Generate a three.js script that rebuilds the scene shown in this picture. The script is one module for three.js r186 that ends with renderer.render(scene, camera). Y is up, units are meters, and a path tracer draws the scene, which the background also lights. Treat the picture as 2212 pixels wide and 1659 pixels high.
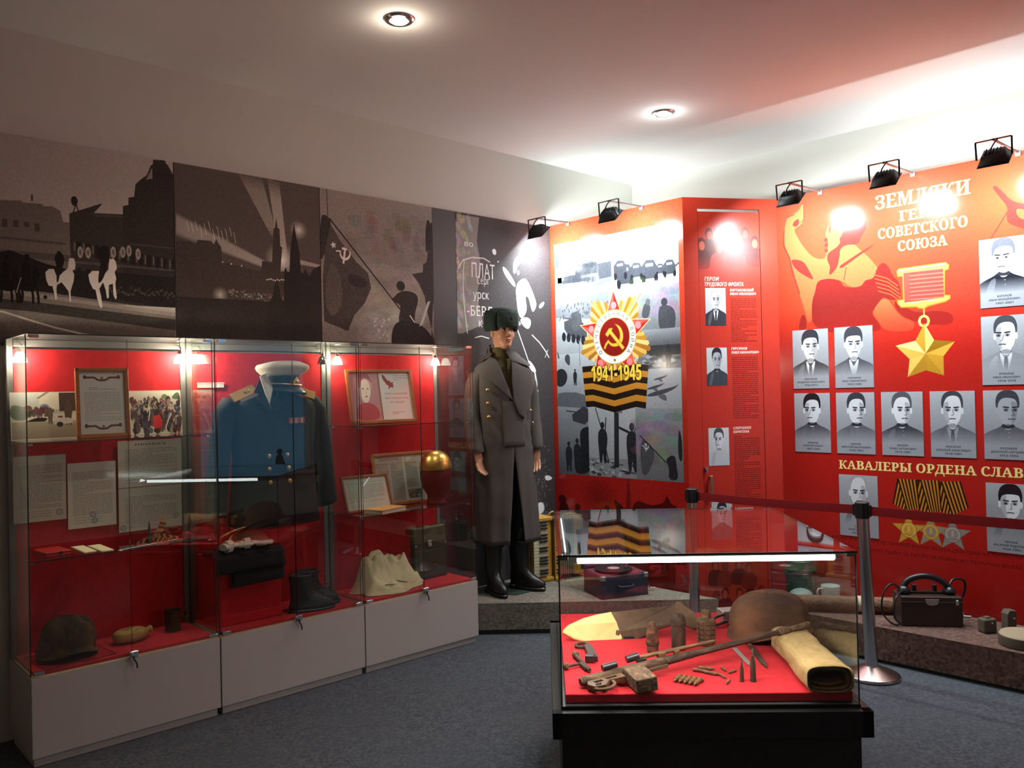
import * as THREE from 'three';
import { RoundedBoxGeometry } from 'three/addons/geometries/RoundedBoxGeometry.js';
import { mergeGeometries, mergeVertices, toCreasedNormals } from 'three/addons/utils/BufferGeometryUtils.js';
import { MarchingCubes } from 'three/addons/objects/MarchingCubes.js';
import { RectAreaLightUniformsLib } from 'three/addons/lights/RectAreaLightUniformsLib.js';

// ---------------------------------------------------------------- camera, sky, exposure
const scene = new THREE.Scene();
const camera = new THREE.PerspectiveCamera(49.484, 2212 / 1659, 0.05, 60);
camera.matrixAutoUpdate = true;
{
  const basis = new THREE.Matrix4().makeBasis(new THREE.Vector3(0.72173, -0.022, 0.69183), new THREE.Vector3(0.00896, 0.99971, 0.02245), new THREE.Vector3(-0.69212, -0.01, 0.72171));
  camera.quaternion.setFromRotationMatrix(basis);
  camera.position.set(0, 1.55, 0);
  camera.updateMatrixWorld(true);
}
const renderer = new THREE.WebGLRenderer({ antialias: true });
renderer.toneMapping = THREE.LinearToneMapping;
renderer.toneMappingExposure = 1.0;
renderer.shadowMap.enabled = true;
RectAreaLightUniformsLib.init();
scene.background = new THREE.Color().setRGB(0.16, 0.42, 0.70);   // dusk sky outside the window behind the camera
const LIGHT = { flood: 480, down: 3.2, tube: 105, caseLamp: 0.42, batten: 150 };
const COOL = new THREE.Color().setRGB(0.86, 0.97, 1.0), WARM = new THREE.Color().setRGB(1.0, 0.86, 0.70), TUBE = new THREE.Color().setRGB(0.97, 0.97, 1.0), HALO = new THREE.Color().setRGB(1.0, 0.84, 0.66);

// ---------------------------------------------------------------- helpers
let seed = 7;
const rnd = () => { seed = (seed + 0x6d2b79f5) | 0; let t = Math.imul(seed ^ (seed >>> 15), 1 | seed); t = (t + Math.imul(t ^ (t >>> 7), 61 | t)) ^ t; return ((t ^ (t >>> 14)) >>> 0) / 4294967296; };
const V = (x, y, z) => new THREE.Vector3(x, y, z);
const used = {};
const numbered = (n) => { const k = (used[n] = (used[n] ?? -1) + 1); return k ? n + '_' + String(k).padStart(3, '0') : n; };
function tag(o, label, category, group) {
  if (label) o.userData.label = label;
  if (category) o.userData.category = category;
  if (group) o.userData.group = group;
  return o;
}
function thing(name, label, category, [x, y, z] = [0, 0, 0], turn = 0, group) {
  const o = new THREE.Group(); o.name = numbered(name); scene.add(o);
  o.position.set(x, y, z); o.rotation.y = turn;
  return tag(o, label, category, group);
}
function clean(g) {
  g = g.index ? g.toNonIndexed() : g.clone();
  for (const k of Object.keys(g.attributes)) if (!['position', 'normal', 'uv'].includes(k)) g.deleteAttribute(k);
  if (!g.attributes.uv) g.setAttribute('uv', new THREE.BufferAttribute(new Float32Array(g.attributes.position.count * 2), 2));
  g.clearGroups();
  return g;
}
const join = (gs) => (Array.isArray(gs) ? (gs.length > 1 ? mergeGeometries(gs.map(clean)) : gs[0]) : gs);
function part(parent, name, gs, mat, label) {
  const m = new THREE.Mesh(join(gs), mat); m.name = parent === scene ? numbered(name) : name; m.castShadow = m.receiveShadow = true;
  if (label) m.userData.label = label;
  parent.add(m); return m;
}
function one(name, label, category, gs, mat, group) { return tag(part(scene, name, gs, mat), label, category, group); }
function struct(name, gs, mat) { const m = part(scene, name, gs, mat); m.userData.kind = 'structure'; return m; }
function copyOf(o, label, [x, y, z], turn, group) {
  const c = o.clone(); c.name = numbered(o.name.replace(/_\d{3}$/, '')); c.userData = { ...o.userData };
  scene.add(c); c.position.set(x, y, z); if (turn !== undefined) c.rotation.y = turn;
  return tag(c, label, null, group);
}
const mv = (g, x = 0, y = 0, z = 0, rx = 0, ry = 0, rz = 0) => join(g).applyMatrix4(new THREE.Matrix4().compose(V(x, y, z), new THREE.Quaternion().setFromEuler(new THREE.Euler(rx, ry, rz, 'YXZ')), V(1, 1, 1)));
const bx = (w, h, d, x = 0, y = 0, z = 0, r = 0) => (r ? new RoundedBoxGeometry(w, h, d, 2, r) : new THREE.BoxGeometry(w, h, d)).translate(x, y, z);
const cyl = (rt, rb, h, x = 0, y = 0, z = 0, seg = 24, open = false) => new THREE.CylinderGeometry(rt, rb, h, seg, 1, open).translate(x, y, z);
const sph = (r, x = 0, y = 0, z = 0, sx = 1, sy = 1, sz = 1) => new THREE.SphereGeometry(r, 20, 14).scale(sx, sy, sz).translate(x, y, z);
const lathe = (pts, seg = 32) => { const a = []; for (let i = 0; i < pts.length; i += 2) a.push(new THREE.Vector2(Math.max(pts[i], 1e-4), pts[i + 1])); return new THREE.LatheGeometry(a, seg); };
function tube(pts, r, seg = 0, rad = 8, closed = false) {
  const c = new THREE.CatmullRomCurve3(pts.map((p) => V(...p)), closed, 'centripetal');
  return new THREE.TubeGeometry(c, seg || pts.length * 6, r, rad, closed);
}
function rod(a, b, ra, rb = ra, seg = 14) {
  const p = V(...a), q = V(...b), d = q.clone().sub(p), g = new THREE.CylinderGeometry(rb, ra, d.length(), seg);
  g.applyQuaternion(new THREE.Quaternion().setFromUnitVectors(V(0, 1, 0), d.normalize()));
  return g.translate((p.x + q.x) / 2, (p.y + q.y) / 2, (p.z + q.z) / 2);
}
function shapeOf(pts, k = 0.001) { const s = new THREE.Shape(); for (let i = 0; i < pts.length; i += 2) s[i ? 'lineTo' : 'moveTo'](pts[i] * k, pts[i + 1] * k); s.closePath(); return s; }
function ext(pts, depth, bevel = 0, k = 0.001) {
  const s = pts instanceof THREE.Shape ? pts : shapeOf(pts, k);
  return new THREE.ExtrudeGeometry(s, { depth: Math.max(depth - 2 * bevel, 1e-4), bevelEnabled: bevel > 0, bevelThickness: bevel, bevelSize: bevel, bevelOffset: -bevel, bevelSegments: 2, curveSegments: 8 }).translate(0, 0, bevel);
}
// rings: arrays of [x, y, z] with equal length, skinned into a closed-round surface
function loft(rings, capA = true, capB = true, closed = true) {
  const n = rings[0].length, pos = [], uv = [], idx = [], m = closed ? n : n - 1;
  rings.forEach((r, i) => r.forEach((p, j) => { pos.push(...p); uv.push(j / n, i / (rings.length - 1)); }));
  for (let i = 0; i < rings.length - 1; i++) for (let j = 0; j < m; j++) { const a = i * n + j, b = i * n + ((j + 1) % n); idx.push(a, b, a + n, b, b + n, a + n); }
  const cap = (i, flip) => { const c = pos.length / 3, r = rings[i], s = [0, 0, 0]; r.forEach((p) => p.forEach((v, k) => (s[k] += v / n))); pos.push(...s); uv.push(0.5, 0.5); for (let j = 0; j < m; j++) { const a = i * n + j, b = i * n + ((j + 1) % n); idx.push(...(flip ? [c, b, a] : [c, a, b])); } };
  if (capA) cap(0, true);
  if (capB) cap(rings.length - 1, false);
  const g = new THREE.BufferGeometry();
  g.setAttribute('position', new THREE.Float32BufferAttribute(pos, 3)); g.setAttribute('uv', new THREE.Float32BufferAttribute(uv, 2)); g.setIndex(idx); g.computeVertexNormals();
  return g;
}
const ring = (n, f) => Array.from({ length: n }, (_, i) => f((i / n) * Math.PI * 2));
// uv in metres from the dominant axis of each normal
function metric(g, k = 1) {
  g = g.index ? g.toNonIndexed() : g; const p = g.attributes.position, n = g.attributes.normal, uv = new Float32Array(p.count * 2);
  for (let i = 0; i < p.count; i++) {
    const x = Math.abs(n.getX(i)), y = Math.abs(n.getY(i)), z = Math.abs(n.getZ(i));
    const [a, b] = y > x && y > z ? [p.getX(i), p.getZ(i)] : x > z ? [p.getZ(i), p.getY(i)] : [p.getX(i), p.getY(i)];
    uv[i * 2] = a * k; uv[i * 2 + 1] = b * k;
  }
  g.setAttribute('uv', new THREE.BufferAttribute(uv, 2)); return g;
}
function rumple(g, amp, freq, s = 0) {      // push vertices along normals with smooth noise (same place, same push)
  const p = g.attributes.position, n = g.attributes.normal;
  for (let i = 0; i < p.count; i++) {
    const d = amp * noise3(p.getX(i) * freq + s, p.getY(i) * freq + s * 1.7, p.getZ(i) * freq - s);
    p.setXYZ(i, p.getX(i) + n.getX(i) * d, p.getY(i) + n.getY(i) * d, p.getZ(i) + n.getZ(i) * d);
  }
  g.computeVertexNormals(); return g;
}
const hash3 = (x, y, z) => { let h = Math.imul(x, 374761393) ^ Math.imul(y, 668265263) ^ Math.imul(z, 2147483647 - 1442695041); h = Math.imul(h ^ (h >>> 13), 1274126177); return ((h ^ (h >>> 16)) >>> 0) / 2147483648 - 1; };
function noise3(x, y, z) {
  const X = Math.floor(x), Y = Math.floor(y), Z = Math.floor(z), f = (t) => t * t * (3 - 2 * t), u = f(x - X), v = f(y - Y), w = f(z - Z), L = (a, b, t) => a + (b - a) * t;
  return L(L(L(hash3(X, Y, Z), hash3(X + 1, Y, Z), u), L(hash3(X, Y + 1, Z), hash3(X + 1, Y + 1, Z), u), v), L(L(hash3(X, Y, Z + 1), hash3(X + 1, Y, Z + 1), u), L(hash3(X, Y + 1, Z + 1), hash3(X + 1, Y + 1, Z + 1), u), v), w);
}
// ---------------------------------------------------------------- textures and materials
function canvasTex(w, h, draw) {
  const c = document.createElement('canvas'); c.width = w; c.height = h;
  const g = c.getContext('2d'); draw(g, w, h);
  const t = new THREE.CanvasTexture(c); t.colorSpace = THREE.SRGBColorSpace; t.anisotropy = 8; return t;
}
function grain(g, w, h, amount, cell = 1) {
  const d = g.getImageData(0, 0, w, h), a = d.data;
  for (let y = 0; y < h; y++) for (let x = 0; x < w; x++) {
    const k = (y * w + x) * 4, v = amount * (0.6 * noise3(x / (cell * 5), y / (cell * 5), 3.3) + 0.5 * hash3(x / cell | 0, y / cell | 0, 9));
    a[k] += v; a[k + 1] += v; a[k + 2] += v;
  }
  g.putImageData(d, 0, 0);
}
function noiseTex(size, base, spread, freq, octaves = 4, repeat = 1) {   // tileable: blends the noise with itself across the seam
  const data = new Uint8Array(size * size * 4);
  const f = (x, y) => { let s = 0, a = 1, q = freq; for (let o = 0; o < octaves; o++) { s += a * noise3(x * q, y * q, o * 7.7); a *= 0.55; q *= 2.1; } return s; };
  for (let j = 0; j < size; j++) for (let i = 0; i < size; i++) {
    const x = i / size, y = j / size, wx = x, wy = y;
    const v = (f(x, y) * (1 - wx) + f(x - 1, y) * wx) * (1 - wy) + (f(x, y - 1) * (1 - wx) + f(x - 1, y - 1) * wx) * wy;
    const k = (j * size + i) * 4; for (let c = 0; c < 3; c++) data[k + c] = Math.max(0, Math.min(255, base[c] + spread[c] * v)); data[k + 3] = 255;
  }
  const t = new THREE.DataTexture(data, size, size); t.wrapS = t.wrapT = THREE.RepeatWrapping; t.magFilter = THREE.LinearFilter; t.minFilter = THREE.LinearMipmapLinearFilter; t.colorSpace = THREE.SRGBColorSpace; t.repeat.set(repeat, repeat); t.needsUpdate = true; return t;
}
const grey = (t) => { const c = t.clone(); c.colorSpace = THREE.NoColorSpace; c.needsUpdate = true; return c; };
const M = {};
const std = (name, o) => { const m = new THREE.MeshStandardMaterial(o); m.name = name; return (M[name] = m); };
const phy = (name, o) => { const m = new THREE.MeshPhysicalMaterial(o); m.name = name; return (M[name] = m); };
const rgb = (r, g, b) => new THREE.Color().setRGB(r, g, b);
const fine = noiseTex(256, [128, 128, 128], [70, 70, 70], 40, 3), coarse = noiseTex(256, [128, 128, 128], [70, 70, 70], 6, 5);
const fineB = grey(fine), coarseB = grey(coarse);
const carpetT = noiseTex(512, [106, 112, 120], [26, 26, 26], 60, 3), podiumT = noiseTex(512, [132, 126, 116], [30, 30, 30], 60, 3), brownT = noiseTex(512, [112, 88, 78], [34, 32, 30], 46, 4);
const rustT = noiseTex(512, [104, 78, 54], [40, 34, 24], 7, 6), woodT = canvasTex(512, 512, (g, w, h) => { g.fillStyle = '#a5622f'; g.fillRect(0, 0, w, h); for (let i = 0; i < 260; i++) { g.fillStyle = `rgba(${60 + rnd() * 60},${25 + rnd() * 30},10,${0.06 + rnd() * 0.12})`; g.fillRect(0, rnd() * h, w, 1 + rnd() * 4); } });
woodT.wrapS = woodT.wrapT = THREE.RepeatWrapping;
const feltT = noiseTex(256, [200, 20, 30], [14, 8, 8], 60, 3);
std('plaster', { color: rgb(0.66, 0.66, 0.60), roughness: 0.92, bumpMap: fineB, bumpScale: 0.0004 });
std('ceiling_paint', { color: rgb(0.68, 0.66, 0.63), roughness: 0.95 });
std('carpet', { map: carpetT, color: rgb(0.46, 0.48, 0.50), roughness: 1, bumpMap: grey(carpetT), bumpScale: 0.004 });
std('podium_carpet', { map: podiumT, color: rgb(0.8, 0.78, 0.75), roughness: 1, bumpMap: grey(podiumT), bumpScale: 0.004 });
std('brown_carpet', { map: brownT, color: rgb(0.75, 0.68, 0.66), roughness: 1, bumpMap: grey(brownT), bumpScale: 0.004 });
std('laminate', { color: rgb(0.46, 0.43, 0.40), roughness: 0.55 });
std('black_wood', { color: rgb(0.022, 0.020, 0.018), roughness: 0.6 });
std('dark_wood', { color: rgb(0.032, 0.030, 0.026), roughness: 0.7 });
std('red_felt', { map: feltT, color: rgb(0.85, 0.8, 0.8), roughness: 0.95, bumpMap: fineB, bumpScale: 0.0005 });
std('aluminium', { color: rgb(0.2, 0.19, 0.18), roughness: 0.5, metalness: 0.4 });
std('chrome', { color: rgb(0.8, 0.78, 0.75), roughness: 0.12, metalness: 1 });
std('steel', { color: rgb(0.62, 0.58, 0.56), roughness: 0.24, metalness: 1 });
std('black_plastic', { color: rgb(0.012, 0.012, 0.014), roughness: 0.35 });
std('black_metal', { color: rgb(0.02, 0.02, 0.022), roughness: 0.5 });
phy('glass', { color: rgb(0.97, 1, 0.985), transmission: 1, thickness: 0, roughness: 0, ior: 1.5 });
std('glass_edge', { color: rgb(0.035, 0.045, 0.04), roughness: 0.2 });
std('wood_frame', { map: woodT, roughness: 0.45 });
std('white_paper', { color: rgb(0.72, 0.70, 0.66), roughness: 0.8 });
std('black_cloth', { color: rgb(0.008, 0.008, 0.010), roughness: 0.95 });
std('red_plastic', { color: rgb(0.45, 0.02, 0.02), roughness: 0.4 });
std('gold', { color: rgb(0.72, 0.47, 0.14), roughness: 0.32, metalness: 1 });
std('rust', { map: rustT, color: rgb(0.9, 0.82, 0.75), roughness: 0.9, bumpMap: grey(rustT), bumpScale: 0.003 });
const printOf = (name, tex, o = {}) => phy(name, { map: tex, roughness: 0.5, specularIntensity: 0.5, ...o });
const glow = (name, color, k) => std(name, { color: rgb(0.8, 0.8, 0.8), emissive: color, emissiveIntensity: k, roughness: 0.5 });
// a sheet of glass: the two large faces clear, the rim dark
const EDGED = { x: [M.glass, M.glass, M.glass_edge, M.glass_edge, M.glass_edge, M.glass_edge], y: [M.glass_edge, M.glass_edge, M.glass, M.glass, M.glass_edge, M.glass_edge], z: [M.glass_edge, M.glass_edge, M.glass_edge, M.glass_edge, M.glass, M.glass] };
const pane = (parent, name, axis, w, h, d, x, y, z) => part(parent, name, new THREE.BoxGeometry(w, h, d).translate(x, y, z), EDGED[axis]);
// a thin board whose front (+z) carries a print; uv: [u0, v0, u1, v1] inside the texture
function board(w, h, t, uv = [0, 0, 1, 1]) {
  const g = new THREE.BoxGeometry(w, h, t), a = g.attributes.uv;
  [[0, 1], [1, 1], [0, 0], [1, 0]].forEach(([u, v], i) => a.setXY(16 + i, uv[0] + (uv[2] - uv[0]) * u, uv[1] + (uv[3] - uv[1]) * v));
  return g;
}
const faced = (front, side) => [side, side, side, side, front, side];

// ---------------------------------------------------------------- the room
const CEIL = 3.30, ZA = -4.40, XB = 5.69, ZBACK = 2.2, XL = -2.6, H = 2.82;
struct('floor', metric(bx(XB - XL + 0.4, 0.1, ZBACK - ZA + 0.4, (XB + XL) / 2, -0.05, (ZBACK + ZA) / 2), 1.6), M.carpet);
struct('ceiling', bx(XB - XL + 0.4, 0.12, ZBACK - ZA + 0.4, (XB + XL) / 2, CEIL + 0.06, (ZBACK + ZA) / 2), M.ceiling_paint);
struct('wall_left', metric(bx(XB - XL + 0.2, CEIL, 0.1, (XB + XL) / 2, CEIL / 2, ZA - 0.05)), M.plaster);
struct('wall_right', metric(bx(0.1, CEIL, ZBACK - ZA, XB + 0.05, CEIL / 2, (ZBACK + ZA) / 2)), M.plaster);
struct('wall_near', metric(bx(0.1, CEIL, ZBACK - ZA + 0.1, XL - 0.05, CEIL / 2, (ZBACK + ZA) / 2)), M.plaster);
{ // the wall behind the camera has one tall window
  const x0 = 4.05, x1 = 5.58, y0 = 0.58, y1 = 2.62;
  struct('wall_back', [bx(x0 - XL + 0.1, CEIL, 0.2, (x0 + XL - 0.1) / 2, CEIL / 2, ZBACK + 0.1), bx(XB - x1 + 0.1, CEIL, 0.2, (XB + x1 + 0.1) / 2, CEIL / 2, ZBACK + 0.1),
    bx(x1 - x0, y0, 0.2, (x0 + x1) / 2, y0 / 2, ZBACK + 0.1), bx(x1 - x0, CEIL - y1, 0.2, (x0 + x1) / 2, (CEIL + y1) / 2, ZBACK + 0.1)], M.plaster);
  const w = new THREE.Group(); w.name = 'window_1'; w.userData.kind = 'structure'; scene.add(w);
  part(w, 'window_frame', [bx(x1 - x0, 0.05, 0.07, (x0 + x1) / 2, y0 + 0.025, ZBACK + 0.12), bx(x1 - x0, 0.05, 0.07, (x0 + x1) / 2, y1 - 0.025, ZBACK + 0.12), bx(0.05, y1 - y0, 0.07, x0 + 0.025, (y0 + y1) / 2, ZBACK + 0.12), bx(0.05, y1 - y0, 0.07, x1 - 0.025, (y0 + y1) / 2, ZBACK + 0.12)], M.white_paper);
  part(w, 'window_pane', bx(x1 - x0 - 0.1, y1 - y0 - 0.1, 0.006, (x0 + x1) / 2, (y0 + y1) / 2, ZBACK + 0.12), M.glass);
  part(w, 'window_sill', bx(x1 - x0 + 0.1, 0.03, 0.22, (x0 + x1) / 2, y0 - 0.015, ZBACK - 0.02), M.white_paper);
  const st = thing('statuette', 'small dark seated figure standing on the windowsill behind the camera', 'statuette', [5.08, y0, ZBACK - 0.04]);
  part(st, 'figure', [rumple(sph(0.06, 0, 0.12, 0, 1, 1.9, 0.8), 0.012, 30), sph(0.038, 0.005, 0.265, 0.01), sph(0.05, 0.05, 0.07, 0.03, 1.3, 0.9, 1), bx(0.18, 0.03, 0.1, 0, 0.015, 0)], M.black_metal);
}
// plinth strips along the walls that show
struct('baseboard_left', bx(1.2, 0.07, 0.014, 0.2, 0.035, ZA + 0.008), M.dark_wood);

// ---------------------------------------------------------------- partition of red panels
const X1 = 4.65, X3 = 5.22, ZD0 = -3.18, ZD1 = -2.815, DW = Math.hypot(X3 - X1, ZD1 - ZD0), DTURN = -Math.atan2(ZD1 - ZD0, X3 - X1);
std('red_laminate', { color: rgb(0.42, 0.035, 0.022), roughness: 0.4 });
const GLOSS = { roughness: 0.16, specularIntensity: 0.8 };

// ---------------------------------------------------------------- three glass showcases in a row along the left wall
const ROW = -0.02, cr = Math.cos(ROW), sr = -Math.sin(ROW);
const row = (s, h, back) => [0.957 + s * cr + back * sr, h, -3.978 + s * sr - back * cr];   // along the row, height, distance behind the front
const CW = 0.8265, CD = 0.395, BASE = 0.376, TOP = 1.85;
const lampShade = glow('lamp_glass', HALO, 5);
function caseLamp(parent, x, lit) {
  const y = 1.765, z = -0.325;
  const l = part(parent, 'spot_lamp', [tube([[x, 1.825, -0.375], [x, 1.83, -0.345], [x + 0.008, 1.815, z - 0.004], [x, y + 0.03, z]], 0.003, 16, 6), cyl(0.010, 0.012, 0.03, x, y + 0.024, z, 14)], M.chrome, lit ? 'glowing halogen spot lamp' : 'unlit chrome spot lamp');
  const shade = lathe([0.011, 0.02, 0.018, 0.012, 0.026, -0.006, 0.031, -0.028, 0.029, -0.028, 0.022, -0.004, 0.012, 0.012], 24).translate(x, y, z);
  part(l, 'lamp_shade', lit ? [shade, cyl(0.026, 0.026, 0.004, x, y - 0.024, z, 20)] : shade, lit ? lampShade : M.chrome);
  if (lit) {
    const p = new THREE.PointLight(HALO, LIGHT.caseLamp); p.position.set(x, y - 0.004, z); p.castShadow = true; p.shadow.radius = 0.6; p.name = 'spot_lamp_light'; parent.add(p);
  }
}
function showcase(k, label, shelves, lit) {
  const c = thing('glass_showcase', label, 'display case', row((k + 0.5) * CW, 0, 0), ROW, 'glass showcases along the left wall');
  const w = CW - 0.007, x1 = w / 2, zb = -CD;
  part(c, 'base', [bx(w, BASE - 0.04, CD, 0, 0.04 + (BASE - 0.04) / 2, zb / 2, 0.002), bx(w - 0.02, 0.04, CD - 0.04, 0, 0.02, zb / 2)], M.laminate);
  part(c, 'base_rim', bx(w, 0.004, CD, 0, BASE + 0.002, zb / 2), M.beech_edge);
  part(c, 'floor_board', bx(w - 0.035, 0.014, CD - 0.05, 0, BASE + 0.011, zb / 2 - 0.006, 0.003), M.red_felt, 'red cloth floor board');
  part(c, 'back_panel', metric(bx(w - 0.06, 1.42, 0.008, 0, 1.09, zb + 0.018)), M.red_felt, 'red cloth back panel');
  for (const s of [-1, 1]) part(c, 'back_post', bx(0.026, TOP - BASE - 0.008, 0.024, s * (x1 - 0.014), (TOP + BASE) / 2, zb + 0.014, 0.002), M.aluminium);
  part(c, 'back_rail', bx(w - 0.06, 0.032, 0.024, 0, TOP - 0.022, zb + 0.014, 0.002), M.aluminium);
  for (const s of [-1, 1]) pane(c, 'side_glass', 'x', 0.005, TOP - BASE - 0.012, CD - 0.04, s * (x1 - 0.004), (TOP + BASE) / 2, zb / 2 - 0.006);
  pane(c, 'top_glass', 'y', w, 0.005, CD, 0, TOP - 0.003, zb / 2);
  for (const s of [-1, 1]) {
    const d = pane(c, 'door_glass', 'z', w / 2 - 0.003, TOP - BASE - 0.03, 0.005, s * (w / 4), (TOP + BASE) / 2 - 0.004, -0.004);
    for (const y of [BASE + 0.02, TOP - 0.014]) part(d, 'hinge', bx(0.042, 0.016, 0.014, s * (x1 - 0.03), y, -0.006, 0.002), M.chrome);
  }
  const lock = part(c, 'lock', [bx(0.042, 0.03, 0.016, 0.004, BASE + 0.018, 0.004, 0.004), mv(cyl(0.008, 0.008, 0.014, 0, 0, 0, 16), -0.004, BASE + 0.018, 0.016, Math.PI / 2)], M.chrome, 'chrome door lock');
  part(lock, 'key', [bx(0.002, 0.02, 0.012, -0.002, BASE + 0.006, 0.026), tube([[0.002, BASE - 0.002, 0.024], [0.008, BASE - 0.014, 0.026], [0.012, BASE - 0.03, 0.026], [0.013, BASE - 0.042, 0.025]], 0.0035, 14, 6)], M.black_metal);
  for (const [y, dz] of shelves) {
    const s = pane(c, 'glass_shelf', 'y', w - 0.02, 0.005, CD - 0.06, 0, y, zb / 2 - 0.012);
    for (const sx of [-1, 1]) for (const z of [-0.05, zb + 0.06]) part(s, 'shelf_clip', bx(0.024, 0.012, 0.012, sx * (x1 - 0.02), y - 0.005, z, 0.003), M.chrome);
  }
  lit.forEach((on, i) => caseLamp(c, (i ? 1 : -1) * (CW / 2 - 0.05), on));
  return c;
}
std('beech_edge', { color: rgb(0.58, 0.48, 0.33), roughness: 0.5 });
const SH1 = 1.375, SH2 = 0.864;
showcase(0, 'left glass showcase holding the framed diploma and a rusty helmet', [[SH1], [SH2]], [1, 1]);
showcase(1, 'middle glass showcase holding the officer jacket and white cap', [], [1, 0]);
showcase(2, 'right glass showcase holding framed letters and a pale canvas garment', [[SH1], [SH2]], [1, 1]);

// ---------------------------------------------------------------- flat prints, drawn in millimetres on their own plane
function sheet(u0, v0, w, h, pw, ph, draw) {
  return canvasTex(pw, ph, (g) => {
    const X = (u) => ((u - u0) / w) * pw, Y = (v) => ((v0 + h - v) / h) * ph, K = pw / w;
    const path = (a, closed = true) => { g.beginPath(); for (let i = 0; i < a.length; i += 2) g[i ? 'lineTo' : 'moveTo'](X(a[i]), Y(a[i + 1])); if (closed) g.closePath(); };
    const soft = (a) => { // closed smooth curve through the points
      g.beginPath(); const n = a.length / 2, px = (i) => X(a[((i + n) % n) * 2]), py = (i) => Y(a[((i + n) % n) * 2 + 1]);
      g.moveTo((px(0) + px(-1)) / 2, (py(0) + py(-1)) / 2);
      for (let i = 0; i < n; i++) g.quadraticCurveTo(px(i), py(i), (px(i) + px(i + 1)) / 2, (py(i) + py(i + 1)) / 2);
      g.closePath();
    };
    const d = {
      g, X, Y, K, pw, ph,
      fill(c) { g.fillStyle = c; g.fillRect(0, 0, pw, ph); },
      shade(c0, c1, ua, va, ub, vb) { const q = g.createLinearGradient(X(ua), Y(va), X(ub), Y(vb)); q.addColorStop(0, c0); q.addColorStop(1, c1); return q; },
      halo(c0, c1, u, v, r, r0 = 0) { const q = g.createRadialGradient(X(u), Y(v), r0 * K, X(u), Y(v), r * K); q.addColorStop(0, c0); q.addColorStop(1, c1); return q; },
      poly(c, a) { path(a); g.fillStyle = c; g.fill(); },
      blob(c, a) { soft(a); g.fillStyle = c; g.fill(); },
      line(c, mm, a, closed = false) { path(a, closed); g.strokeStyle = c; g.lineWidth = mm * K; g.lineJoin = g.lineCap = 'round'; g.stroke(); },
      ell(c, u, v, ru, rv, rot = 0) { g.beginPath(); g.ellipse(X(u), Y(v), ru * K, rv * (ph / h), -rot, 0, 7); g.fillStyle = c; g.fill(); },
      rect(c, ua, va, ub, vb) { g.fillStyle = c; g.fillRect(X(ua), Y(vb), X(ub) - X(ua), Y(va) - Y(vb)); },
      text(s, u, v, mm, c, o = {}) { // v is the baseline, mm the letter height
        g.save(); g.translate(X(u), Y(v)); if (o.rot) g.rotate(-o.rot); if (o.skew) g.transform(1, 0, -o.skew, 1, 0, 0);
        g.font = (o.font ?? 'bold') + ' ' + (mm * (ph / h)) / 0.72 + 'px ' + (o.face ?? 'sans-serif'); g.textAlign = o.align ?? 'left'; g.fillStyle = c;
        const wide = g.measureText(s).width, want = o.width ? o.width * K : wide; g.scale(want / Math.max(wide, 1), 1);
        const at = 0; if (o.edge) { g.lineWidth = o.edgeW * K; g.strokeStyle = o.edge; g.lineJoin = 'round'; g.strokeText(s, at, 0); }
        g.fillText(s, at, 0); g.restore();
      },
      lines(c, ua, ub, va, vb, step, mm) { // body text too small to read
        for (let v = va; v > vb; v -= step) { let u = ua; const end = rnd() < 0.16 ? ua + (ub - ua) * (0.3 + 0.4 * rnd()) : ub; while (u < end) { const q = Math.min(end - u, (ub - ua) * (0.04 + rnd() * 0.12)); d.rect(c, u, v - mm, u + q, v); u += q + (ub - ua) * 0.018; } }
      },
      clip(a, f) { g.save(); path(a); g.clip(); f(); g.restore(); },
    };
    draw(d);
  });
}
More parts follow.
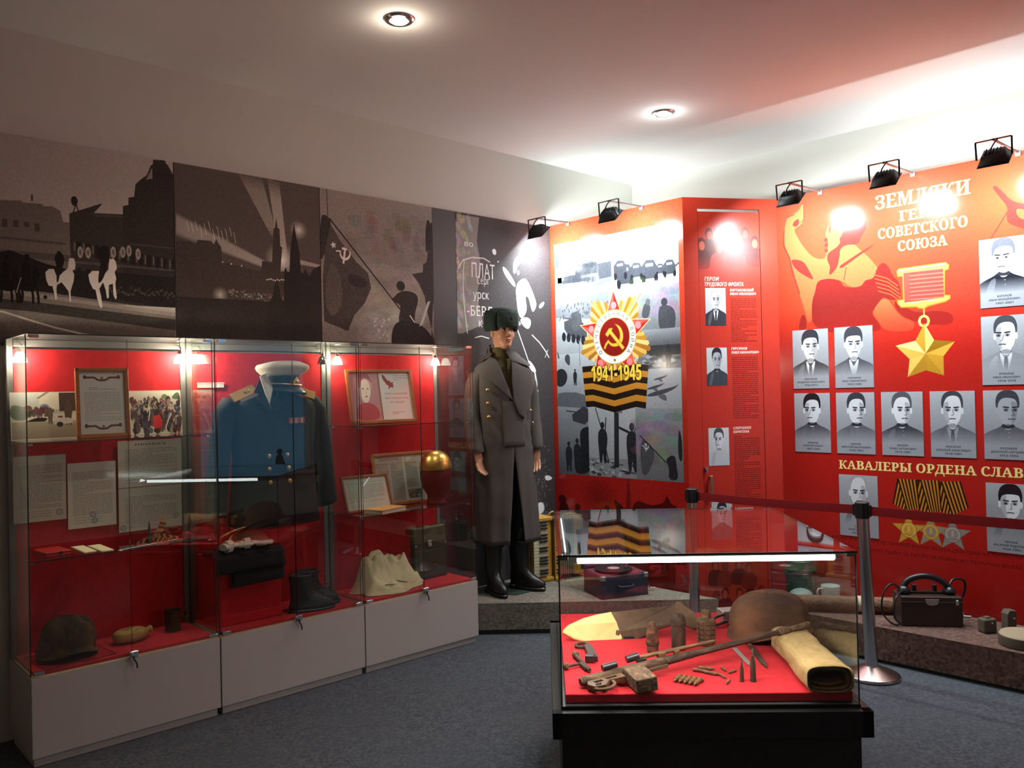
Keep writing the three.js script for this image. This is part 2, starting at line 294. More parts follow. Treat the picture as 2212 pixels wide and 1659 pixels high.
// a head-and-shoulders portrait inside [ua, va, ub, vb]; every face is invented
function portrait(d, ua, va, ub, vb, o = {}) {
  const w = ub - ua, h = vb - va, U = (x) => ua + x * w, Vv = (y) => va + y * h, g = d.g, b = o.base ?? 0.32, bg = o.bg ?? ['#a3a6ad', '#7f828a'];
  d.clip([ua, va, ub, va, ub, vb, ua, vb], () => {
    d.rect(d.shade(bg[0], bg[1], ua, vb, ua, va), ua, va, ub, vb);
    const skin = o.skin ?? '#c9ccd2', dark = o.hair ?? '#2c2c36', coat = o.coat ?? '#3c3d47', cx = 0.5 + (o.dx ?? 0), t = o.turn ?? 0.04;
    const P = (c, a) => d.blob(c, a.map((q, i) => (i % 2 ? Vv(b + q * (1 - b)) : U(cx + q))));
    P(coat, [-0.6, -0.5, -0.56, 0.02, -0.40, 0.12, -0.2, 0.2, -0.1, 0.28, 0.1, 0.28, 0.2, 0.2, 0.42, 0.12, 0.58, 0.0, 0.6, -0.5]);
    P(o.light ?? '#55565f', [-0.42, -0.3, -0.3, 0.1, -0.14, 0.18, -0.2, -0.1, -0.3, -0.4]);
    P(skin, [-0.1, 0.16, 0.1, 0.16, 0.12, 0.45, -0.12, 0.45]);
    if (o.shirt) { P(o.shirt, [-0.13, 0.24, -0.06, 0.16, 0, 0.02, 0.06, 0.16, 0.14, 0.24, 0.1, 0.02, 0, -0.3, -0.1, 0.02]); if (o.tie) P(o.tie, [-0.035, 0.13, 0.035, 0.13, 0.05, -0.1, 0, -0.34, -0.05, -0.1]); }
    else { P('#2a2b33', [-0.14, 0.24, -0.1, 0.29, 0.1, 0.29, 0.15, 0.24, 0.1, 0.19, -0.1, 0.19]); d.ell('#9a9ca6', U(cx + 0.02), Vv(b + 0.1 * (1 - b)), w * 0.012, w * 0.012); d.ell('#9a9ca6', U(cx + 0.03), Vv(b), w * 0.012, w * 0.012); }
    P(dark, [-0.235, 0.62, -0.25, 0.8, -0.18, 0.96, 0, 1.02, 0.18, 0.97, 0.25, 0.8, 0.235, 0.6, 0.2, 0.5, -0.2, 0.5]);
    P(skin, [-0.2, 0.72, -0.205, 0.52, -0.15, 0.34, -0.05, 0.25, 0.06, 0.25, 0.16, 0.34, 0.205, 0.52, 0.2, 0.74, 0.14, o.high ?? 0.83, -0.1, o.high ?? 0.85]);
    d.ell(skin, U(cx - 0.22), Vv(b + 0.56 * (1 - b)), w * 0.03, h * 0.05); d.ell(skin, U(cx + 0.22), Vv(b + 0.56 * (1 - b)), w * 0.03, h * 0.05);
    P('rgba(60,60,70,0.28)', t > 0 ? [0.06, 0.78, 0.2, 0.74, 0.2, 0.5, 0.15, 0.33, 0.06, 0.26, 0.09, 0.45, 0.1, 0.6] : [-0.06, 0.78, -0.2, 0.74, -0.2, 0.5, -0.15, 0.33, -0.06, 0.26, -0.09, 0.45, -0.1, 0.6]);
    P('rgba(50,50,60,0.4)', [-0.14, 0.24, 0, 0.3, 0.14, 0.24, 0.06, 0.18, -0.06, 0.18]);
    for (const s of [-1, 1]) {
      d.ell('rgba(40,40,50,0.42)', U(cx + t + s * 0.092), Vv(b + 0.585 * (1 - b)), w * 0.055, h * 0.026);
      d.ell('#22222a', U(cx + t + s * 0.09), Vv(b + 0.578 * (1 - b)), w * 0.026, h * 0.012);
      d.line('#2a2a32', h * 0.02, [U(cx + t + s * 0.04), Vv(b + 0.635 * (1 - b)), U(cx + t + s * 0.14), Vv(b + 0.645 * (1 - b))]);
    }
    d.line('rgba(60,60,70,0.55)', h * 0.012, [U(cx + t + 0.012), Vv(b + 0.59 * (1 - b)), U(cx + t * 1.9 + 0.03), Vv(b + 0.475 * (1 - b)), U(cx + t * 1.5 - 0.02), Vv(b + 0.462 * (1 - b))]);
    d.line('#4a4a54', h * 0.016, [U(cx + t * 1.4 - 0.065), Vv(b + 0.385 * (1 - b)), U(cx + t * 1.4), Vv(b + 0.392 * (1 - b)), U(cx + t * 1.4 + 0.065), Vv(b + 0.385 * (1 - b))]);
    if (o.fade !== false) { const q = g.createLinearGradient(0, d.Y(va + h * 0.42), 0, d.Y(va + h * 0.2)); q.addColorStop(0, 'rgba(150,153,160,0)'); q.addColorStop(1, 'rgba(146,149,157,1)'); g.fillStyle = q; g.fillRect(d.X(ua), d.Y(va + h * 0.42), d.X(ub) - d.X(ua), d.Y(va) - d.Y(va + h * 0.42)); }
    (o.caption ?? []).forEach((s, i) => d.text(s, (ua + ub) / 2, va + h * (0.145 - i * 0.052), h * 0.03, '#34343e', { align: 'center', width: w * Math.min(0.86, s.length * 0.043) }));
  });
}
function person(d, c, u, v, s, o = {}) { // a small standing figure, feet at (u, v), s tall
  d.blob(c, [u - s * 0.10, v, u - s * 0.12, v + s * 0.3, u - s * 0.15, v + s * 0.55, u - s * 0.13, v + s * 0.78, u, v + s * 0.86, u + s * 0.13, v + s * 0.78, u + s * 0.16, v + s * 0.55, u + s * 0.1, v + s * 0.3, u + s * 0.12, v, u + s * 0.03, v, u, v + s * 0.3, u - s * 0.03, v]);
  d.ell(c, u, v + s * 0.92, s * 0.065, s * 0.08);
  if (o.gun) d.line(c, s * 0.03, [u + s * 0.05, v + s * 0.5, u + s * 0.12, v + s * 1.1]);
}
function horse(d, c, u, v, s, rider, dir = 1) { // seen three-quarters from the front, hooves at (u, v)
  d.blob(c, [u - s * 0.5 * dir, v + s * 0.95, u - s * 0.46 * dir, v + s * 0.55, u - s * 0.1 * dir, v + s * 0.45, u + s * 0.22 * dir, v + s * 0.5, u + s * 0.3 * dir, v + s * 0.8, u + s * 0.1 * dir, v + s * 0.98]);
  d.blob(c, [u + s * 0.0 * dir, v + s * 0.8, u + s * 0.1 * dir, v + s * 1.3, u + s * 0.16 * dir, v + s * 1.5, u + s * 0.3 * dir, v + s * 1.45, u + s * 0.38 * dir, v + s * 1.1, u + s * 0.3 * dir, v + s * 1.08, u + s * 0.27 * dir, v + s * 0.7]);
  for (const [a, b] of [[-0.42, -0.36], [-0.28, -0.3], [0.06, 0.1], [0.24, 0.3]]) d.line(c, s * 0.09, [u + a * s * dir, v + s * 0.6, u + (a + b) / 2 * s * dir + s * 0.02, v + s * 0.3, u + b * s * dir, v + s * 0.02]);
  if (rider) { d.blob(rider, [u - s * 0.2 * dir, v + s * 0.5, u - s * 0.3 * dir, v + s * 1.1, u - s * 0.28 * dir, v + s * 1.6, u - s * 0.08 * dir, v + s * 1.72, u + s * 0.06 * dir, v + s * 1.45, u, v + s * 1.0, u - s * 0.04 * dir, v + s * 0.55]); d.ell(rider, u - s * 0.1 * dir, v + s * 1.83, s * 0.1, s * 0.13); }
}
function emblem(d, c, u, v, s, rot = 0, edge) { // crossed hammer and sickle
  const g = d.g; g.save(); g.translate(d.X(u), d.Y(v)); g.scale(s * d.K, s * d.K); g.rotate(rot); g.fillStyle = g.strokeStyle = c;
  const go = (f) => { f(); g.fill(); if (edge) { g.lineWidth = 0.03; g.strokeStyle = edge; g.stroke(); } };
  go(() => { g.beginPath(); g.moveTo(0.05, -0.62); g.bezierCurveTo(0.75, -0.5, 0.78, 0.55, 0.05, 0.55); g.bezierCurveTo(-0.2, 0.55, -0.32, 0.45, -0.38, 0.33); g.lineTo(-0.52, 0.46); g.lineTo(-0.62, 0.66); g.lineTo(-0.72, 0.6); g.lineTo(-0.6, 0.36); g.lineTo(-0.4, 0.16); g.bezierCurveTo(-0.28, 0.36, -0.1, 0.4, 0.05, 0.38); g.bezierCurveTo(0.48, 0.34, 0.5, -0.3, 0.05, -0.62); });
  go(() => { g.beginPath(); g.moveTo(-0.6, -0.12); g.lineTo(-0.34, -0.42); g.lineTo(-0.1, -0.42); g.lineTo(-0.17, -0.28); g.lineTo(0.66, 0.62); g.lineTo(0.52, 0.74); g.lineTo(-0.3, -0.14); g.lineTo(-0.44, 0.02); g.closePath(); });
  g.restore();
}
const starPts = (u, v, R, r = R * 0.4, rot = 0, n = 5) => { const a = []; for (let i = 0; i < n * 2; i++) { const t = rot + Math.PI / 2 + (i * Math.PI) / n, q = i % 2 ? r : R; a.push(u + Math.cos(t) * q, v + Math.sin(t) * q); } return a; };
function ribbon(d, a, b, c, e) { // striped ribbon in the quad a-b (one end) to c-e (other end), stripes run along it
  const mix = (p, q, t) => [p[0] + (q[0] - p[0]) * t, p[1] + (q[1] - p[1]) * t], N = 11;
  for (let i = 0; i < N; i++) { const t0 = i / N, t1 = (i + 1) / N; d.poly(i % 2 ? '#c07a28' : '#2a1d14', [...mix(a, b, t0), ...mix(a, b, t1), ...mix(c, e, t1), ...mix(c, e, t0)]); }
}

// ---------------------------------------------------------------- the black and white wall prints
const muralMat = (name, t) => printOf(name, t, { roughness: 0.5, specularIntensity: 0.4, color: rgb(1.3, 1.3, 1.3) });
function mural(name, label, ua, ub, va, vb, mat) {
  return one(name, label, 'wall print', mv(board((ub - ua) / 1000 - 0.002, (vb - va) / 1000, 0.008), (ua + ub) / 2000, (va + vb) / 2000, ZA + 0.005), faced(mat, M.dark_wood));
}
mural('wall_print', 'black and white print of a mounted parade before a towered building', 200, 1765, 1820, 2806, muralMat('parade_print', sheet(200, 1820, 1565, 986, 1400, 882, (d) => {
  d.fill(d.shade('#9b9189', '#b3aaa2', 400, 2500, 1765, 2300));
  d.poly('#6d645d', [854, 2465, 964, 2489, 1049, 2499, 1058, 2492, 1137, 2496, 1146, 2485, 1180, 2492, 1217, 2474, 1230, 2420, 1261, 2424, 1255, 2063, 848, 2037]);
  for (let i = 0; i < 16; i++) d.rect('rgba(40,34,30,0.5)', 430 + i * 45, 2390 - i * 2 + (i % 3) * 8, 452 + i * 45, 2430 - i * 2);
  d.rect('rgba(40,34,30,0.35)', 200, 2230, 1290, 2262); d.rect('rgba(50,44,40,0.4)', 200, 2310, 1240, 2322);
  d.poly('#3a322e', [1257, 2466, 1402, 2534, 1512, 2493, 1505, 2079, 1262, 2063]);
  d.poly('#b0a79f', [1369, 2483, 1409, 2533, 1508, 2495]);
  d.poly('#4a423d', [1369, 2479, 1507, 2490, 1507, 2478, 1369, 2465]);
  d.poly('#332b28', [1503, 2079, 1508, 2537, 1535, 2546, 1536, 2584, 1564, 2592, 1572, 2658, 1595, 2683, 1630, 2715, 1650, 2766, 1662, 2778, 1662, 2800, 1724, 2808, 1729, 2792, 1741, 2782, 1774, 2721, 1767, 2096]);
  for (let i = 0; i < 9; i++) d.rect('#221c1a', 1660 + i * 12, 2716, 1664 + i * 12, 2740);
  d.poly('#8b827b', [1625, 2690, 1657, 2758, 1658, 2700]);
  for (let i = 0; i < 12; i++) { const u = 1275 + i * 42; d.rect('rgba(150,140,132,0.55)', u, 2286 - i * 4, u + 7, 2330 - i * 4); d.rect('rgba(20,16,14,0.6)', u + 12, 2270 - i * 4, u + 34, 2332 - i * 4); }
  for (let i = 0; i < 12; i++) { const u = 1275 + i * 42; d.rect('rgba(20,16,14,0.6)', u + 12, 2150 - i * 2, u + 32, 2205 - i * 2); }
  d.rect('rgba(120,110,102,0.4)', 1270, 2226, 1765, 2238); d.rect('rgba(120,110,102,0.35)', 1540, 2345, 1765, 2352);
  for (const [x, y] of [[1304, 2282], [1340, 2283], [1458, 2297], [1504, 2302], [1534, 2312], [1579, 2300]]) { d.ell('#9a9189', x, y, 13, 29); d.ell('rgba(70,60,54,0.6)', x, y, 6, 15); }
  d.line('#2b2421', 5, [1274, 2471, 1289, 2518, 1299, 2479]); d.ell('#2b2421', 1281, 2530, 15, 24); // crane on the roof
  d.ell('#3a322e', 1096, 2519, 4, 18);
  d.poly('#211b1a', [850, 2205, 998, 2262, 1152, 2211, 1274, 2188, 1512, 2197, 1769, 2194, 1766, 2035, 848, 2037]);
  for (let i = 0; i < 60; i++) d.ell(`rgba(${150 + rnd() * 40},${140 + rnd() * 30},130,${0.15 + rnd() * 0.25})`, 1430 + i * 5.6, 2085 + rnd() * 40, 4, 6);
  for (let i = 0; i < 7; i++) { const u = 1445 + i * 46; d.line('rgba(205,198,190,0.8)', 5, [u, 1968 - i * 3, u + 14, 2004 - i * 3, u + 22, 2030 - i * 3]); }
  for (let i = 0; i < 26; i++) d.rect('rgba(120,112,104,0.35)', 1440 + i * 13, 2052 - i * 1.5, 1446 + i * 13, 2062 - i * 1.5);
  d.poly(d.shade('#6f665f', '#4a433e', 400, 2000, 400, 1850), [849, 2091, 958, 2089, 1190, 2059, 1766, 2008, 1762, 1802, 845, 1786]);
  d.poly('rgba(150,141,133,0.65)', [849, 2096, 958, 2091, 1190, 2072, 1766, 2017, 1766, 1988, 1190, 2041, 958, 2061, 848, 2066]);
  d.poly('rgba(36,31,29,0.75)', [848, 2037, 1071, 2029, 1355, 2005, 1765, 1973, 1764, 1915, 1354, 1955, 1070, 1982, 847, 1991]);
  d.line('#a59d95', 9, [883, 1989, 975, 1972, 1070, 1942, 1188, 1908, 1311, 1881, 1439, 1866]);
  horse(d, '#171212', 995, 2018, 112, '#14100f'); horse(d, '#171212', 1082, 2019, 118, '#14100f');
  d.poly('#c6beb6', [1148, 2171, 1151, 2135, 1161, 2108, 1178, 2106, 1186, 2064, 1188, 2045, 1197, 2043, 1195, 2095, 1198, 2114, 1218, 2128, 1234, 2107, 1248, 2086, 1253, 2034, 1259, 2037, 1257, 2087, 1272, 2138, 1275, 2170, 1267, 2191, 1279, 2195, 1282, 2220, 1276, 2248, 1265, 2250, 1253, 2246, 1250, 2224, 1247, 2198, 1224, 2178, 1215, 2165, 1196, 2157, 1185, 2190, 1163, 2188]); d.poly('#cfc7bf', [1339, 2175, 1345, 2137, 1359, 2107, 1371, 2101, 1379, 2057, 1393, 2013, 1402, 2019, 1397, 2071, 1389, 2109, 1407, 2142, 1419, 2104, 1424, 2063, 1433, 2066, 1434, 2131, 1453, 2139, 1455, 2081, 1464, 2061, 1471, 2068, 1465, 2140, 1470, 2166, 1463, 2198, 1474, 2218, 1470, 2250, 1458, 2268, 1446, 2261, 1440, 2267, 1436, 2241, 1433, 2208, 1411, 2181, 1399, 2180, 1387, 2198, 1357, 2195]); d.blob('#1d1716', [1191, 2252, 1200, 2272, 1209, 2282, 1220, 2270, 1234, 2247, 1227, 2209, 1213, 2177, 1203, 2123, 1195, 2129, 1199, 2194, 1188, 2236]); d.blob('#1d1716', [1374, 2292, 1389, 2310, 1407, 2328, 1427, 2327, 1438, 2305, 1442, 2277, 1433, 2244, 1423, 2204, 1404, 2151, 1383, 2131, 1387, 2185, 1400, 2237, 1379, 2270]);
  d.ell('#16110f', 1146, 2052, 8, 10); d.line('#b9b1a9', 3, [1025, 2066, 1044, 2136]);
  grain(d.g, d.pw, d.ph, 14);
})));
mural('wall_print', 'black and white night print of searchlight beams above dark spires', 1767, 2640, 1820, 2806, muralMat('searchlight_print', sheet(1767, 1820, 873, 986, 800, 900, (d) => {
  d.fill(d.shade('#5a504a', '#4a403b', 1800, 2800, 1800, 2200));
  const beam = (a, k) => { for (let i = 0; i < 5; i++) { const q = i * 0.1, m = (p, r, t) => p + (r - p) * t; d.poly(`rgba(205,192,182,${k})`, [m(a[0], a[6], q * 0.5), m(a[1], a[7], q * 0.5), m(a[2], a[4], q * 0.5), m(a[3], a[5], q * 0.5), m(a[4], a[2], q * 0.5), m(a[5], a[3], q * 0.5), m(a[6], a[0], q * 0.5), m(a[7], a[1], q * 0.5)]); } };
  beam([1776, 2543, 2278, 2335, 2260, 2291, 1773, 2415], 0.16);
  beam([2121, 2817, 2271, 2805, 2367, 2456, 2338, 2452], 0.12); beam([2305, 2808, 2380, 2793, 2424, 2354, 2371, 2349], 0.18);
  d.ell(d.halo('rgba(240,232,224,1)', 'rgba(200,190,180,0)', 2383, 2345, 110), 2383, 2345, 110, 110);
  d.ell(d.halo('rgba(230,220,212,0.9)', 'rgba(200,190,180,0)', 2497, 2533, 60), 2497, 2533, 60, 60);
  beam([2502, 2361, 2644, 2341, 2644, 2319, 2502, 2328], 0.16);
  for (let i = 0; i < 12; i++) { const u = 1830 + i * 24, v = 2420 + rnd() * 60; d.line('rgba(225,216,208,0.75)', 3, [u, v + 40, u + 6, v + 20, u + 12, v - 6 - rnd() * 20]); }
  d.poly('#3f3631', [1773, 2390, 1852, 2394, 1874, 2376, 1890, 2408, 1962, 2411, 1980, 2393, 1993, 2425, 2006, 2401, 2022, 2382, 2025, 2301, 2243, 2271, 2662, 2293, 2658, 2097, 1767, 2047]);
  d.poly('#3b322e', [2257, 2259, 2261, 2328, 2324, 2328, 2329, 2419, 2337, 2519, 2346, 2528, 2356, 2588, 2363, 2530, 2375, 2524, 2378, 2425, 2390, 2421, 2375, 2269]);
  d.ell(d.halo('rgba(200,190,180,0.8)', 'rgba(180,170,160,0)', 2011, 2119, 48), 2011, 2119, 70, 48);
  for (let i = 0; i < 160; i++) { const t = rnd(); d.ell(`rgba(215,205,196,${0.15 + rnd() * 0.35})`, 2060 + t * 330, 2116 - t * 22 + rnd() * 42, 2 + rnd() * 3, 2 + rnd() * 3); }
  for (let i = 0; i < 11; i++) d.ell('rgba(240,232,224,0.85)', 2290 + i * 13, 2222 + rnd() * 12, 5, 4);
  for (const a of [[2028, 2301], [2078, 2295], [2138, 2290]]) d.ell('#e8e0d8', ...a, 4, 4);
  d.poly('#2b2422', [1767, 2096, 1995, 2098, 2240, 2100, 2658, 2097, 2652, 1818, 1762, 1802]);
  d.poly('#231d1b', [2389, 1814, 2399, 2284, 2411, 2307, 2417, 2283, 2434, 2279, 2440, 2396, 2454, 2487, 2468, 2570, 2481, 2495, 2503, 2394, 2507, 2285, 2525, 2276, 2538, 2315, 2550, 2278, 2568, 2263, 2587, 2309, 2664, 2349, 2652, 1818]);
  d.poly('#251f1d', [2273, 1811, 2296, 2093, 2326, 2132, 2333, 2185, 2351, 2229, 2367, 2182, 2372, 2134, 2401, 2093, 2413, 1814]);
  grain(d.g, d.pw, d.ph, 12);
})));
mural('wall_print', 'black and white print of a soldier holding a dark flag over a smoky city', 2642, 3500, 1820, 2806, muralMat('flag_print', sheet(2642, 1820, 858, 986, 800, 919, (d) => {
  d.fill(d.shade('#8f847c', '#6b615a', 2800, 2800, 3000, 2000));
  for (let i = 0; i < 70; i++) { const u = 2640 + rnd() * 860, v = 2350 + rnd() * 320, s = 20 + rnd() * 60; d.rect(`rgba(${70 + rnd() * 60},${62 + rnd() * 50},${56 + rnd() * 46},0.22)`, u, v, u + s, v + s * 1.4); }
  for (let i = 0; i < 40; i++) d.ell(`rgba(${150 + rnd() * 40},${140 + rnd() * 38},${130 + rnd() * 36},0.14)`, 2900 + rnd() * 600, 1850 + rnd() * 560, 60 + rnd() * 90, 40 + rnd() * 60);
  d.rect('#8d837c', 2642, 2700, 2700, 2806); d.blob('#332b28', [2645, 2631, 2670, 2651, 2708, 2634, 2720, 2573, 2692, 2463, 2652, 2375, 2633, 2374]);
  d.line('#443b37', 6, [2690, 2806, 2696, 2632]);
  d.poly(d.shade('#4a413c', '#2d2523', 2760, 2500, 2800, 1900), [2714, 2595, 2780, 2501, 2894, 2381, 2978, 2319, 3000, 2227, 2949, 2128, 2873, 2052, 2823, 1949, 2752, 1972, 2656, 2002, 2652, 2264, 2672, 2433]);
  d.blob('rgba(90,80,74,0.55)', [2716, 2381, 2776, 2302, 2795, 2133, 2720, 2016, 2664, 2097, 2675, 2266]); d.blob('rgba(20,16,14,0.5)', [2832, 2312, 2953, 2288, 2979, 2232, 2890, 2219, 2830, 2249]);
  d.poly('#cfc6be', starPts(2731, 2470, 24, 10, 0.25)); emblem(d, '#d4cbc3', 2811, 2425, 70, 0.9);
  d.line('#1d1816', 9, [2708, 2628, 3233, 2093]);
  d.poly('#2a2321', [3500, 2811, 3514, 2713, 3477, 2690, 3461, 2514, 3447, 2432, 3415, 2411, 3414, 2361, 3322, 2341, 3378, 2285, 3425, 2202, 3449, 2080, 3485, 1957, 3522, 1834, 3462, 1833, 3569, 2840]);
  d.blob('#221b1a', [3455, 2712, 3470, 2720, 3489, 2685, 3478, 2578, 3457, 2498, 3441, 2494, 3441, 2636]);
  d.ell('#1f1917', 3230, 2256, 34, 32);
  d.blob('#241d1b', [3169, 2174, 3214, 2218, 3281, 2229, 3357, 2216, 3374, 2168, 3334, 2074, 3350, 1953, 3236, 1919, 3202, 2038, 3234, 2129, 3176, 2150, 3147, 2166]);
  d.blob('#1b1615', [3151, 2006, 3277, 2041, 3428, 1998, 3504, 1896, 3501, 1802, 3145, 1797]);
  d.poly('#a89e96', [3448, 2166, 3472, 2174, 3405, 2016, 3374, 1996]); d.line('#d0c8c0', 7, [3300, 2066, 3336, 2025]);
  for (let i = 0; i < 30; i++) d.ell('rgba(210,202,194,0.4)', 3010 + rnd() * 130, 1840 + rnd() * 200, 3 + rnd() * 7, 3 + rnd() * 9, rnd());
  grain(d.g, d.pw, d.ph, 22, 1);
})));
one('dark_wall_strip', 'plain dark grey strip of wall between two black and white prints', 'wall panel', bx(0.2, 2.806, 0.008, 3.601, 1.403, ZA + 0.005), std('slate_print', { color: rgb(0.055, 0.05, 0.052), roughness: 0.5 }));
mural('wall_print', 'dark print of a soldier chalking words on a rough column, behind the mannequin', 3702, 4645, 0, 2806, muralMat('chalk_print', sheet(3702, 0, 943, 2806, 680, 2024, (d) => {
  d.fill(d.shade('#45404150', '#403b3c', 3700, 2800, 3700, 0)); d.fill('#3f3a3b');
  d.poly('#7d7570', [3715, 2790, 3924, 2791, 3897, 2624, 3935, 2431, 3886, 2231, 3946, 2038, 3750, 1966, 3700, 1964]);
  for (let i = 0; i < 90; i++) d.ell(`rgba(${120 + rnd() * 90},${112 + rnd() * 86},${106 + rnd() * 80},0.35)`, 3706 + rnd() * rnd() * 230, 2010 + rnd() * 780, 8 + rnd() * 14, 14 + rnd() * 40, rnd());
  const chalk = (mm, a) => d.line('#cfcac6', mm, a);
  chalk(9, [3721, 2413, 3764, 2475, 3850, 2502, 3959, 2506, 4017, 2485]); chalk(7, [3777, 2476, 3761, 2352, 3768, 2159, 3792, 1967]);
  const word = (s, u, v, mm, w) => d.text(s, u, v, mm, '#d8d4d0', { font: 'normal', width: w });
  word('во', 3776, 2576, 40, 90); word('ПЛАТ', 3834, 2364, 105, 230); word('Серг', 3888, 2320, 55, 120); word('урск', 3851, 2216, 62, 150); word('-БЕРЛ', 3788, 2093, 72, 250); word('К', 3893, 2016, 48, 40);
  chalk(8, [3864, 1940, 3921, 1952, 3992, 1938]);
  const lit = (a) => d.blob('#e6e4e2', a), half = (a) => d.blob('#8f8b8a', a);
  lit([4042, 2580, 4074, 2587, 4086, 2558, 4072, 2537, 4045, 2548]); lit([4094, 2505, 4116, 2494, 4089, 2485]);
  lit([4134, 2469, 4180, 2453, 4243, 2383, 4270, 2345, 4265, 2317, 4223, 2348, 4160, 2404]);
  lit([4245, 2458, 4257, 2521, 4296, 2555, 4344, 2567, 4372, 2545, 4371, 2518, 4323, 2503, 4293, 2483, 4277, 2427, 4253, 2418]); half([4287, 2442, 4307, 2457, 4315, 2423, 4291, 2408]);
  lit([4270, 2331, 4319, 2383, 4377, 2401, 4424, 2342, 4471, 2255, 4489, 2200, 4448, 2142, 4429, 2169, 4402, 2264, 4363, 2262, 4389, 2160, 4329, 2088, 4292, 2121, 4276, 2222]);
  for (let i = 0; i < 15; i++) { const t = i / 15; d.line('rgba(60,56,56,0.9)', 6, [4180 + rnd() * 60, 2320 - t * 260, 4220 + rnd() * 70, 2300 - t * 270 + rnd() * 30]); }
  lit([4300, 2087, 4368, 2111, 4426, 2092, 4415, 2036, 4385, 2015, 4337, 2040]); half([4281, 2086, 4328, 2054, 4289, 2032]);
  lit([4509, 2201, 4550, 2232, 4576, 2233, 4559, 2197, 4518, 2174]);
  d.line('#dcd9d6', 9, [4270, 2031, 4324, 1916, 4387, 1780, 4434, 1711]); d.line('#c9c6c3', 10, [4432, 1975, 4510, 1921, 4579, 1852, 4608, 1811]); d.line('#b9b6b4', 7, [4599, 1867, 4567, 1810]);
  lit([4378, 1794, 4426, 1767, 4473, 1704, 4443, 1690, 4395, 1725]); d.line('#cac7c4', 16, [4453, 1690, 4470, 1607, 4459, 1551]); lit([4439, 1565, 4479, 1572, 4488, 1544, 4438, 1538]);
  for (let i = 0; i < 26; i++) half([...[0, 1, 2, 3].flatMap((k) => { const u = 4420 + (i % 5) * 38 + k * 8, v = 1210 - i * 30 + (k % 2) * 16 + rnd() * 10; return [u, v]; })]);
  for (let i = 0; i < 60; i++) d.line(`rgba(200,197,194,${0.15 + rnd() * 0.3})`, 4 + rnd() * 5, [4430 + rnd() * 130, 300 + rnd() * 800, 4450 + rnd() * 130, 300 + rnd() * 800].map((v, k, a) => (k === 3 ? a[1] + (rnd() - 0.5) * 60 : k === 2 ? a[0] + (rnd() - 0.5) * 40 : v)));
  lit([4442, 720, 4512, 720, 4529, 648, 4449, 622]); lit([4528, 914, 4579, 916, 4629, 884, 4547, 870]);
  grain(d.g, d.pw, d.ph, 10);
})));

// ---------------------------------------------------------------- portrait cards share one sheet of prints
const CAPS = [['ВОРОНКОВ', 'ВЛАДИМИР РОМАНОВИЧ', '1920-2012'], ['ГОНЧАРОВ', 'ИВАН ТИМОФЕЕВИЧ', '1923-1985'], ['БАРАНОВ', 'ИВАН МИХАЙЛОВИЧ', '1907-2001'], ['ЕРМАКОВ', 'ИВАН ИВАНОВИЧ', '1918-1970'], ['ЗОРИЛОВ', 'ГЕОРГИЙ ИЛЬИЧ', '1907-1944'], ['КОРЧЕВ', 'НИКОЛАЙ ВАСИЛЬЕВИЧ', '1920-1993'], ['МАЛЕЕВ', 'ПАВЕЛ АНТОНОВИЧ', '1915-1981'], ['ПРИСЯГИН', 'НИКОЛАЙ АЛЕКСЕЕВИЧ', '1918-1991'], ['ФОЛОМЕЕВ', 'ДМИТРИЙ СЕРГЕЕВИЧ', '1913-1954'], ['САВИН', 'ГЕОРГИЙ ИЛЬИЧ', '1922-1987'], ['ФРОЛОВ', 'ВАСИЛИЙ ФЕДОРОВИЧ', '1924-1982']];
const LOOK = [
  { shirt: '#d5d7dc', tie: '#2c2c34', hair: '#2e2e38', coat: '#26272f', turn: 0.03, high: 0.8 }, { shirt: '#c9ccd2', hair: '#3a3a44', coat: '#4a4b55', turn: 0.02, high: 0.78, skin: '#d9dce1' },
  { hair: '#5a5b66', coat: '#1d1e26', turn: -0.03, high: 0.82, skin: '#dfe2e7', bg: ['#d0d4da', '#c0c4cb'] }, { shirt: '#cfd2d8', tie: '#55565f', hair: '#43434d', coat: '#85878f', light: '#9a9ca4', turn: -0.05, high: 0.86, skin: '#d3d6db' },
  { hair: '#17171d', coat: '#4c4d56', turn: -0.05, high: 0.84 }, { hair: '#33333c', coat: '#5d5e68', turn: 0.06, high: 0.85, dx: 0.03 }, { hair: '#50515b', coat: '#3d3e47', turn: 0.05, high: 0.88, skin: '#d0d2d8' }, { shirt: '#8a8c95', tie: '#33343c', hair: '#3c3c46', coat: '#5d5e67', high: 0.9, turn: 0.0 },
  { hair: '#3c3c45', coat: '#5a5b64', turn: 0.06, skin: '#9c9ea6' }, { hair: '#9c9ea6', coat: '#8b8d95', turn: 0.02, high: 0.95, skin: '#cdcfd5' }, { hair: '#141419', coat: '#7d7f87', turn: 0.0, high: 0.78, skin: '#d7dade' }];
const DOORLOOK = [{ shirt: '#d5d7dc', tie: '#33343c', hair: '#b4b7bd', coat: '#33343c', turn: 0.02, fade: false, base: 0.26, bg: ['#c3c7cb', '#b4b8bc'] }, { hair: '#2b2b33', coat: '#3b3c44', turn: 0.02, fade: false, base: 0.24, bg: ['#c0c4c8', '#aeb2b6'], skin: '#a5a7ad' }, { shirt: '#b5b8be', hair: '#4a4a53', coat: '#b5b8be', light: '#a5a8ae', turn: -0.03, fade: false, base: 0.26, bg: ['#c3c7cb', '#b4b8bc'] }, { hair: '#2b2b33', coat: '#55565f', fade: false, base: 0.24, bg: ['#b7bbbf', '#a8acb0'] }];
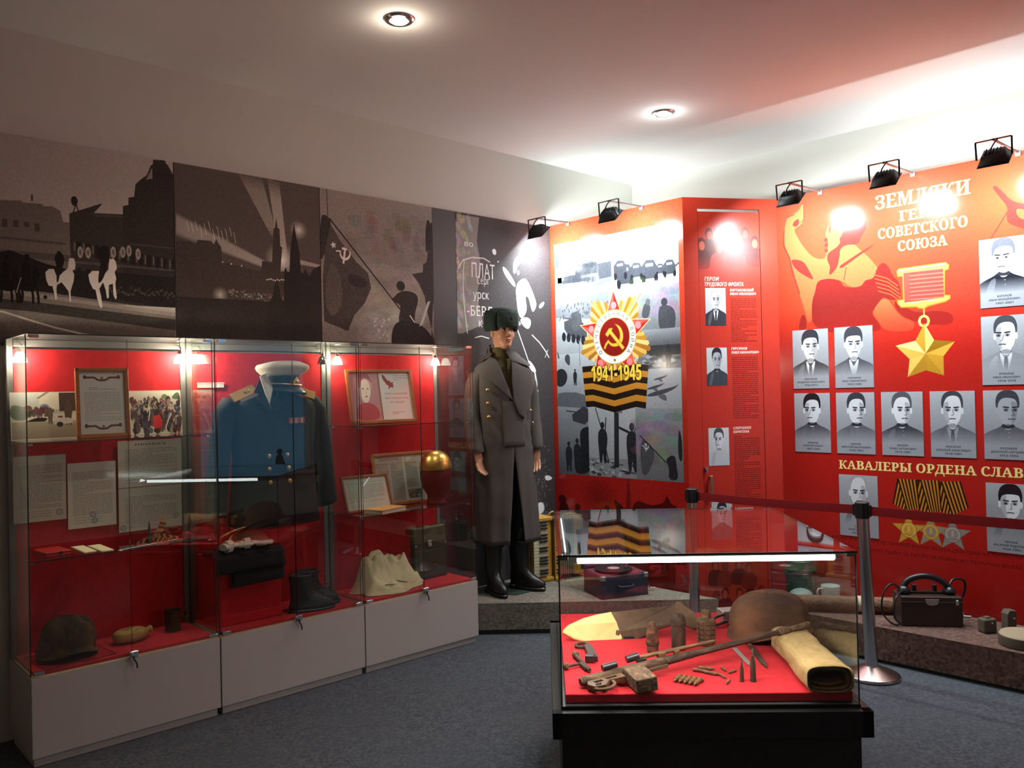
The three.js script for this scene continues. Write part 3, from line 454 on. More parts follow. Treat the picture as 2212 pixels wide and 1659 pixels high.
const atlas = sheet(0, 0, 1600, 1200, 2048, 1536, (d) => {
  d.fill('#888b92');
  CAPS.forEach((c, i) => { const u = (i % 6) * 260 + 4, v = 1200 - (Math.floor(i / 6) + 1) * 396 + 4; portrait(d, u, v, u + 245, v + 388, { ...LOOK[i], caption: c }); });
  DOORLOOK.forEach((o, i) => portrait(d, 4 + i * 200, 40, 4 + i * 200 + 146, 40 + 251, o));
  grain(d.g, d.pw, d.ph, 9);
});
const cardMat = printOf('portrait_print', atlas, { roughness: 0.22, specularIntensity: 0.9 });
std('card_side', { color: rgb(0.35, 0.35, 0.36), roughness: 0.6 });
const cellUv = (i) => { const u = (i % 6) * 260 + 4, v = 1200 - (Math.floor(i / 6) + 1) * 396 + 4; return [u / 1600, v / 1200, (u + 245) / 1600, (v + 388) / 1200]; };

// ---------------------------------------------------------------- collage panel
const collage = sheet(0, 0, 1220, H * 1000, 886, 2048, (d) => {
  d.fill(d.shade('#c4442a', '#a31f18', 0, 2820, 0, 400));
  d.rect('#a8201a', 0, 0, 1220, 925);
  // dark silhouettes below the photographs
  const dk = 'rgba(70,14,12,0.85)';
  d.ell(dk, 77, 729, 40, 34); d.blob(dk, [43, 710, 109, 715, 151, 663, 137, 558, 27, 547]);
  d.poly('rgba(96,20,16,0.7)', [687, 716, 707, 919, 721, 920, 730, 720]); d.poly('rgba(96,20,16,0.6)', [630, 711, 799, 726, 792, 474, 622, 455]);
  d.blob(dk, [573, 767, 593, 765, 649, 728, 667, 685, 609, 649, 592, 731]); d.blob(dk, [744, 743, 801, 778, 837, 766, 909, 750, 1016, 773, 1035, 832, 1060, 805, 1068, 777, 1136, 754, 1133, 655, 741, 617]);
  d.ell(d.halo('rgba(110,20,18,0.6)', 'rgba(110,20,18,0)', 440, 780, 190), 440, 780, 190, 120);
  for (let i = 0; i < 9; i++) person(d, 'rgba(66,12,10,0.8)', 90 + i * 130 + rnd() * 40, 300 + rnd() * 60, 300 + rnd() * 120);
  d.rect(d.shade('rgba(70,12,10,0)', 'rgba(70,12,10,0.7)', 0, 560, 0, 200), 0, 0, 1220, 560);
  const R0 = [50, 925, 1180, 925, 1180, 2668, 50, 2668];
  d.clip(R0, () => {
    d.fill('#9a9da3');
    d.rect(d.shade('#d5d8da', '#c3c7ca', 0, 2668, 0, 2290), 50, 2270, 1180, 2668);
    // ruined gate, upper left
    const dark = '#4b4d54', mid = '#6f7279';
    d.poly(mid, [51, 2546, 125, 2558, 153, 2532, 212, 2553, 260, 2558, 297, 2535, 389, 2509, 462, 2493, 479, 2470, 498, 2495, 608, 2481, 608, 2331, 474, 2311, 253, 2342, 40, 2351]);
    d.poly(dark, [61, 2544, 73, 2615, 102, 2611, 105, 2546, 115, 2537, 63, 2472]); d.poly(dark, [479, 2470, 603, 2474, 604, 2365, 485, 2358]);
    d.ell('#33353b', 192, 2385, 38, 62); for (const a of [[176, 2487], [263, 2493], [323, 2468]]) d.ell('#d4d6d9', ...a, 17, 24);
    for (let i = 0; i < 46; i++) d.rect(`rgba(${rnd() > 0.5 ? '50,52,58' : '190,193,196'},0.5)`, 60 + rnd() * 400, 2310 + rnd() * 200, 72 + rnd() * 420, 2318 + rnd() * 200);
    // column of trucks with guns, upper right
    d.blob('#b3b6ba', [806, 2428, 841, 2483, 891, 2509, 954, 2468, 961, 2428, 985, 2412]);
    const truck = (a, s) => { const [u, v] = a; d.poly('#3c3e45', [u - s, v, u - s, v + s * 1.3, u - s * 0.4, v + s * 1.9, u + s * 0.5, v + s * 1.8, u + s * 0.9, v + s * 1.1, u + s, v]); for (const q of [-0.75, 0.75]) d.ell('#1e1f24', u + s * q, v, s * 0.24, s * 0.42); d.rect('#8f9298', u - s * 0.5, v + s * 1.2, u + s * 0.4, v + s * 1.5); };
    truck([727, 2297], 75); truck([942, 2310], 70); truck([828, 2333], 55); truck([686, 2356], 60); truck([1107, 2323], 52); truck([1030, 2335], 36);
    d.line('#3c3e45', 12, [1139, 2361, 1185, 2393]);
    d.rect(d.shade('#cdd0d3', '#b5b8bc', 0, 2300, 0, 2180), 50, 2180, 1180, 2262);
    // tank on a square, middle left
    d.rect(d.shade('#b9bdc1', '#9fa3a8', 0, 2250, 0, 1800), 50, 1800, 640, 2210);
    d.poly('#7d8087', [49, 2109, 51, 2175, 179, 2202, 260, 2216, 275, 2242, 396, 2246, 425, 2265, 575, 2260, 569, 2062]); for (let i = 0; i < 70; i++) { const u = 70 + rnd() * 520, v = 2080 + rnd() * 110; d.rect('rgba(52,54,60,0.55)', u, v, u + 10, v + 18); }
    d.poly('#4a4c52', [135, 2074, 205, 2091, 214, 2134, 272, 2145, 307, 2115, 313, 2061, 361, 2014, 359, 1945, 316, 1942, 259, 1935, 172, 1973, 137, 2019]);
    for (let i = 0; i < 5; i++) d.ell('#25262b', 190 + i * 48 - 60, 1960 - i * 9, 20, 34); d.line('#4a4c52', 10, [198, 2091, 139, 2101]);
    // soldiers from behind in smoke, middle right
    d.rect(d.shade('#a3a6ab', '#77797f', 0, 2290, 0, 1980), 760, 1960, 1180, 2290); for (let i = 0; i < 40; i++) d.ell(`rgba(${60 + rnd() * 130},${62 + rnd() * 130},${66 + rnd() * 130},0.16)`, 780 + rnd() * 400, 1990 + rnd() * 290, 40 + rnd() * 60, 26 + rnd() * 40);
    d.blob('#4a4a50', [861, 2044, 876, 2123, 908, 2156, 944, 2122, 930, 2064, 917, 2040]); d.ell('#5e5f65', 920, 2152, 20, 22);
    d.blob('#45454b', [1001, 2013, 1010, 2106, 1040, 2118, 1100, 2113, 1140, 2080, 1149, 2016, 1130, 1930, 1023, 1932]); d.ell('#3b3b40', 1056, 2139, 26, 28);
    // burning field and guns
    d.rect('#6a6b70', 760, 1690, 1180, 1960); d.rect('#2f3035', 760, 1780, 1180, 1850); d.rect(d.shade('#8d9095', '#55565b', 0, 1960, 0, 1850), 760, 1850, 1180, 1960); for (let i = 0; i < 30; i++) d.ell(`rgba(${rnd() > 0.5 ? '205,207,209' : '30,31,35'},0.5)`, 780 + rnd() * 390, 1700 + rnd() * 90, 10 + rnd() * 36, 5 + rnd() * 10);
    person(d, '#26272b', 1081, 1684, 170); d.line('#26272b', 9, [1064, 1699, 1074, 1846]);
    // flags and crowd, lower left
    d.rect(d.shade('#b3b7bc', '#9a9ea4', 0, 1830, 0, 1540), 50, 1530, 460, 1830); d.blob('#45464c', [129, 1784, 142, 1827, 186, 1825, 187, 1743, 165, 1744]); d.blob('#55565c', [53, 1875, 85, 1802, 62, 1792]);
    d.blob('#2d2e33', [36, 1699, 90, 1725, 142, 1706, 162, 1651, 123, 1586, 40, 1582]); person(d, '#2a2b30', 234, 1589, 125); d.line('#85888d', 8, [284, 1923, 285, 1739]);
    // planes, lower right
    d.rect(d.shade('#a8abb0', '#9a9da3', 0, 1690, 0, 1400), 780, 1400, 1180, 1690);
    const plane = (u, v, s) => { d.blob('#43444a', [u - s, v - s * 0.12, u - s * 0.4, v + s * 0.1, u + s * 0.9, v + s * 0.34, u + s, v + s * 0.5, u + s * 0.8, v + s * 0.22, u - s * 0.2, v - s * 0.12]); d.blob('#5a5b61', [u - s * 0.3, v - s * 0.1, u + s * 0.2, v - s * 0.35, u + s * 0.3, v - s * 0.28, u + s * 0.2, v]); };
    plane(1008, 1620, 66); plane(964, 1559, 84); plane(1017, 1519, 150);
    // tanks among ruins, soldiers under a tree
    d.rect(d.shade('#a0a3a8', '#85888d', 0, 1530, 0, 1300), 50, 1240, 350, 1540); d.poly('#63656b', [43, 1437, 57, 1534, 123, 1541, 241, 1539, 314, 1523, 375, 1483, 394, 1444, 311, 1421]); d.poly('#3c3d43', [194, 1373, 226, 1389, 312, 1436, 373, 1405, 371, 1343, 318, 1299, 203, 1325]); d.line('#3c3d43', 9, [141, 1401, 258, 1389]);
    d.rect(d.shade('#8a8d92', '#5b5c61', 0, 1290, 0, 925), 50, 925, 355, 1262); d.blob('#26272b', [264, 1231, 296, 1279, 400, 1289, 394, 939, 180, 928, 280, 1082]); person(d, '#2d2e33', 154, 942, 230); person(d, '#2b2c31', 239, 947, 250);
    // the border post, lower centre
    d.rect(d.shade('#b3b5b9', '#a4a6aa', 0, 1560, 0, 1050), 355, 1030, 790, 1560); d.rect('#8a8c91', 355, 925, 790, 1060); for (let i = 0; i < 50; i++) d.ell(`rgba(${rnd() > 0.6 ? '200,202,204' : '26,27,31'},0.6)`, 360 + rnd() * 430, 930 + rnd() * 110, 6 + rnd() * 22, 4 + rnd() * 9);
    d.poly('#2e2f34', [600, 1397, 642, 1398, 633, 998, 590, 996]); d.poly('#6f7177', [578, 1487, 679, 1465, 672, 1384, 575, 1397]);
    d.text('СССР', 628, 1419, 42, '#17181c', { align: 'center', width: 82, rot: -0.1 });
    person(d, '#2b2c31', 487, 1021, 300, { gun: 1 }); d.line('#2b2c31', 8, [426, 1420, 480, 1267, 542, 1024]); person(d, '#2b2c31', 756, 967, 350); d.line('#2b2c31', 18, [637, 1284, 731, 1249]); d.line('#2b2c31', 9, [758, 1212, 793, 1287]);
    // flag over smoke, lower right
    d.rect(d.shade('#8d9095', '#6d6f74', 0, 1420, 0, 925), 790, 925, 1180, 1420); for (let i = 0; i < 34; i++) d.ell(`rgba(${50 + rnd() * 140},${52 + rnd() * 140},${56 + rnd() * 140},0.18)`, 800 + rnd() * 380, 1040 + rnd() * 360, 30 + rnd() * 60, 24 + rnd() * 50);
    d.blob('#4c4d52', [828, 1221, 904, 1179, 955, 1115, 926, 1034, 879, 952, 825, 963]); emblem(d, '#d0d2d5', 876, 1156, 38, 0.8); d.blob('#2a2b30', [1033, 1068, 1086, 1106, 1120, 1093, 1126, 1022, 1141, 938, 1055, 933, 1066, 1019]); d.blob('#2a2b30', [1147, 1299, 1174, 1222, 1174, 1053, 1137, 1080]);
    d.line('#2a2b30', 8, [828, 1228, 1037, 1054]);
    grain(d.g, d.pw, d.ph, 12);
  });
  // the order: gold rays, red enamel star, white ring, ribbon with the years
  const cu = 617, cv = 1930, gold = ['#d8a552', '#b37a2c', '#e6bd74', '#a36a24'];
  for (let k = 0; k < 5; k++) for (let i = 0; i < 9; i++) { const t0 = Math.PI / 2 + Math.PI / 5 + (k * 2 * Math.PI) / 5, a0 = t0 + ((i - 4.5) / 9) * 1.02, a1 = t0 + ((i - 3.5) / 9) * 1.02, r = 325 - Math.abs(i - 4) * 22; d.poly(gold[(i * 7 + k) % 4], [cu, cv, cu + Math.cos(a0) * r, cv + Math.sin(a0) * r, cu + Math.cos((a0 + a1) / 2) * (r + 10), cv + Math.sin((a0 + a1) / 2) * (r + 10), cu + Math.cos(a1) * r, cv + Math.sin(a1) * r]); }
  d.line('#8a6228', 8, [cu - 250, cv - 285, cu + 240, cv + 280]); d.line('#d9b372', 14, [cu - 235, cv + 285, cu + 245, cv - 260]); d.line('#e8c98e', 9, [cu + 130, cv + 150, cu + 235, cv + 285]);
  d.poly('#e3c084', starPts(cu, cv, 342, 150)); d.poly('#c3241f', starPts(cu, cv, 326, 142));
  for (let k = 0; k < 5; k++) { const t = Math.PI / 2 + (k * 2 * Math.PI) / 5; d.poly('#e4534a', [cu, cv, cu + Math.cos(t) * 318, cv + Math.sin(t) * 318, cu + Math.cos(t + 0.6) * 140, cv + Math.sin(t + 0.6) * 140]); d.ell('#ee7f86', cu + Math.cos(t) * 225, cv + Math.sin(t) * 225, 26, 26); }
  d.ell('#c79a50', cu, cv, 197, 197); d.ell('#e9e6e2', cu, cv, 190, 190); d.ell('#c79a50', cu, cv, 142, 142); d.ell('#7d1713', cu, cv, 136, 136);
  [...'ОТЕЧЕСТВЕННАЯ ВОЙНА'].forEach((s, i) => { const t = (-129 + i * 14.4) * Math.PI / 180; d.text(s, cu + Math.sin(t) * 152, cv + Math.cos(t) * 152, 30, '#7b6f5c', { align: 'center', rot: -t }); });
  d.poly('#8a5a22', starPts(cu, cv - 166, 17)); emblem(d, '#e8a93c', cu, cv + 6, 138, 0, '#a3641c');
  const A4 = (q) => [[q[0], q[1]], [q[2], q[3]], [q[4], q[5]], [q[6], q[7]]];
  ribbon(d, ...A4([432, 1569, 554, 1541, 498, 1494, 714, 1610])); ribbon(d, ...A4([796, 1567, 730, 1492, 351, 1678, 348, 1571]));
  for (let i = 0; i < 7; i++) { const t0 = i / 7, c = i % 2 ? '#c8842e' : '#241710', q = (u, v) => [u, v]; const top = [[306, 1728], [395, 1732], [605, 1690], [814, 1729], [913, 1717]], h = 300; d.poly(c, [...top.flatMap(([u, v], k) => q(u + (k - 2) * -t0 * 16, v - t0 * h)), ...top.slice().reverse().flatMap(([u, v], k) => q(u + (2 - k) * -(t0 + 1 / 7) * 16, v - (t0 + 1 / 7) * h))]); }
  { const [, v] = [623, 1617]; d.text('1941-1945', cu + 6, v, 112, '#e8b42c', { align: 'center', width: 470, edge: '#3a2008', edgeW: 12 }); d.text('1941-1945', cu + 6, v + 3, 108, '#f2cf4a', { align: 'center', width: 462 }); }
});

const collageMat = printOf('collage_print', collage, GLOSS);
one('collage_panel', 'tall red panel with black and white photo collage and star order dated 1941-1945', 'exhibition panel', mv(board(1.22, H, 0.02), X1 + 0.01, H / 2, -3.79, 0, -Math.PI / 2), faced(collageMat, M.red_laminate));

// ---------------------------------------------------------------- the slanted panel with a door in it
const doorPrint = sheet(0, 0, 677, 2820, 491, 2048, (d) => {
  d.fill('#a82b1f'); d.fill(d.shade('#b53724', '#b0281d', 0, 2820, 0, 300));
  const sil = (u, v, s, c, f) => { d.blob(c, [u - s * 0.55, v - s, u - s * 0.5, v - s * 0.2, u - s * 0.18, v + s * 0.06, u + s * 0.18, v + s * 0.06, u + s * 0.5, v - s * 0.2, u + s * 0.55, v - s]); d.ell(c, u, v + s * 0.32, s * 0.24, s * 0.32); if (f) d.ell(f, u + s * 0.02, v + s * 0.22, s * 0.16, s * 0.24); };
  const dk = '#66211d', fc = '#b44a37';
  d.clip([104, 2250, 548, 2250, 548, 2735, 104, 2735], () => {
    for (const a of [[185, 2572], [307, 2567], [445, 2583]]) sil(a[0], a[1] - 30, 120, dk, fc);
    for (const a of [[130, 2480], [512, 2498]]) sil(a[0], a[1] - 10, 130, '#5a1a18', '#c05a43'); for (const a of [[254, 2460], [369, 2475]]) sil(a[0], a[1] - 10, 130, '#a03a2c', '#c2604a');
    sil(369, 2468, 118, '#6a2420', '#c2604a'); d.rect(d.shade('rgba(176,52,36,0)', 'rgba(177,50,35,1)', 0, 2430, 0, 2300), 104, 2240, 548, 2430);
  });
  d.text('ГЕРОИ', 142, 2264, 27, '#e3c8c0', { width: 106, skew: 0.15 }); d.text('ТРУДОВОГО ФРОНТА', 142, 2229, 27, '#e3c8c0', { width: 282, skew: 0.15 });
  const names = [['БОРТАКОВСКИЙ', 'ИВАН ИВАНОВИЧ', 2195], ['ГИРСИНОВ', 'ПАВЕЛ НИКИФОРОВИЧ', 1802], ['СЛЕПЧЕНКО', 'ХАРИТОНА', 1270], ['АЛЕКСАНДРОВИЧ', '', 783]];
  names.forEach(([a, b, v], i) => { d.text(a, 324, v, 17, '#ecd5cf', { width: Math.min(200, a.length * 14.5), skew: 0.15 }); d.text(b, 324, v - 25, 17, '#ecd5cf', { width: Math.min(200, b.length * 14.5), skew: 0.15 }); d.lines('rgba(100,22,18,0.75)', 328, 515, v - 48, [1850, 1340, 800, 500][i], 13.5, 6); });
  d.clip([120, 20, 520, 20, 520, 480, 120, 480], () => { d.rect('#a3301f', 120, 20, 520, 480); for (let i = 0; i < 9; i++) sil(150 + (i % 5) * 86 + rnd() * 30, 130 + Math.floor(i / 5) * 170 + rnd() * 40, 110, i % 2 ? '#5a1614' : '#7a2019', i % 3 ? '#a53c2a' : null); });
  grain(d.g, d.pw, d.ph, 6);
});
const doorMat = printOf('door_print', doorPrint, { roughness: 0.24, specularIntensity: 0.8 });
{
  const g = new THREE.Group(); g.name = 'door_1'; g.userData.kind = 'structure'; g.position.set(X1, 0, ZD0); g.rotation.y = DTURN; scene.add(g);
  const w = DW, uv = (u0, u1, v0, v1) => [u0 / 677, v0 / 2820, u1 / 677, v1 / 2820];
  const plate = (name, u0, u1, v0, v1, z, t = 0.02) => part(g, name, board((u1 - u0) / 1000, (v1 - v0) / 1000, t, uv(u0, u1, v0, v1)).translate((u0 + u1) / 2000 * (w / 0.677), (v0 + v1) / 2000, z - t / 2), faced(doorMat, M.red_laminate));
  plate('door_jamb', 0, 104, 0, 2820, 0); plate('door_jamb', 552, 677, 0, 2820, 0); plate('door_header', 104, 552, 2748, 2820, 0);
  const leaf = plate('door_leaf', 107, 549, 8, 2728, -0.003);
  [[147, 1966], [146, 1567], [146, 1032], [156, 540]].forEach(([u, v], i) => part(leaf, 'portrait', board(0.146, 0.251, 0.002, [(4 + i * 200) / 1600, 40 / 1200, (150 + i * 200) / 1600, 291 / 1200]).translate((u + 73) / 1000, v / 1000 + 0.1255, -0.002), faced(cardMat, M.card_side)));
  part(g, 'door_handle', [bx(0.022, 0.13, 0.014, 0.146, 0.905, 0.03, 0.004), ...[0.96, 0.85].map((y) => mv(cyl(0.006, 0.006, 0.04, 0, 0, 0, 10), 0.146, y, 0.012, Math.PI / 2))], std('bronze', { color: rgb(0.32, 0.17, 0.10), roughness: 0.4, metalness: 0.7 }));
  part(g, 'door_lock', [mv(cyl(0.013, 0.013, 0.022, 0, 0, 0, 18), 0.122, 1.018, 0.008, Math.PI / 2), bx(0.012, 0.02, 0.004, 0.122, 1.0, 0.02, 0.001)], M.chrome);
}

// ---------------------------------------------------------------- the hero panel
const P3 = 2815;
const heroPrint = sheet(0, 0, P3, 2820, 2044, 2048, (d) => {
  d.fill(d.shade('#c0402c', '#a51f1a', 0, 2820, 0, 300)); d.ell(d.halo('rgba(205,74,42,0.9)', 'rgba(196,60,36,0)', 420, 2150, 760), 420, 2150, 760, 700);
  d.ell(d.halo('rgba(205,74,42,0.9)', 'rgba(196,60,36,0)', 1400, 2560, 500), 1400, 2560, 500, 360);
  const o1 = '#d6603a', o2 = '#c9502f', k1 = '#8a2c26', k2 = '#7b2320';
  const S = (c, a) => d.blob(c, a);
  S(o1, [64, 2672, 113, 2698, 161, 2712, 186, 2758, 203, 2744, 194, 2634, 158, 2612, 122, 2596, 150, 2535, 184, 2475, 252, 2388, 331, 2367, 349, 2413, 362, 2482, 335, 2529, 359, 2580, 394, 2607, 426, 2591, 447, 2545, 510, 2460, 552, 2412, 623, 2339, 673, 2270, 697, 2205, 598, 2164, 502, 2163, 439, 2224, 328, 2242, 270, 2199, 241, 1993, 205, 1951, 190, 2041, 136, 2213, 99, 2386, 47, 2505]);
  S(k1, [117, 2641, 160, 2668, 165, 2628, 140, 2609, 117, 2619]); S(k1, [93, 2403, 182, 2381, 215, 2326, 254, 2250, 242, 2246, 150, 2307, 110, 2356]); d.line(k1, 9, [53, 2595, 44, 2506, 87, 2410, 108, 2306, 152, 2167]); d.line(k1, 5, [198, 2756, 195, 2651, 171, 2633]); d.line(k1, 6, [76, 2682, 131, 2695]);
  S(k1, [359, 2559, 394, 2618, 461, 2644, 557, 2617, 609, 2582, 608, 2530, 569, 2473, 552, 2433, 477, 2444, 432, 2396, 419, 2312, 373, 2264, 356, 2266, 369, 2318, 348, 2354, 349, 2408, 411, 2432, 445, 2470, 413, 2518, 380, 2512]);
  S(o1, [382, 2604, 438, 2621, 470, 2584, 463, 2531, 423, 2473, 390, 2478, 369, 2535]); for (const q of [[343, 2493], [345, 2460], [344, 2425]]) d.ell(k1, ...q, 12, 14);
  S(k1, [424, 2311, 474, 2337, 572, 2388, 652, 2424, 646, 2409, 550, 2359, 485, 2320, 435, 2294]); S(o1, [433, 2429, 499, 2446, 552, 2422, 497, 2388, 431, 2354]); d.line(k1, 5, [473, 2300, 455, 2222]);
  S(k2, [276, 2237, 361, 2243, 438, 2218, 448, 2174, 566, 2162, 589, 2207, 646, 2206, 663, 2271, 705, 2308, 745, 2261, 754, 2219, 797, 2173, 810, 2090, 789, 2062, 739, 2066, 694, 2091, 657, 2032, 620, 1994, 665, 1938, 694, 1864, 238, 1894, 232, 2093, 263, 2167]);
  for (let i = 0; i < 5; i++) d.line(o2, 7, [647, 2232, 723, 2202, 787, 2149].map((v, j) => v - (j % 2 ? i * 26 : i * -6)));
  S(k2, [760, 2064, 818, 2023, 894, 1971, 1009, 1981, 1100, 1954, 1098, 1886, 960, 1896, 845, 1935, 778, 1991]); S(o1, [625, 1999, 694, 2086, 734, 2067, 768, 2002, 816, 1947, 884, 1926, 873, 1862, 704, 1873, 660, 1949]); S(k2, [133, 1912, 160, 2027, 195, 2013, 198, 1907]);
  // machine gun and cap at the upper right
  S(k1, [1317, 2652, 1338, 2655, 1376, 2611, 1414, 2553, 1484, 2518, 1573, 2588, 1567, 2347, 1417, 2413, 1385, 2448, 1400, 2519, 1356, 2585]); d.line(k1, 7, [1400, 2504, 1310, 2364]); S(o2, [1432, 2513, 1495, 2487, 1494, 2430, 1444, 2453]);
  for (let i = 0; i < 5; i++) S(k2, [1650 + i * 200, 2100, 1700 + i * 200, 2500, 1800 + i * 200, 2450, 1830 + i * 200, 2100]);
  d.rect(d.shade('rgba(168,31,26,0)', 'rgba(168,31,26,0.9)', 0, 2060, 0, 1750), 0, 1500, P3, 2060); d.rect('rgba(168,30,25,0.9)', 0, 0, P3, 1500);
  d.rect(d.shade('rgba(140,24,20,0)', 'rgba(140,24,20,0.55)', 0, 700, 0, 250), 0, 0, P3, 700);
  const heading = (s, u, v, mm, w, al = 'left') => { d.text(s, u + 4, v - 4, mm, '#6e3512', { face: 'serif', width: w, align: al }); d.text(s, u, v, mm, '#e9b95c', { face: 'serif', width: w, align: al }); d.text(s, u - 1.5, v + 2.5, mm * 0.97, '#f3d58e', { face: 'serif', width: w, align: al }); };
  heading('ЗЕМЛЯКИ', 664, 2632, 86, 548); heading('ГЕРОИ', 806, 2537, 64, 312); heading('СОВЕТСКОГО', 675, 2447, 64, 518); heading('СОЮЗА', 793, 2356, 62, 285);
  heading('КАВАЛЕРЫ ОРДЕНА СЛАВЫ', 390, 1014, 54, 1125);
  // gold star on its red ribbon block
  const g1 = '#caa04c', g2 = '#e8cd8c', g3 = '#9c7426';
  d.poly(g3, [783, 2234, 795, 2252, 1064, 2258, 1084, 2240, 1081, 2213, 1060, 2208, 1056, 2066, 1087, 2063, 1086, 2040, 1059, 2024, 959, 2005, 940, 1991, 903, 1999, 896, 2007, 804, 2011, 781, 2041, 782, 2061, 817, 2062, 817, 2202, 789, 2201]);
  d.poly(g1, [788, 2229, 798, 2246, 1064, 2252, 1078, 2237, 1076, 2218, 1055, 2213, 1051, 2061, 1082, 2058, 1081, 2043, 1055, 2030, 956, 2014, 937, 2000, 907, 2006, 900, 2015, 808, 2019, 788, 2041, 790, 2057, 822, 2057, 821, 2205, 794, 2207]);
  const blk = [823, 2221, 1051, 2225, 1051, 2051, 825, 2041]; d.poly('#c8453c', blk); d.clip(blk, () => { for (let i = 0; i < 26; i++) d.line(i % 2 ? '#e0695c' : '#b53a33', 5, [860, 2020 + i * 12, 1160, 2016 + i * 12]); });
  d.line(g2, 8, [794, 2240, 1064, 2248]); d.line(g2, 5, [797, 2036, 1052, 2041]);
  { const [u, v] = [936, 1980]; d.line(g3, 9, [u, v + 16, u, v - 30]); const [a, b] = [935, 1921]; for (let i = 0; i < 24; i++) { const t = i / 24 * 6.283; d.ell(i % 3 ? g1 : g2, a + Math.cos(t) * 26, b + Math.sin(t) * 30, 8, 8); } d.line(g2, 4, [u + 2, v + 10, u + 2, v - 20]); }
  { const c = [939, 1727], R = [[937, 1907], [1104, 1790], [1039, 1593], [833, 1589], [766, 1783]], I = [[990, 1804], [1039, 1706], [940, 1627], [847, 1697], [883, 1807]], tone = ['#e2be6a', '#c99b3c', '#a87c24', '#d6ae55', '#e9cb80'], tone2 = ['#b98a2e', '#8c641a', '#b8882c', '#a27724', '#cba24a'];
    R.forEach((p, i) => { d.poly(tone[i], [...c, ...p, ...I[i]]); d.poly(tone2[i], [...c, ...p, ...I[(i + 4) % 5]]); }); }
  // three striped ribbons and three stars of the lower order
  const Z = (a) => [[a[0], a[1]], [a[2], a[3]], [a[4], a[5]], [a[6], a[7]]];
  for (const q of [[755, 972, 880, 972, 723, 814, 815, 776], [880, 972, 998, 974, 836, 799, 941, 773], [1004, 969, 1112, 976, 968, 796, 1063, 771]]) { const [a, b, c, e] = Z(q); ribbon(d, a, b, c, e); }
  for (const q of [[755, 972, 870, 971, 808, 775, 883, 803], [887, 972, 998, 974, 938, 773, 1006, 799], [1004, 969, 1115, 976, 1063, 771, 1154, 826]]) { const [a, b, c, e] = Z(q); ribbon(d, a, b, c, e); }
  for (const [q, c1, c2, c3] of [[[1063, 663], '#8b8078', '#a59a92', '#6f655f'], [[942, 667], '#8b8078', '#c79a3e', '#a0762a'], [[815, 664], '#c19238', '#d6ab52', '#966c22']]) { d.poly(c3, starPts(q[0], q[1], 106, 46)); d.poly(c1, starPts(q[0], q[1], 98, 42)); d.ell(c3, ...q, 48, 48); d.ell(c2, ...q, 43, 43); d.ell(c1, q[0], q[1], 30, 30); d.line(c3, 5, [q[0] - 26, q[1] - 26, q[0], q[1] - 33, q[0] + 26, q[1] - 26]); d.rect(c2, q[0] - 7, q[1] - 14, q[0] + 7, q[1] + 22); }
  d.text('В ГОДЫ ВЕЛИКОЙ ОТЕЧЕСТВЕННОЙ ВОЙНЫ БОЕВЫХ ДЕЙСТВИЙ НА ТЕРРИТОРИИ САМОЙЛОВСКОГО РАЙОНА', 330, 560, 21, '#6e1614', { width: 1500 });
  d.text('НЕ БЫЛО. НА ФРОНТ УШЛО 12 ТЫСЯЧ ЧЕЛОВЕК, ИЗ КОТОРЫХ БОЛЕЕ 7 ТЫСЯЧ НЕ ВЕРНУЛИСЬ', 330, 506, 21, '#6e1614', { width: 1480 });
  grain(d.g, d.pw, d.ph, 5);
});
{
  const g = new THREE.Group(); g.name = numbered('hero_panel'); g.position.set(X3, 0, ZD1); g.rotation.y = -Math.PI / 2; scene.add(g);
  tag(g, 'long red panel with gold heading, gold star medal and rows of grey portrait cards', 'exhibition panel');
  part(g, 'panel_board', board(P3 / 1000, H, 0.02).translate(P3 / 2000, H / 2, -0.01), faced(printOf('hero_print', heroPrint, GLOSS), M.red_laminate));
  const spots = [[96, 1532], [384, 1532], [1245, 1968], [1245, 1532], [97, 1113], [384, 1113], [671, 1113], [957, 1113], [1245, 1113], [390, 590], [1246, 590]];
  spots.forEach(([u, v], i) => part(g, 'portrait_card', board(0.245, 0.388, 0.003, cellUv(i)).translate((u + 122.5) / 1000, v / 1000 + 0.194, 0.0015), faced(cardMat, M.card_side)));
}

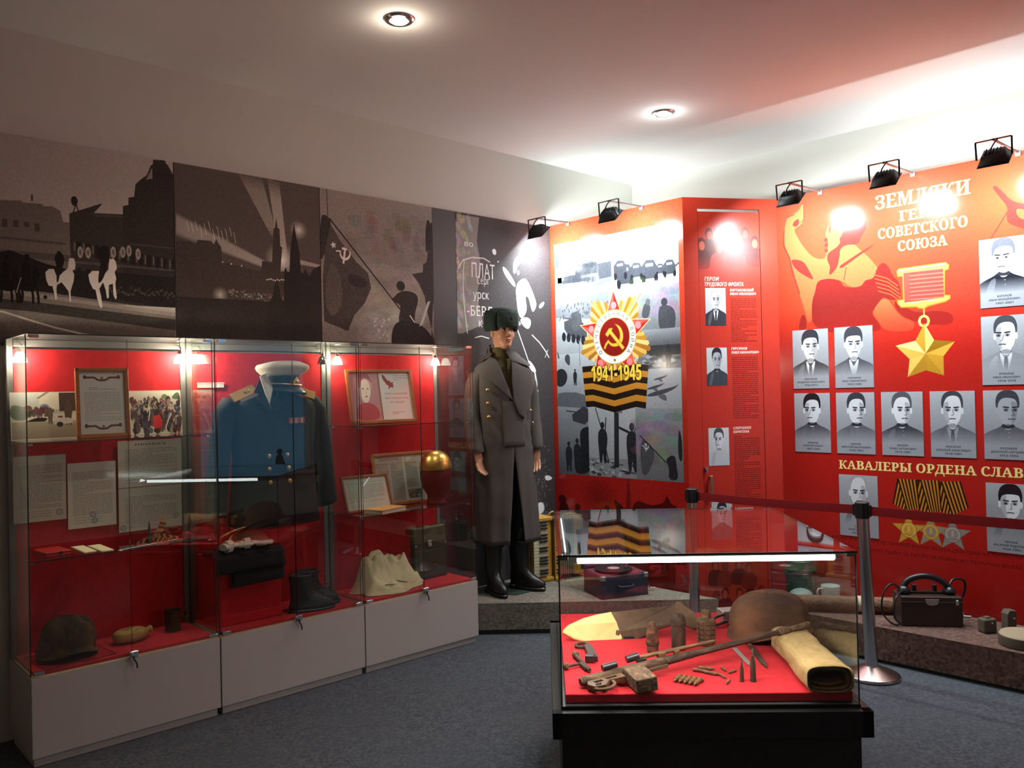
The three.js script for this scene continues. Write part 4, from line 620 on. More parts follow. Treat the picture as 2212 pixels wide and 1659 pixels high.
// ---------------------------------------------------------------- floodlights on arms, ceiling lamps
const floodGlow = glow('flood_light_glass', COOL, 40);
function flood(name, label, px, z, len, tilt = 0.85) {
  // arm from the panel's top edge into the room, yoke and lamp body at its end
  const f = thing(name, label, 'floodlight', [px, 2.815, z], 0, 'black floodlights above the red panels');
  part(f, 'arm', [rod([0, 0, 0], [-len, -0.012, 0], 0.007, 0.007, 10), bx(0.012, 0.03, 0.03, -0.006, -0.008, 0, 0.003)], M.aluminium);
  const x = -len, w = 0.085;
  part(f, 'yoke', [bx(0.02, 0.005, w * 2, x, -0.012, 0, 0.002), ...[-1, 1].map((s) => rod([x, -0.012, s * w], [x + 0.006, -0.105, s * w * 0.98], 0.005, 0.005, 8))], M.black_metal);
  const g = new THREE.Group(); g.position.set(x + 0.006, -0.098, 0); g.rotation.z = -tilt; g.scale.setScalar(0.85); g.name = 'head'; f.add(g);
  const nx = V(1, 0, 0);
  part(g, 'housing', [loft([[0.028, 0.062, 0.082], [0.016, 0.062, 0.082], [-0.004, 0.05, 0.07], [-0.03, 0.042, 0.058]].map(([a, b, c]) => [[a, -b, -c], [a, b, -c], [a, b, c], [a, -b, c]])), bx(0.006, 0.142, 0.178, 0.026, 0, 0, 0.002), ...[-0.04, -0.02, 0, 0.02, 0.04].map((z2) => bx(0.014, 0.07, 0.004, -0.034, 0, z2))], M.black_metal);
  part(g, 'flood_lens', bx(0.003, 0.105, 0.145, 0.031, 0, 0), floodGlow, 'glowing lens');
  part(f, 'cable', tube([[x + 0.01, -0.01, 0.02], [x - 0.02, -0.03, 0.015], [x - 0.03, -0.06, 0.0], [x - 0.02, -0.09, -0.01]], 0.004, 16, 6), M.black_plastic);
  const a = new THREE.RectAreaLight(COOL, LIGHT.flood, 0.14, 0.1); a.name = 'flood_light';
  const d = V(Math.cos(-tilt), Math.sin(-tilt), 0); a.position.set(x + 0.006 + d.x * 0.036, -0.098 + d.y * 0.036, 0);
  f.add(a); f.updateMatrixWorld(true);
  a.lookAt(f.localToWorld(a.position.clone().add(d)));
  return f;
}
flood('floodlight', 'black floodlight nearest the corner, over the left edge of the collage panel', X1, -4.2, 0.34);
flood('floodlight', 'black floodlight over the middle of the black and white collage panel', X1, -3.513, 0.36);
flood('floodlight', 'black floodlight above the door end of the hero panel', X3, -2.5, 0.42);
flood('floodlight', 'black floodlight above the gold heading of the hero panel', X3, -1.92, 0.43);
flood('floodlight', 'black floodlight cut off by the right edge of the photo', X3, -1.36, 0.43);
function downlight(label, x, z, color, k) {
  const d = thing('ceiling_light', label, 'ceiling light', [x, CEIL, z]);
  part(d, 'ring', lathe([0.045, 0, 0.07, 0, 0.072, -0.004, 0.062, -0.012, 0.046, -0.014, 0.044, -0.006, 0.045, 0], 36), M.chrome);
  part(d, 'lamp_lens', lathe([0, -0.022, 0.02, -0.021, 0.036, -0.016, 0.044, -0.008, 0.044, 0, 0, 0], 28), glow('downlight_glass', color, 14));
  const s = new THREE.SpotLight(color, k, 0, 1.25, 0.7); s.position.set(0, -0.04, 0); s.castShadow = true; s.shadow.radius = 2; s.name = 'ceiling_light_lamp';
  s.target.position.set(0, -1, 0); d.add(s); d.add(s.target);
  const p = new THREE.PointLight(color, k * 0.05); p.position.set(0, -0.06, 0); p.shadow.radius = 2; p.castShadow = true; p.name = 'ceiling_light_spill'; d.add(p);
}
downlight('round ceiling spotlight glowing warm white at the top of the photo', 2.321, -3.126, WARM, LIGHT.down);
downlight('round ceiling spotlight glowing cold white over the partition corner', 4.359, -3.107, COOL, LIGHT.down);

// fluorescent battens in the closet behind the partition: they light the wall and ceiling above it and show through the gap over the door
function batten(label, x, z, turn, k) {
  const b = thing('batten_lamp', label, 'wall lamp', [x, 2.42, z], turn);
  part(b, 'housing', bx(1.2, 0.05, 0.05, 0, -0.03, 0, 0.004), M.white_paper);
  part(b, 'lamp_tube', new THREE.CylinderGeometry(0.013, 0.013, 1.16, 16).rotateZ(Math.PI / 2).translate(0, 0.012, 0), glow('batten_glass', COOL, 6));
  const a = new THREE.RectAreaLight(COOL, k, 1.16, 0.03); a.position.set(0, 0.028, 0); a.rotation.x = Math.PI / 2; a.name = 'batten_light'; b.add(a);
}
batten('long white tube lamp fixed high inside the closet behind the red door', 5.25, -4.3, 0, LIGHT.batten);
batten('long white tube lamp hidden behind the top of the long red panel', 5.6, -1.6, -Math.PI / 2, LIGHT.batten);

// ---------------------------------------------------------------- carpeted podiums, rope stands
const PH = 0.2;
{
  const s = new THREE.Shape(); [[3.462, 4.105], [4.628, 2.965], [4.628, 4.385], [3.462, 4.385]].forEach(([x, z], i) => s[i ? 'lineTo' : 'moveTo'](x, z)); s.closePath();
  const p = thing('display_podium', 'low grey carpeted podium filling the corner under the mannequin', 'podium');
  part(p, 'podium_body', metric(new THREE.ExtrudeGeometry(s, { depth: PH - 0.03, bevelEnabled: false }).rotateX(-Math.PI / 2).translate(0, 0.03, 0), 1.6), M.podium_carpet);
  part(p, 'podium_kick', new THREE.ExtrudeGeometry(shapeOf([3480, 4110, 4600, 3015, 4600, 4360, 3480, 4360]), { depth: 0.03, bevelEnabled: false }).rotateX(-Math.PI / 2), M.black_wood);
  const q = thing('display_podium', 'long low brown carpeted podium under the red hero panel', 'podium', [4.94, 0, -1.26]);
  part(q, 'podium_body', metric(bx(0.54, PH - 0.02, 2.46, 0, 0.02 + (PH - 0.02) / 2, 0), 1.6), M.brown_carpet);
  part(q, 'podium_kick', bx(0.5, 0.02, 2.42, 0.01, 0.01, 0), M.black_wood);
}
const belt = (a, b, sag, y) => { // flat strap between two posts
  const n = 24, rings = [];
  for (let i = 0; i <= n; i++) { const t = i / n, x = a[0] + (b[0] - a[0]) * t, z = a[1] + (b[1] - a[1]) * t, yy = y - sag * 4 * t * (1 - t), dx = b[0] - a[0], dz = b[1] - a[1], l = Math.hypot(dx, dz), nx = -dz / l * 0.001, nz = dx / l * 0.001; rings.push([[x + nx, yy - 0.024, z + nz], [x + nx, yy + 0.024, z + nz], [x - nx, yy + 0.024, z - nz], [x - nx, yy - 0.024, z - nz]]); }
  return loft(rings);
};
std('belt_fabric', { color: rgb(0.42, 0.012, 0.02), roughness: 0.75 });
const POSTS = [[4.395, -2.985], [4.425, -1.905], [4.44, -0.80]];
function stanchion(i, label, lean) {
  const [x, z] = POSTS[i], s = thing('rope_stand', label, 'rope stand', [x, 0, z], 0, 'steel rope stands before the panels');
  part(s, 'base', lathe([0, 0, 0.138, 0, 0.142, 0.006, 0.142, 0.016, 0.136, 0.02, 0.045, 0.06, 0.032, 0.064, 0, 0.064], 56), M.steel);
  const top = 0.925, lx = lean * -0.02, lz = lean * -0.02;
  part(s, 'post', rod([0, 0.06, 0], [lx, top - 0.01, lz], 0.032, 0.032, 36), M.steel);
  const c = part(s, 'belt_cassette', lathe([0, 0.012, 0.033, 0.012, 0.037, 0.006, 0.037, -0.07, 0.034, -0.075, 0.033, -0.075, 0.033, 0.0, 0, 0.0], 36).translate(lx, top - 0.01, lz), M.black_plastic);
  for (const q of [-1, 1]) part(c, 'clip', bx(0.014, 0.062, 0.026, lx - 0.002, top - 0.042, lz + q * 0.036, 0.003), M.black_plastic);
  if (i < 2) part(s, 'belt', belt([lx, lz + 0.03], [POSTS[i + 1][0] - x, POSTS[i + 1][1] - z - 0.035], 0.006, top - 0.043), M.belt_fabric, 'stretched red belt');
}
stanchion(0, 'steel rope stand in front of the red door, behind the table showcase', 0);
stanchion(1, 'steel rope stand beside the right edge of the table showcase', 1);
stanchion(2, 'steel rope stand out of frame at the end of the red belt', 0);

// ---------------------------------------------------------------- the table showcase
const TC = [2.714, -1.901], TR = -0.8023, TW = 0.97, TD = 1.04, TB = 0.515, TT = 1.01, BOARD = 0.545;
{
  const t = thing('table_showcase', 'square glass table showcase of rusty war relics on red cloth and a black pedestal', 'display case', [TC[0], 0, TC[1]], TR);
  part(t, 'pedestal', bx(TW - 0.0, TB - 0.10, TD - 0.0, 0, (TB - 0.10) / 2, 0, 0.003), M.dark_wood);
  part(t, 'rim', [bx(TW + 0.06, 0.085, 0.035, 0, TB - 0.055, TD / 2 + 0.0125, 0.002), bx(TW + 0.06, 0.085, 0.035, 0, TB - 0.055, -TD / 2 - 0.0125, 0.002), ...[-1, 1].map((s) => bx(0.035, 0.085, TD + 0.06, s * (TW / 2 + 0.0125), TB - 0.055, 0, 0.002)), bx(TW, 0.02, TD, 0, TB - 0.012, 0)], M.black_wood);
  part(t, 'red_board', [bx(TW - 0.03, 0.03, TD - 0.04, 0, BOARD - 0.015, -0.005, 0.004)], M.red_felt, 'board covered in red cloth');
  const h = TT - TB - 0.006, y = TB + h / 2;
  for (const s of [-1, 1]) { pane(t, 'side_glass', 'x', 0.005, h, TD - 0.012, s * (TW / 2 - 0.0025), y, 0); pane(t, 'side_glass', 'z', TW - 0.004, h, 0.005, 0, y, s * (TD / 2 - 0.0025)); }
  pane(t, 'top_glass', 'y', TW + 0.004, 0.006, TD + 0.004, 0, TT - 0.003, 0);
  const tubeGlow = glow('led_tube_glass', TUBE, 9);
  const lamp = (w, x, z, turn) => {
    const g = new THREE.Group(); g.position.set(x, TT - 0.022, z); g.rotation.y = turn; g.name = 'tube_lamp'; t.add(g);
    part(g, 'housing', [bx(w + 0.05, 0.008, 0.024, 0, 0.012, 0, 0.002), ...[-1, 1].map((s) => bx(0.012, 0.02, 0.02, s * (w / 2 + 0.008), 0, 0, 0.003))], M.aluminium);
    part(g, 'lamp_tube', new THREE.CylinderGeometry(0.0105, 0.0105, w, 18).rotateZ(Math.PI / 2).translate(0, -0.002, 0), tubeGlow);
    const a = new THREE.RectAreaLight(TUBE, LIGHT.tube, w, 0.02); a.position.set(0, -0.014, 0); a.rotation.x = -Math.PI / 2; a.name = 'tube_light'; g.add(a);
  };
  lamp(0.84, 0, TD / 2 - 0.03, 0); lamp(0.78, -TW / 2 + 0.028, 0.02, Math.PI / 2);
  part(t, 'glass_clip', [-1, 1].flatMap((s) => [-1, 1].map((q) => bx(0.03, 0.012, 0.03, s * (TW / 2 - 0.018), TT - 0.013, q * (TD / 2 - 0.018), 0.003))), M.aluminium);
}
// relics: table-top frame, x along the front, z towards the viewer
const tct = Math.cos(TR), tst = Math.sin(TR);
const onTable = (lx, lz, y = BOARD) => [TC[0] + lx * tct + lz * tst, y, TC[1] - lx * tst + lz * tct];
const toLocal = (x, y, z) => { const dx = x - TC[0], dz = z - TC[1]; return [dx * tct - dz * tst, dx * tst + dz * tct]; };
const relic = (name, label, cat, x, y, z, turn = 0, group) => thing(name, label, cat, [x, y, z], TR + turn, group);
std('rust_dark', { map: rustT, color: rgb(0.42, 0.36, 0.32), roughness: 0.85, bumpMap: grey(rustT), bumpScale: 0.002 });
std('rust_red', { map: rustT, color: rgb(0.85, 0.62, 0.52), roughness: 0.9, bumpMap: grey(rustT), bumpScale: 0.002 });
std('brass_old', { map: rustT, color: rgb(1.1, 0.85, 0.5), roughness: 0.6 });
std('dark_steel', { color: rgb(0.07, 0.06, 0.06), roughness: 0.35, metalness: 0.7 });
std('worn_steel', { color: rgb(0.5, 0.48, 0.45), roughness: 0.35, metalness: 0.8 });
std('yellow_paint', { map: noiseTex(256, [232, 190, 118], [16, 16, 16], 12, 4), roughness: 0.7 });
std('canvas_khaki', { map: noiseTex(512, [168, 136, 84], [16, 14, 11], 50, 3), roughness: 0.95, bumpMap: fineB, bumpScale: 0.001 });

{ // propeller blade leaning back on its lower edge
  const o = onTable(-0.46, -0.10, 0.572), b = relic('propeller_blade', 'bent rusty propeller blade with a yellow painted tip leaning on the red board', 'propeller blade', ...o, 0.052);
  const lean = (g) => { const p = g.attributes.position; for (let i = 0; i < p.count; i++) { const x = p.getX(i), y = p.getY(i); p.setZ(i, p.getZ(i) - 0.35 * (y - 0.04) * (y - 0.04) / 0.1 - 0.02 * Math.sin(x * 6)); } g.computeVertexNormals(); return mv(g, 0, 0, 0, -Math.PI / 4); };
  part(b, 'blade', lean(ext([202, 106, 358, 125, 445, 129, 474, 139, 489, 163, 505, 156, 510, 125, 542, 79, 557, 37, 550, 2, 524, 3, 493, 20, 448, 29, 383, 15, 300, -20, 232, -38, 189, -43, 212, 10], 0.012, 0.004)), M.rust);
  part(b, 'blade_tip', lean(ext([-6, 1, -2, 14, 21, 35, 84, 69, 140, 90, 204, 107, 220, 50, 236, -14, 230, -26, 189, -44, 112, -36, 39, -21], 0.014, 0.004)), M.yellow_paint, 'yellow painted tip');
  part(b, 'slot', lean(bx(0.042, 0.006, 0.004, 0.262, -0.014, 0.013).rotateZ(0.0)), M.black_cloth, 'dark slot');
}
{ // three standing munitions
  let [x, y, z] = onTable(-0.125, 0.055), a = relic('fuze', 'rusty pointed fuze, leftmost of three standing relics before the blade', 'munition', x, y, z);
  part(a, 'body', lathe([0, 0, 0.019, 0, 0.022, 0.006, 0.024, 0.05, 0.023, 0.07], 24), M.rust_red); part(a, 'nose', lathe([0.023, 0.07, 0.021, 0.085, 0.014, 0.1, 0.011, 0.112, 0.006, 0.114, 0, 0.114], 24), M.rust_red); part(a, 'band', lathe([0.0245, 0.028, 0.026, 0.031, 0.026, 0.038, 0.0245, 0.041], 24), M.rust_dark);
  [x, y, z] = onTable(-0.021, 0.024); a = relic('capped_cylinder', 'dark brown capped cylinder, the middle one of three standing relics', 'munition', x, y, z);
  part(a, 'body', lathe([0, 0, 0.026, 0, 0.027, 0.004, 0.0275, 0.09, 0.026, 0.1, 0, 0.1], 28), M.rust_dark); part(a, 'cap', rumple(lathe([0.027, 0.094, 0.031, 0.098, 0.03, 0.112, 0.024, 0.128, 0.012, 0.137, 0, 0.138], 28), 0.003, 60), M.rust_dark);
  [x, y, z] = onTable(0.095, -0.025); a = relic('grenade', 'brown segmented grenade body, rightmost of three standing relics', 'munition', x, y, z);
  part(a, 'body', lathe([0, 0, 0.026, 0, 0.03, 0.006, 0.031, 0.05, 0.034, 0.098, 0.03, 0.104, 0.02, 0.108], 28), M.rust); part(a, 'neck', lathe([0.02, 0.1, 0.02, 0.128, 0.018, 0.134, 0.01, 0.135, 0, 0.135], 24), M.rust);
  for (let r = 0; r < 5; r++) for (let k = 0; k < 9; k++) { const t = (k / 9) * 6.283, R = 0.0315 + r * 0.0006; part(a, 'segment', mv(bx(0.017, 0.014, 0.006, 0, 0, 0, 0.002), Math.sin(t) * R, 0.017 + r * 0.0185, Math.cos(t) * R, 0, t), M.rust); }
}
function helmetShell(rx, rz, h, brim) {
  const n = 40, rings = [], prof = [[1.0, 0], [1.035, 0.01], [1.03, 0.035], [0.975, 0.12], [0.955, 0.3], [0.93, 0.48], [0.86, 0.66], [0.74, 0.81], [0.55, 0.92], [0.3, 0.985], [0.04, 1]];
  for (const [k, y] of prof) rings.push(ring(n, (t) => { const b = y < 0.06 ? 1 + brim * (0.5 - 0.5 * Math.cos(2 * t)) : 1; return [Math.cos(t) * rx * k * b, y * h - (y < 0.2 ? 0.018 * Math.cos(2 * t) : 0) + 0.018, -Math.sin(t) * rz * k * b]; }));
  for (const [k, y] of prof.slice(0, -1).reverse()) rings.push(ring(n, (t) => [Math.cos(t) * rx * (k - 0.03), y * h * 0.985 - (y < 0.2 ? 0.018 * Math.cos(2 * t) : 0) + 0.017, -Math.sin(t) * rz * (k - 0.03)]));
  rings.splice(11, 0, ring(n, (t) => [Math.cos(t) * 0.002, h + 0.018, -Math.sin(t) * 0.002]));
  return loft(rings, false, false);
}
{
  const [x, y, z] = onTable(0.37, -0.13), a = relic('steel_helmet', 'big rusty brown steel helmet behind the canvas roll in the table showcase', 'helmet', x, y, z, 0.15);
  part(a, 'shell', mv(rumple(helmetShell(0.165, 0.145, 0.15, 0.06), 0.003, 26), 0, 0.012, 0, 0.06, 0, 0.09), M.rust_red);
  part(a, 'slot', mv(bx(0.075, 0.004, 0.012, 0, 0, 0, 0.0015), -0.06, 0.155, 0.045, 0.5, 0, 0.4), M.black_cloth, 'dark slot in the crown');
}
{ // gun: x along the barrel from the rear
  const [x, y, z] = onTable(-0.40, 0.43, 0.566), g = relic('rifle_remains', 'rusted rifle without its stock, its muzzle resting on the canvas roll', 'rifle', x, y, z, 0.3845);
  const up = new THREE.Matrix4().makeRotationZ(0.0897), T = (a) => { a.applyMatrix4(up); return a; };
  const A = (p, q, r, s = r, n = 16) => T(rod(p, q, r, s, n));
  part(g, 'receiver', [A([0, 0, 0], [0.30, 0, 0], 0.017, 0.017, 20), T(bx(0.3, 0.014, 0.03, 0.16, -0.012, 0.006, 0.003)), A([-0.02, 0, 0], [0.0, 0, 0], 0.013, 0.019)], M.rust);
  part(g, 'barrel', [A([0.3, 0, 0], [0.42, 0, 0], 0.016, 0.013), A([0.42, 0, 0], [0.81, 0, 0], 0.012, 0.0095)], M.rust_dark);
  part(g, 'muzzle_brake', [A([0.79, 0, 0], [0.815, 0, 0], 0.012, 0.018), A([0.815, 0, 0], [0.84, 0, 0], 0.018, 0.013), A([0.84, 0, 0], [0.93, 0, 0], 0.011, 0.013)], M.rust);
  part(g, 'gas_tube', [A([0.2, 0.03, -0.012], [0.52, 0.024, -0.006], 0.0075, 0.006, 12), T(bx(0.03, 0.035, 0.02, 0.3, 0.014, -0.006, 0.003)), T(bx(0.02, 0.03, 0.016, 0.36, 0.012, -0.004, 0.003))], M.brass_old);
  part(g, 'bolt_handle', [A([0.17, 0.03, -0.02], [0.215, 0.034, -0.016], 0.013, 0.013), A([0.205, 0.02, -0.014], [0.24, 0.02, -0.012], 0.009, 0.009)], M.dark_steel);
  part(g, 'sight', [A([0.07, 0.026, -0.008], [0.125, 0.028, -0.008], 0.011, 0.011), T(bx(0.02, 0.02, 0.014, 0.09, 0.016, -0.006, 0.002))], M.dark_steel);
  part(g, 'magazine', T(mv(bx(0.075, 0.046, 0.125, 0, 0, 0, 0.004), 0.165, -0.004, 0.083, 0, -0.12)), M.rust);
  part(g, 'trigger_frame', T(mv(ext((() => { const s = shapeOf([0, 0, 130, 0, 128, 40, 70, 34, 40, 66, 0, 60, -12, 30]); for (const h of [[14, 18, 44, 16, 48, 30, 18, 36], [58, 12, 100, 10, 104, 24, 66, 26], [12, 44, 32, 42, 28, 56, 10, 54]]) { const p = new THREE.Path(); for (let i = 0; i < 8; i += 2) p[i ? 'lineTo' : 'moveTo'](h[i] / 1000, h[i + 1] / 1000); p.closePath(); s.holes.push(p); } return s; })(), 0.02, 0.003), 0.0, 0.005, 0.012, Math.PI / 2)), M.brass_old);
  part(g, 'trigger_guard', T(tube([[0.0, -0.004, 0.05], [0.01, -0.004, 0.085], [0.05, -0.004, 0.092], [0.075, -0.004, 0.07], [0.08, -0.004, 0.04]], 0.006, 30, 8)), M.rust);
}
{
  let [x, y, z] = onTable(-0.385, 0.03), a = relic('trigger_housing', 'small bent trigger housing lying below the yellow blade tip', 'gun part', x, y, z, -0.15);
  part(a, 'loop', tube([[-0.03, 0.008, -0.02], [-0.036, 0.008, -0.05], [-0.01, 0.008, -0.07], [0.012, 0.008, -0.05], [0.004, 0.008, -0.02]], 0.006, 30, 8, true), M.rust_dark); part(a, 'plate', [mv(bx(0.032, 0.02, 0.15, 0, 0.012, 0, 0.003), 0.03, 0, 0.06, 0, 0.25), bx(0.034, 0.026, 0.03, 0.035, 0.015, 0.135, 0.003), bx(0.012, 0.012, 0.05, 0.008, 0.008, -0.03, 0.003)], M.dark_steel);
  [x, y, z] = onTable(-0.42, 0.2); a = relic('rifle_bolt', 'small rusty bolt with a knob, at the front left of the red board', 'gun part', x, y, z, 0.3);
  part(a, 'stem', [rod([0.02, 0.011, -0.07], [0.012, 0.011, 0.1], 0.009, 0.007), bx(0.022, 0.016, 0.06, 0.012, 0.009, 0.05, 0.004), rod([0.012, 0.011, 0.02], [-0.05, 0.011, 0.035], 0.0055, 0.005)], M.rust_dark); part(a, 'knob', [sph(0.013, -0.055, 0.013, 0.036), sph(0.014, 0.021, 0.014, -0.075)], M.rust);
  [x, y, z] = onTable(0.24, -0.32); a = relic('mess_tin_lid', 'grey metal tin with a dark folding handle beside the rusty helmet', 'tin', x, y, z, 0.2);
  part(a, 'tin', [bx(0.11, 0.034, 0.07, 0.02, 0.045, 0, 0.006), bx(0.1, 0.026, 0.064, 0.03, 0.014, 0, 0.006)], M.worn_steel); part(a, 'handle', tube([[-0.03, 0.05, 0.036], [-0.07, 0.045, 0.05], [-0.09, 0.03, 0.05], [-0.08, 0.012, 0.045], [-0.02, 0.02, 0.04]], 0.006, 30, 8), M.dark_steel);
  // cartridges
  [x, y, z] = onTable(-0.043, 0.396); a = relic('cartridge_clip', 'clip of five corroded cartridges lying at the front middle of the board', 'cartridge clip', x, y, z, -0.55);
  for (let i = 0; i < 5; i++) part(a, 'cartridge', [rod([-0.044 + i * 0.018, 0.009, -0.026], [-0.044 + i * 0.018, 0.009, 0.02], 0.0078, 0.0075, 10), rod([-0.044 + i * 0.018, 0.009, 0.02], [-0.044 + i * 0.018, 0.009, 0.036], 0.006, 0.001, 10)], M.brass_old); part(a, 'strip', bx(0.098, 0.007, 0.01, -0.008, 0.007, -0.024, 0.002), M.rust_dark);
}
{
  const spots = [[0.012, 0.292, 1.1, 'long corroded cartridge case, leftmost of the loose ones'], [0.036, 0.268, 1.25, 'corroded cartridge case behind the leftmost loose one'], [0.045, 0.318, 1.0, 'corroded cartridge case nearest the clip'], [0.078, 0.345, 0.4, 'squat corroded cartridge tip in the middle of the loose ones'], [0.098, 0.272, 0.2, 'short corroded bullet at the back of the loose ones'], [0.122, 0.3, -0.9, 'slanting corroded bullet beside the standing shells'], [0.085, 0.402, -0.5, 'single corroded bullet lying nearest the front edge']];
  let proto;
  spots.forEach(([lx, lz, t, label], i) => {
    const p = onTable(lx, lz);
    if (!i) { proto = relic('loose_cartridge', label, 'cartridge', ...p, t, 'loose cartridges'); part(proto, 'case', rod([0, 0.0065, -0.026], [0, 0.0065, 0.018], 0.0062, 0.006, 10), M.brass_old); part(proto, 'bullet', rod([0, 0.0065, 0.018], [0, 0.0065, 0.034], 0.0055, 0.001, 10), M.rust); }
    else { const c = copyOf(proto, label, p, TR + t); c.scale.setScalar(i > 2 ? 0.72 : 1); }
  });
  const shell = (lx, lz, h, r, label) => { const p = onTable(lx, lz), a = relic('standing_cartridge', label, 'cartridge', ...p, 0, 'standing cartridges'); part(a, 'case', lathe([0, 0, r, 0, r, 0.003, r * 0.86, 0.004, r * 0.96, 0.006, r * 0.9, h * 0.56, r * 0.55, h * 0.68, r * 0.52, h * 0.75], 18), M.rust_dark); part(a, 'bullet', lathe([r * 0.5, h * 0.74, r * 0.5, h * 0.8, r * 0.3, h * 0.94, 0, h], 18), M.rust_red); };
  shell(0.135, 0.388, 0.076, 0.0075, 'smaller of two dark cartridges standing upright'); shell(0.173, 0.388, 0.115, 0.0105, 'taller of two dark cartridges standing upright');
  let p = onTable(0.197, 0.13), a = relic('steel_knife', 'narrow bright steel knife leaning behind the standing cartridges', 'blade', ...p, 0.06); part(a, 'blade', mv(ext([-9, -100, 9, -100, 9, 70, 0, 105, -9, 85], 0.004, 0.001), 0, 0.005, 0, Math.PI / 2), M.worn_steel);
  p = onTable(0.256, 0.13); a = relic('rusty_bayonet', 'rusty pointed bayonet blade lying left of the canvas roll', 'blade', ...p, -0.02); part(a, 'blade', mv(ext([-10, -120, 10, -120, 9, 90, 0, 135, -9, 90], 0.007, 0.002), 0, 0.008, 0, Math.PI / 2), M.rust_dark); part(a, 'tang', bx(0.014, 0.008, 0.05, 0, 0.005, -0.14, 0.002), M.rust);
}
{ // rolled canvas: outer sleeve, an inner layer, the dark hollow between
  const p = onTable(0.395, 0.0), a = relic('canvas_roll', 'rolled khaki canvas cape at the right of the table showcase', 'canvas roll', ...p);
  const sec = (w, h, k, z, tilt = 0) => ring(44, (t) => { const c = Math.cos(t), s = Math.sin(t), e = 0.55, q = (v) => Math.sign(v) * Math.abs(v) ** e; return [q(c) * w * k, h + q(s) * h * k + tilt * q(c), z]; });
  const shell = (w, h, z0, z1, t) => { const out = [], n = 12; for (let i = 0; i <= n; i++) { const f = i / n, bulge = 1 + 0.05 * Math.sin(f * 9) - 0.12 * (1 - f); out.push(sec(w * bulge, h * (0.97 + 0.06 * Math.sin(f * 7 + 1)), 1, z0 + (z1 - z0) * f)); } const inn = []; for (let i = n; i >= 0; i -= 3) inn.push(sec(w - t, h - t, 1, z0 + 0.01 + (z1 - z0) * (i / n)).map(([x, y, z]) => [x, y + t, z - 0.001])); return loft([...out, ...inn], true, true); };
  part(a, 'outer_layer', rumple(shell(0.076, 0.044, 0.045, 0.50, 0.005), 0.006, 17), M.canvas_khaki); part(a, 'inner_layer', rumple(shell(0.066, 0.0335, 0.06, 0.492, 0.004).translate(0, 0.007, 0), 0.003, 20), M.canvas_khaki);
  part(a, 'fold', rumple(loft([0.2, 0.35, 0.482].map((z) => ring(24, (t) => [Math.cos(t) * 0.056 - 0.002, 0.024 + Math.sin(t) * 0.005 + 0.006 * Math.cos(2 * t), z]))), 0.003, 30), M.canvas_khaki);
}

// ---------------------------------------------------------------- things on the long podium
std('enamel_white', { color: rgb(0.62, 0.63, 0.62), roughness: 0.25 }); std('enamel_green', { color: rgb(0.03, 0.07, 0.035), roughness: 0.25 }); std('grey_green', { color: rgb(0.25, 0.30, 0.28), roughness: 0.6 });
std('bakelite', { color: rgb(0.035, 0.018, 0.014), roughness: 0.45 }); std('drab', { color: rgb(0.10, 0.075, 0.05), roughness: 0.8 });
{
  const a = thing('field_telephone', 'dark brown field telephone with black handset and looped cord on the long podium', 'telephone', [4.93, PH, -1.80], -0.92);
  const w = 0.32, h = 0.165, d = 0.17;
  part(a, 'box', [bx(w, h, d, 0, h / 2, 0, 0.006), bx(w + 0.006, 0.006, d + 0.006, 0, h - 0.03, 0, 0.002)], M.bakelite);
  part(a, 'plate', mv(ext([-36, 0, 36, 0, 30, -26, 14, -34, -14, -34, -30, -26], 0.003, 0.001), 0.0, h - 0.012, d / 2 + 0.002), std('tin_plate', { color: rgb(0.28, 0.25, 0.22), roughness: 0.6 }));
  part(a, 'latch', [bx(0.016, 0.026, 0.006, 0.13, h - 0.03, d / 2 + 0.003, 0.002), sph(0.007, 0.13, h - 0.02, d / 2 + 0.007)], M.worn_steel);
  const hs = part(a, 'handset', tube([[-0.125, h + 0.045, 0.01], [-0.1, h + 0.075, 0.01], [-0.04, h + 0.098, 0.01], [0.02, h + 0.096, 0.01], [0.08, h + 0.07, 0.01], [0.115, h + 0.04, 0.01]], 0.017, 40, 14), M.black_plastic);
  part(hs, 'earpiece', lathe([0, 0, 0.03, 0, 0.036, 0.008, 0.034, 0.024, 0.02, 0.042, 0, 0.046], 26).translate(-0.125, h + 0.002, 0.01), M.black_plastic); part(hs, 'mouthpiece', lathe([0, 0, 0.026, 0, 0.034, 0.01, 0.036, 0.02, 0.02, 0.04, 0, 0.044], 26).translate(0.115, h + 0.002, 0.01), M.black_plastic);
  part(a, 'cradle', [bx(0.19, 0.012, 0.05, 0, h + 0.004, -0.02, 0.004), ...[-0.06, 0.05].map((x) => bx(0.02, 0.045, 0.03, x, h + 0.022, -0.03, 0.004))], M.black_plastic);
  part(a, 'cord', [tube([[-0.13, h + 0.02, 0.02], [-0.2, h + 0.06, 0.04], [-0.25, h + 0.0, 0.06], [-0.25, 0.06, 0.06], [-0.2, 0.008, 0.08], [-0.16, 0.01, 0.07]], 0.005, 60, 8), tube([[-0.14, h + 0.02, 0.03], [-0.19, h - 0.01, 0.09], [-0.2, 0.05, 0.1], [-0.16, 0.008, 0.1]], 0.005, 40, 8), tube([[0.12, h + 0.03, -0.02], [0.16, h + 0.07, -0.05], [0.22, h + 0.06, -0.07], [0.23, h + 0.01, -0.08], [0.2, h - 0.06, -0.09], [0.15, h - 0.05, -0.09]], 0.007, 50, 8)], M.black_plastic);
  part(a, 'crank', [rod([w / 2, 0.085, 0.02], [w / 2 + 0.012, 0.085, 0.02], 0.014, 0.014), rod([w / 2 + 0.012, 0.085, 0.02], [w / 2 + 0.018, 0.05, 0.045], 0.004, 0.004), rod([w / 2 + 0.014, 0.05, 0.045], [w / 2 + 0.052, 0.05, 0.05], 0.008, 0.007)], M.worn_steel);
}
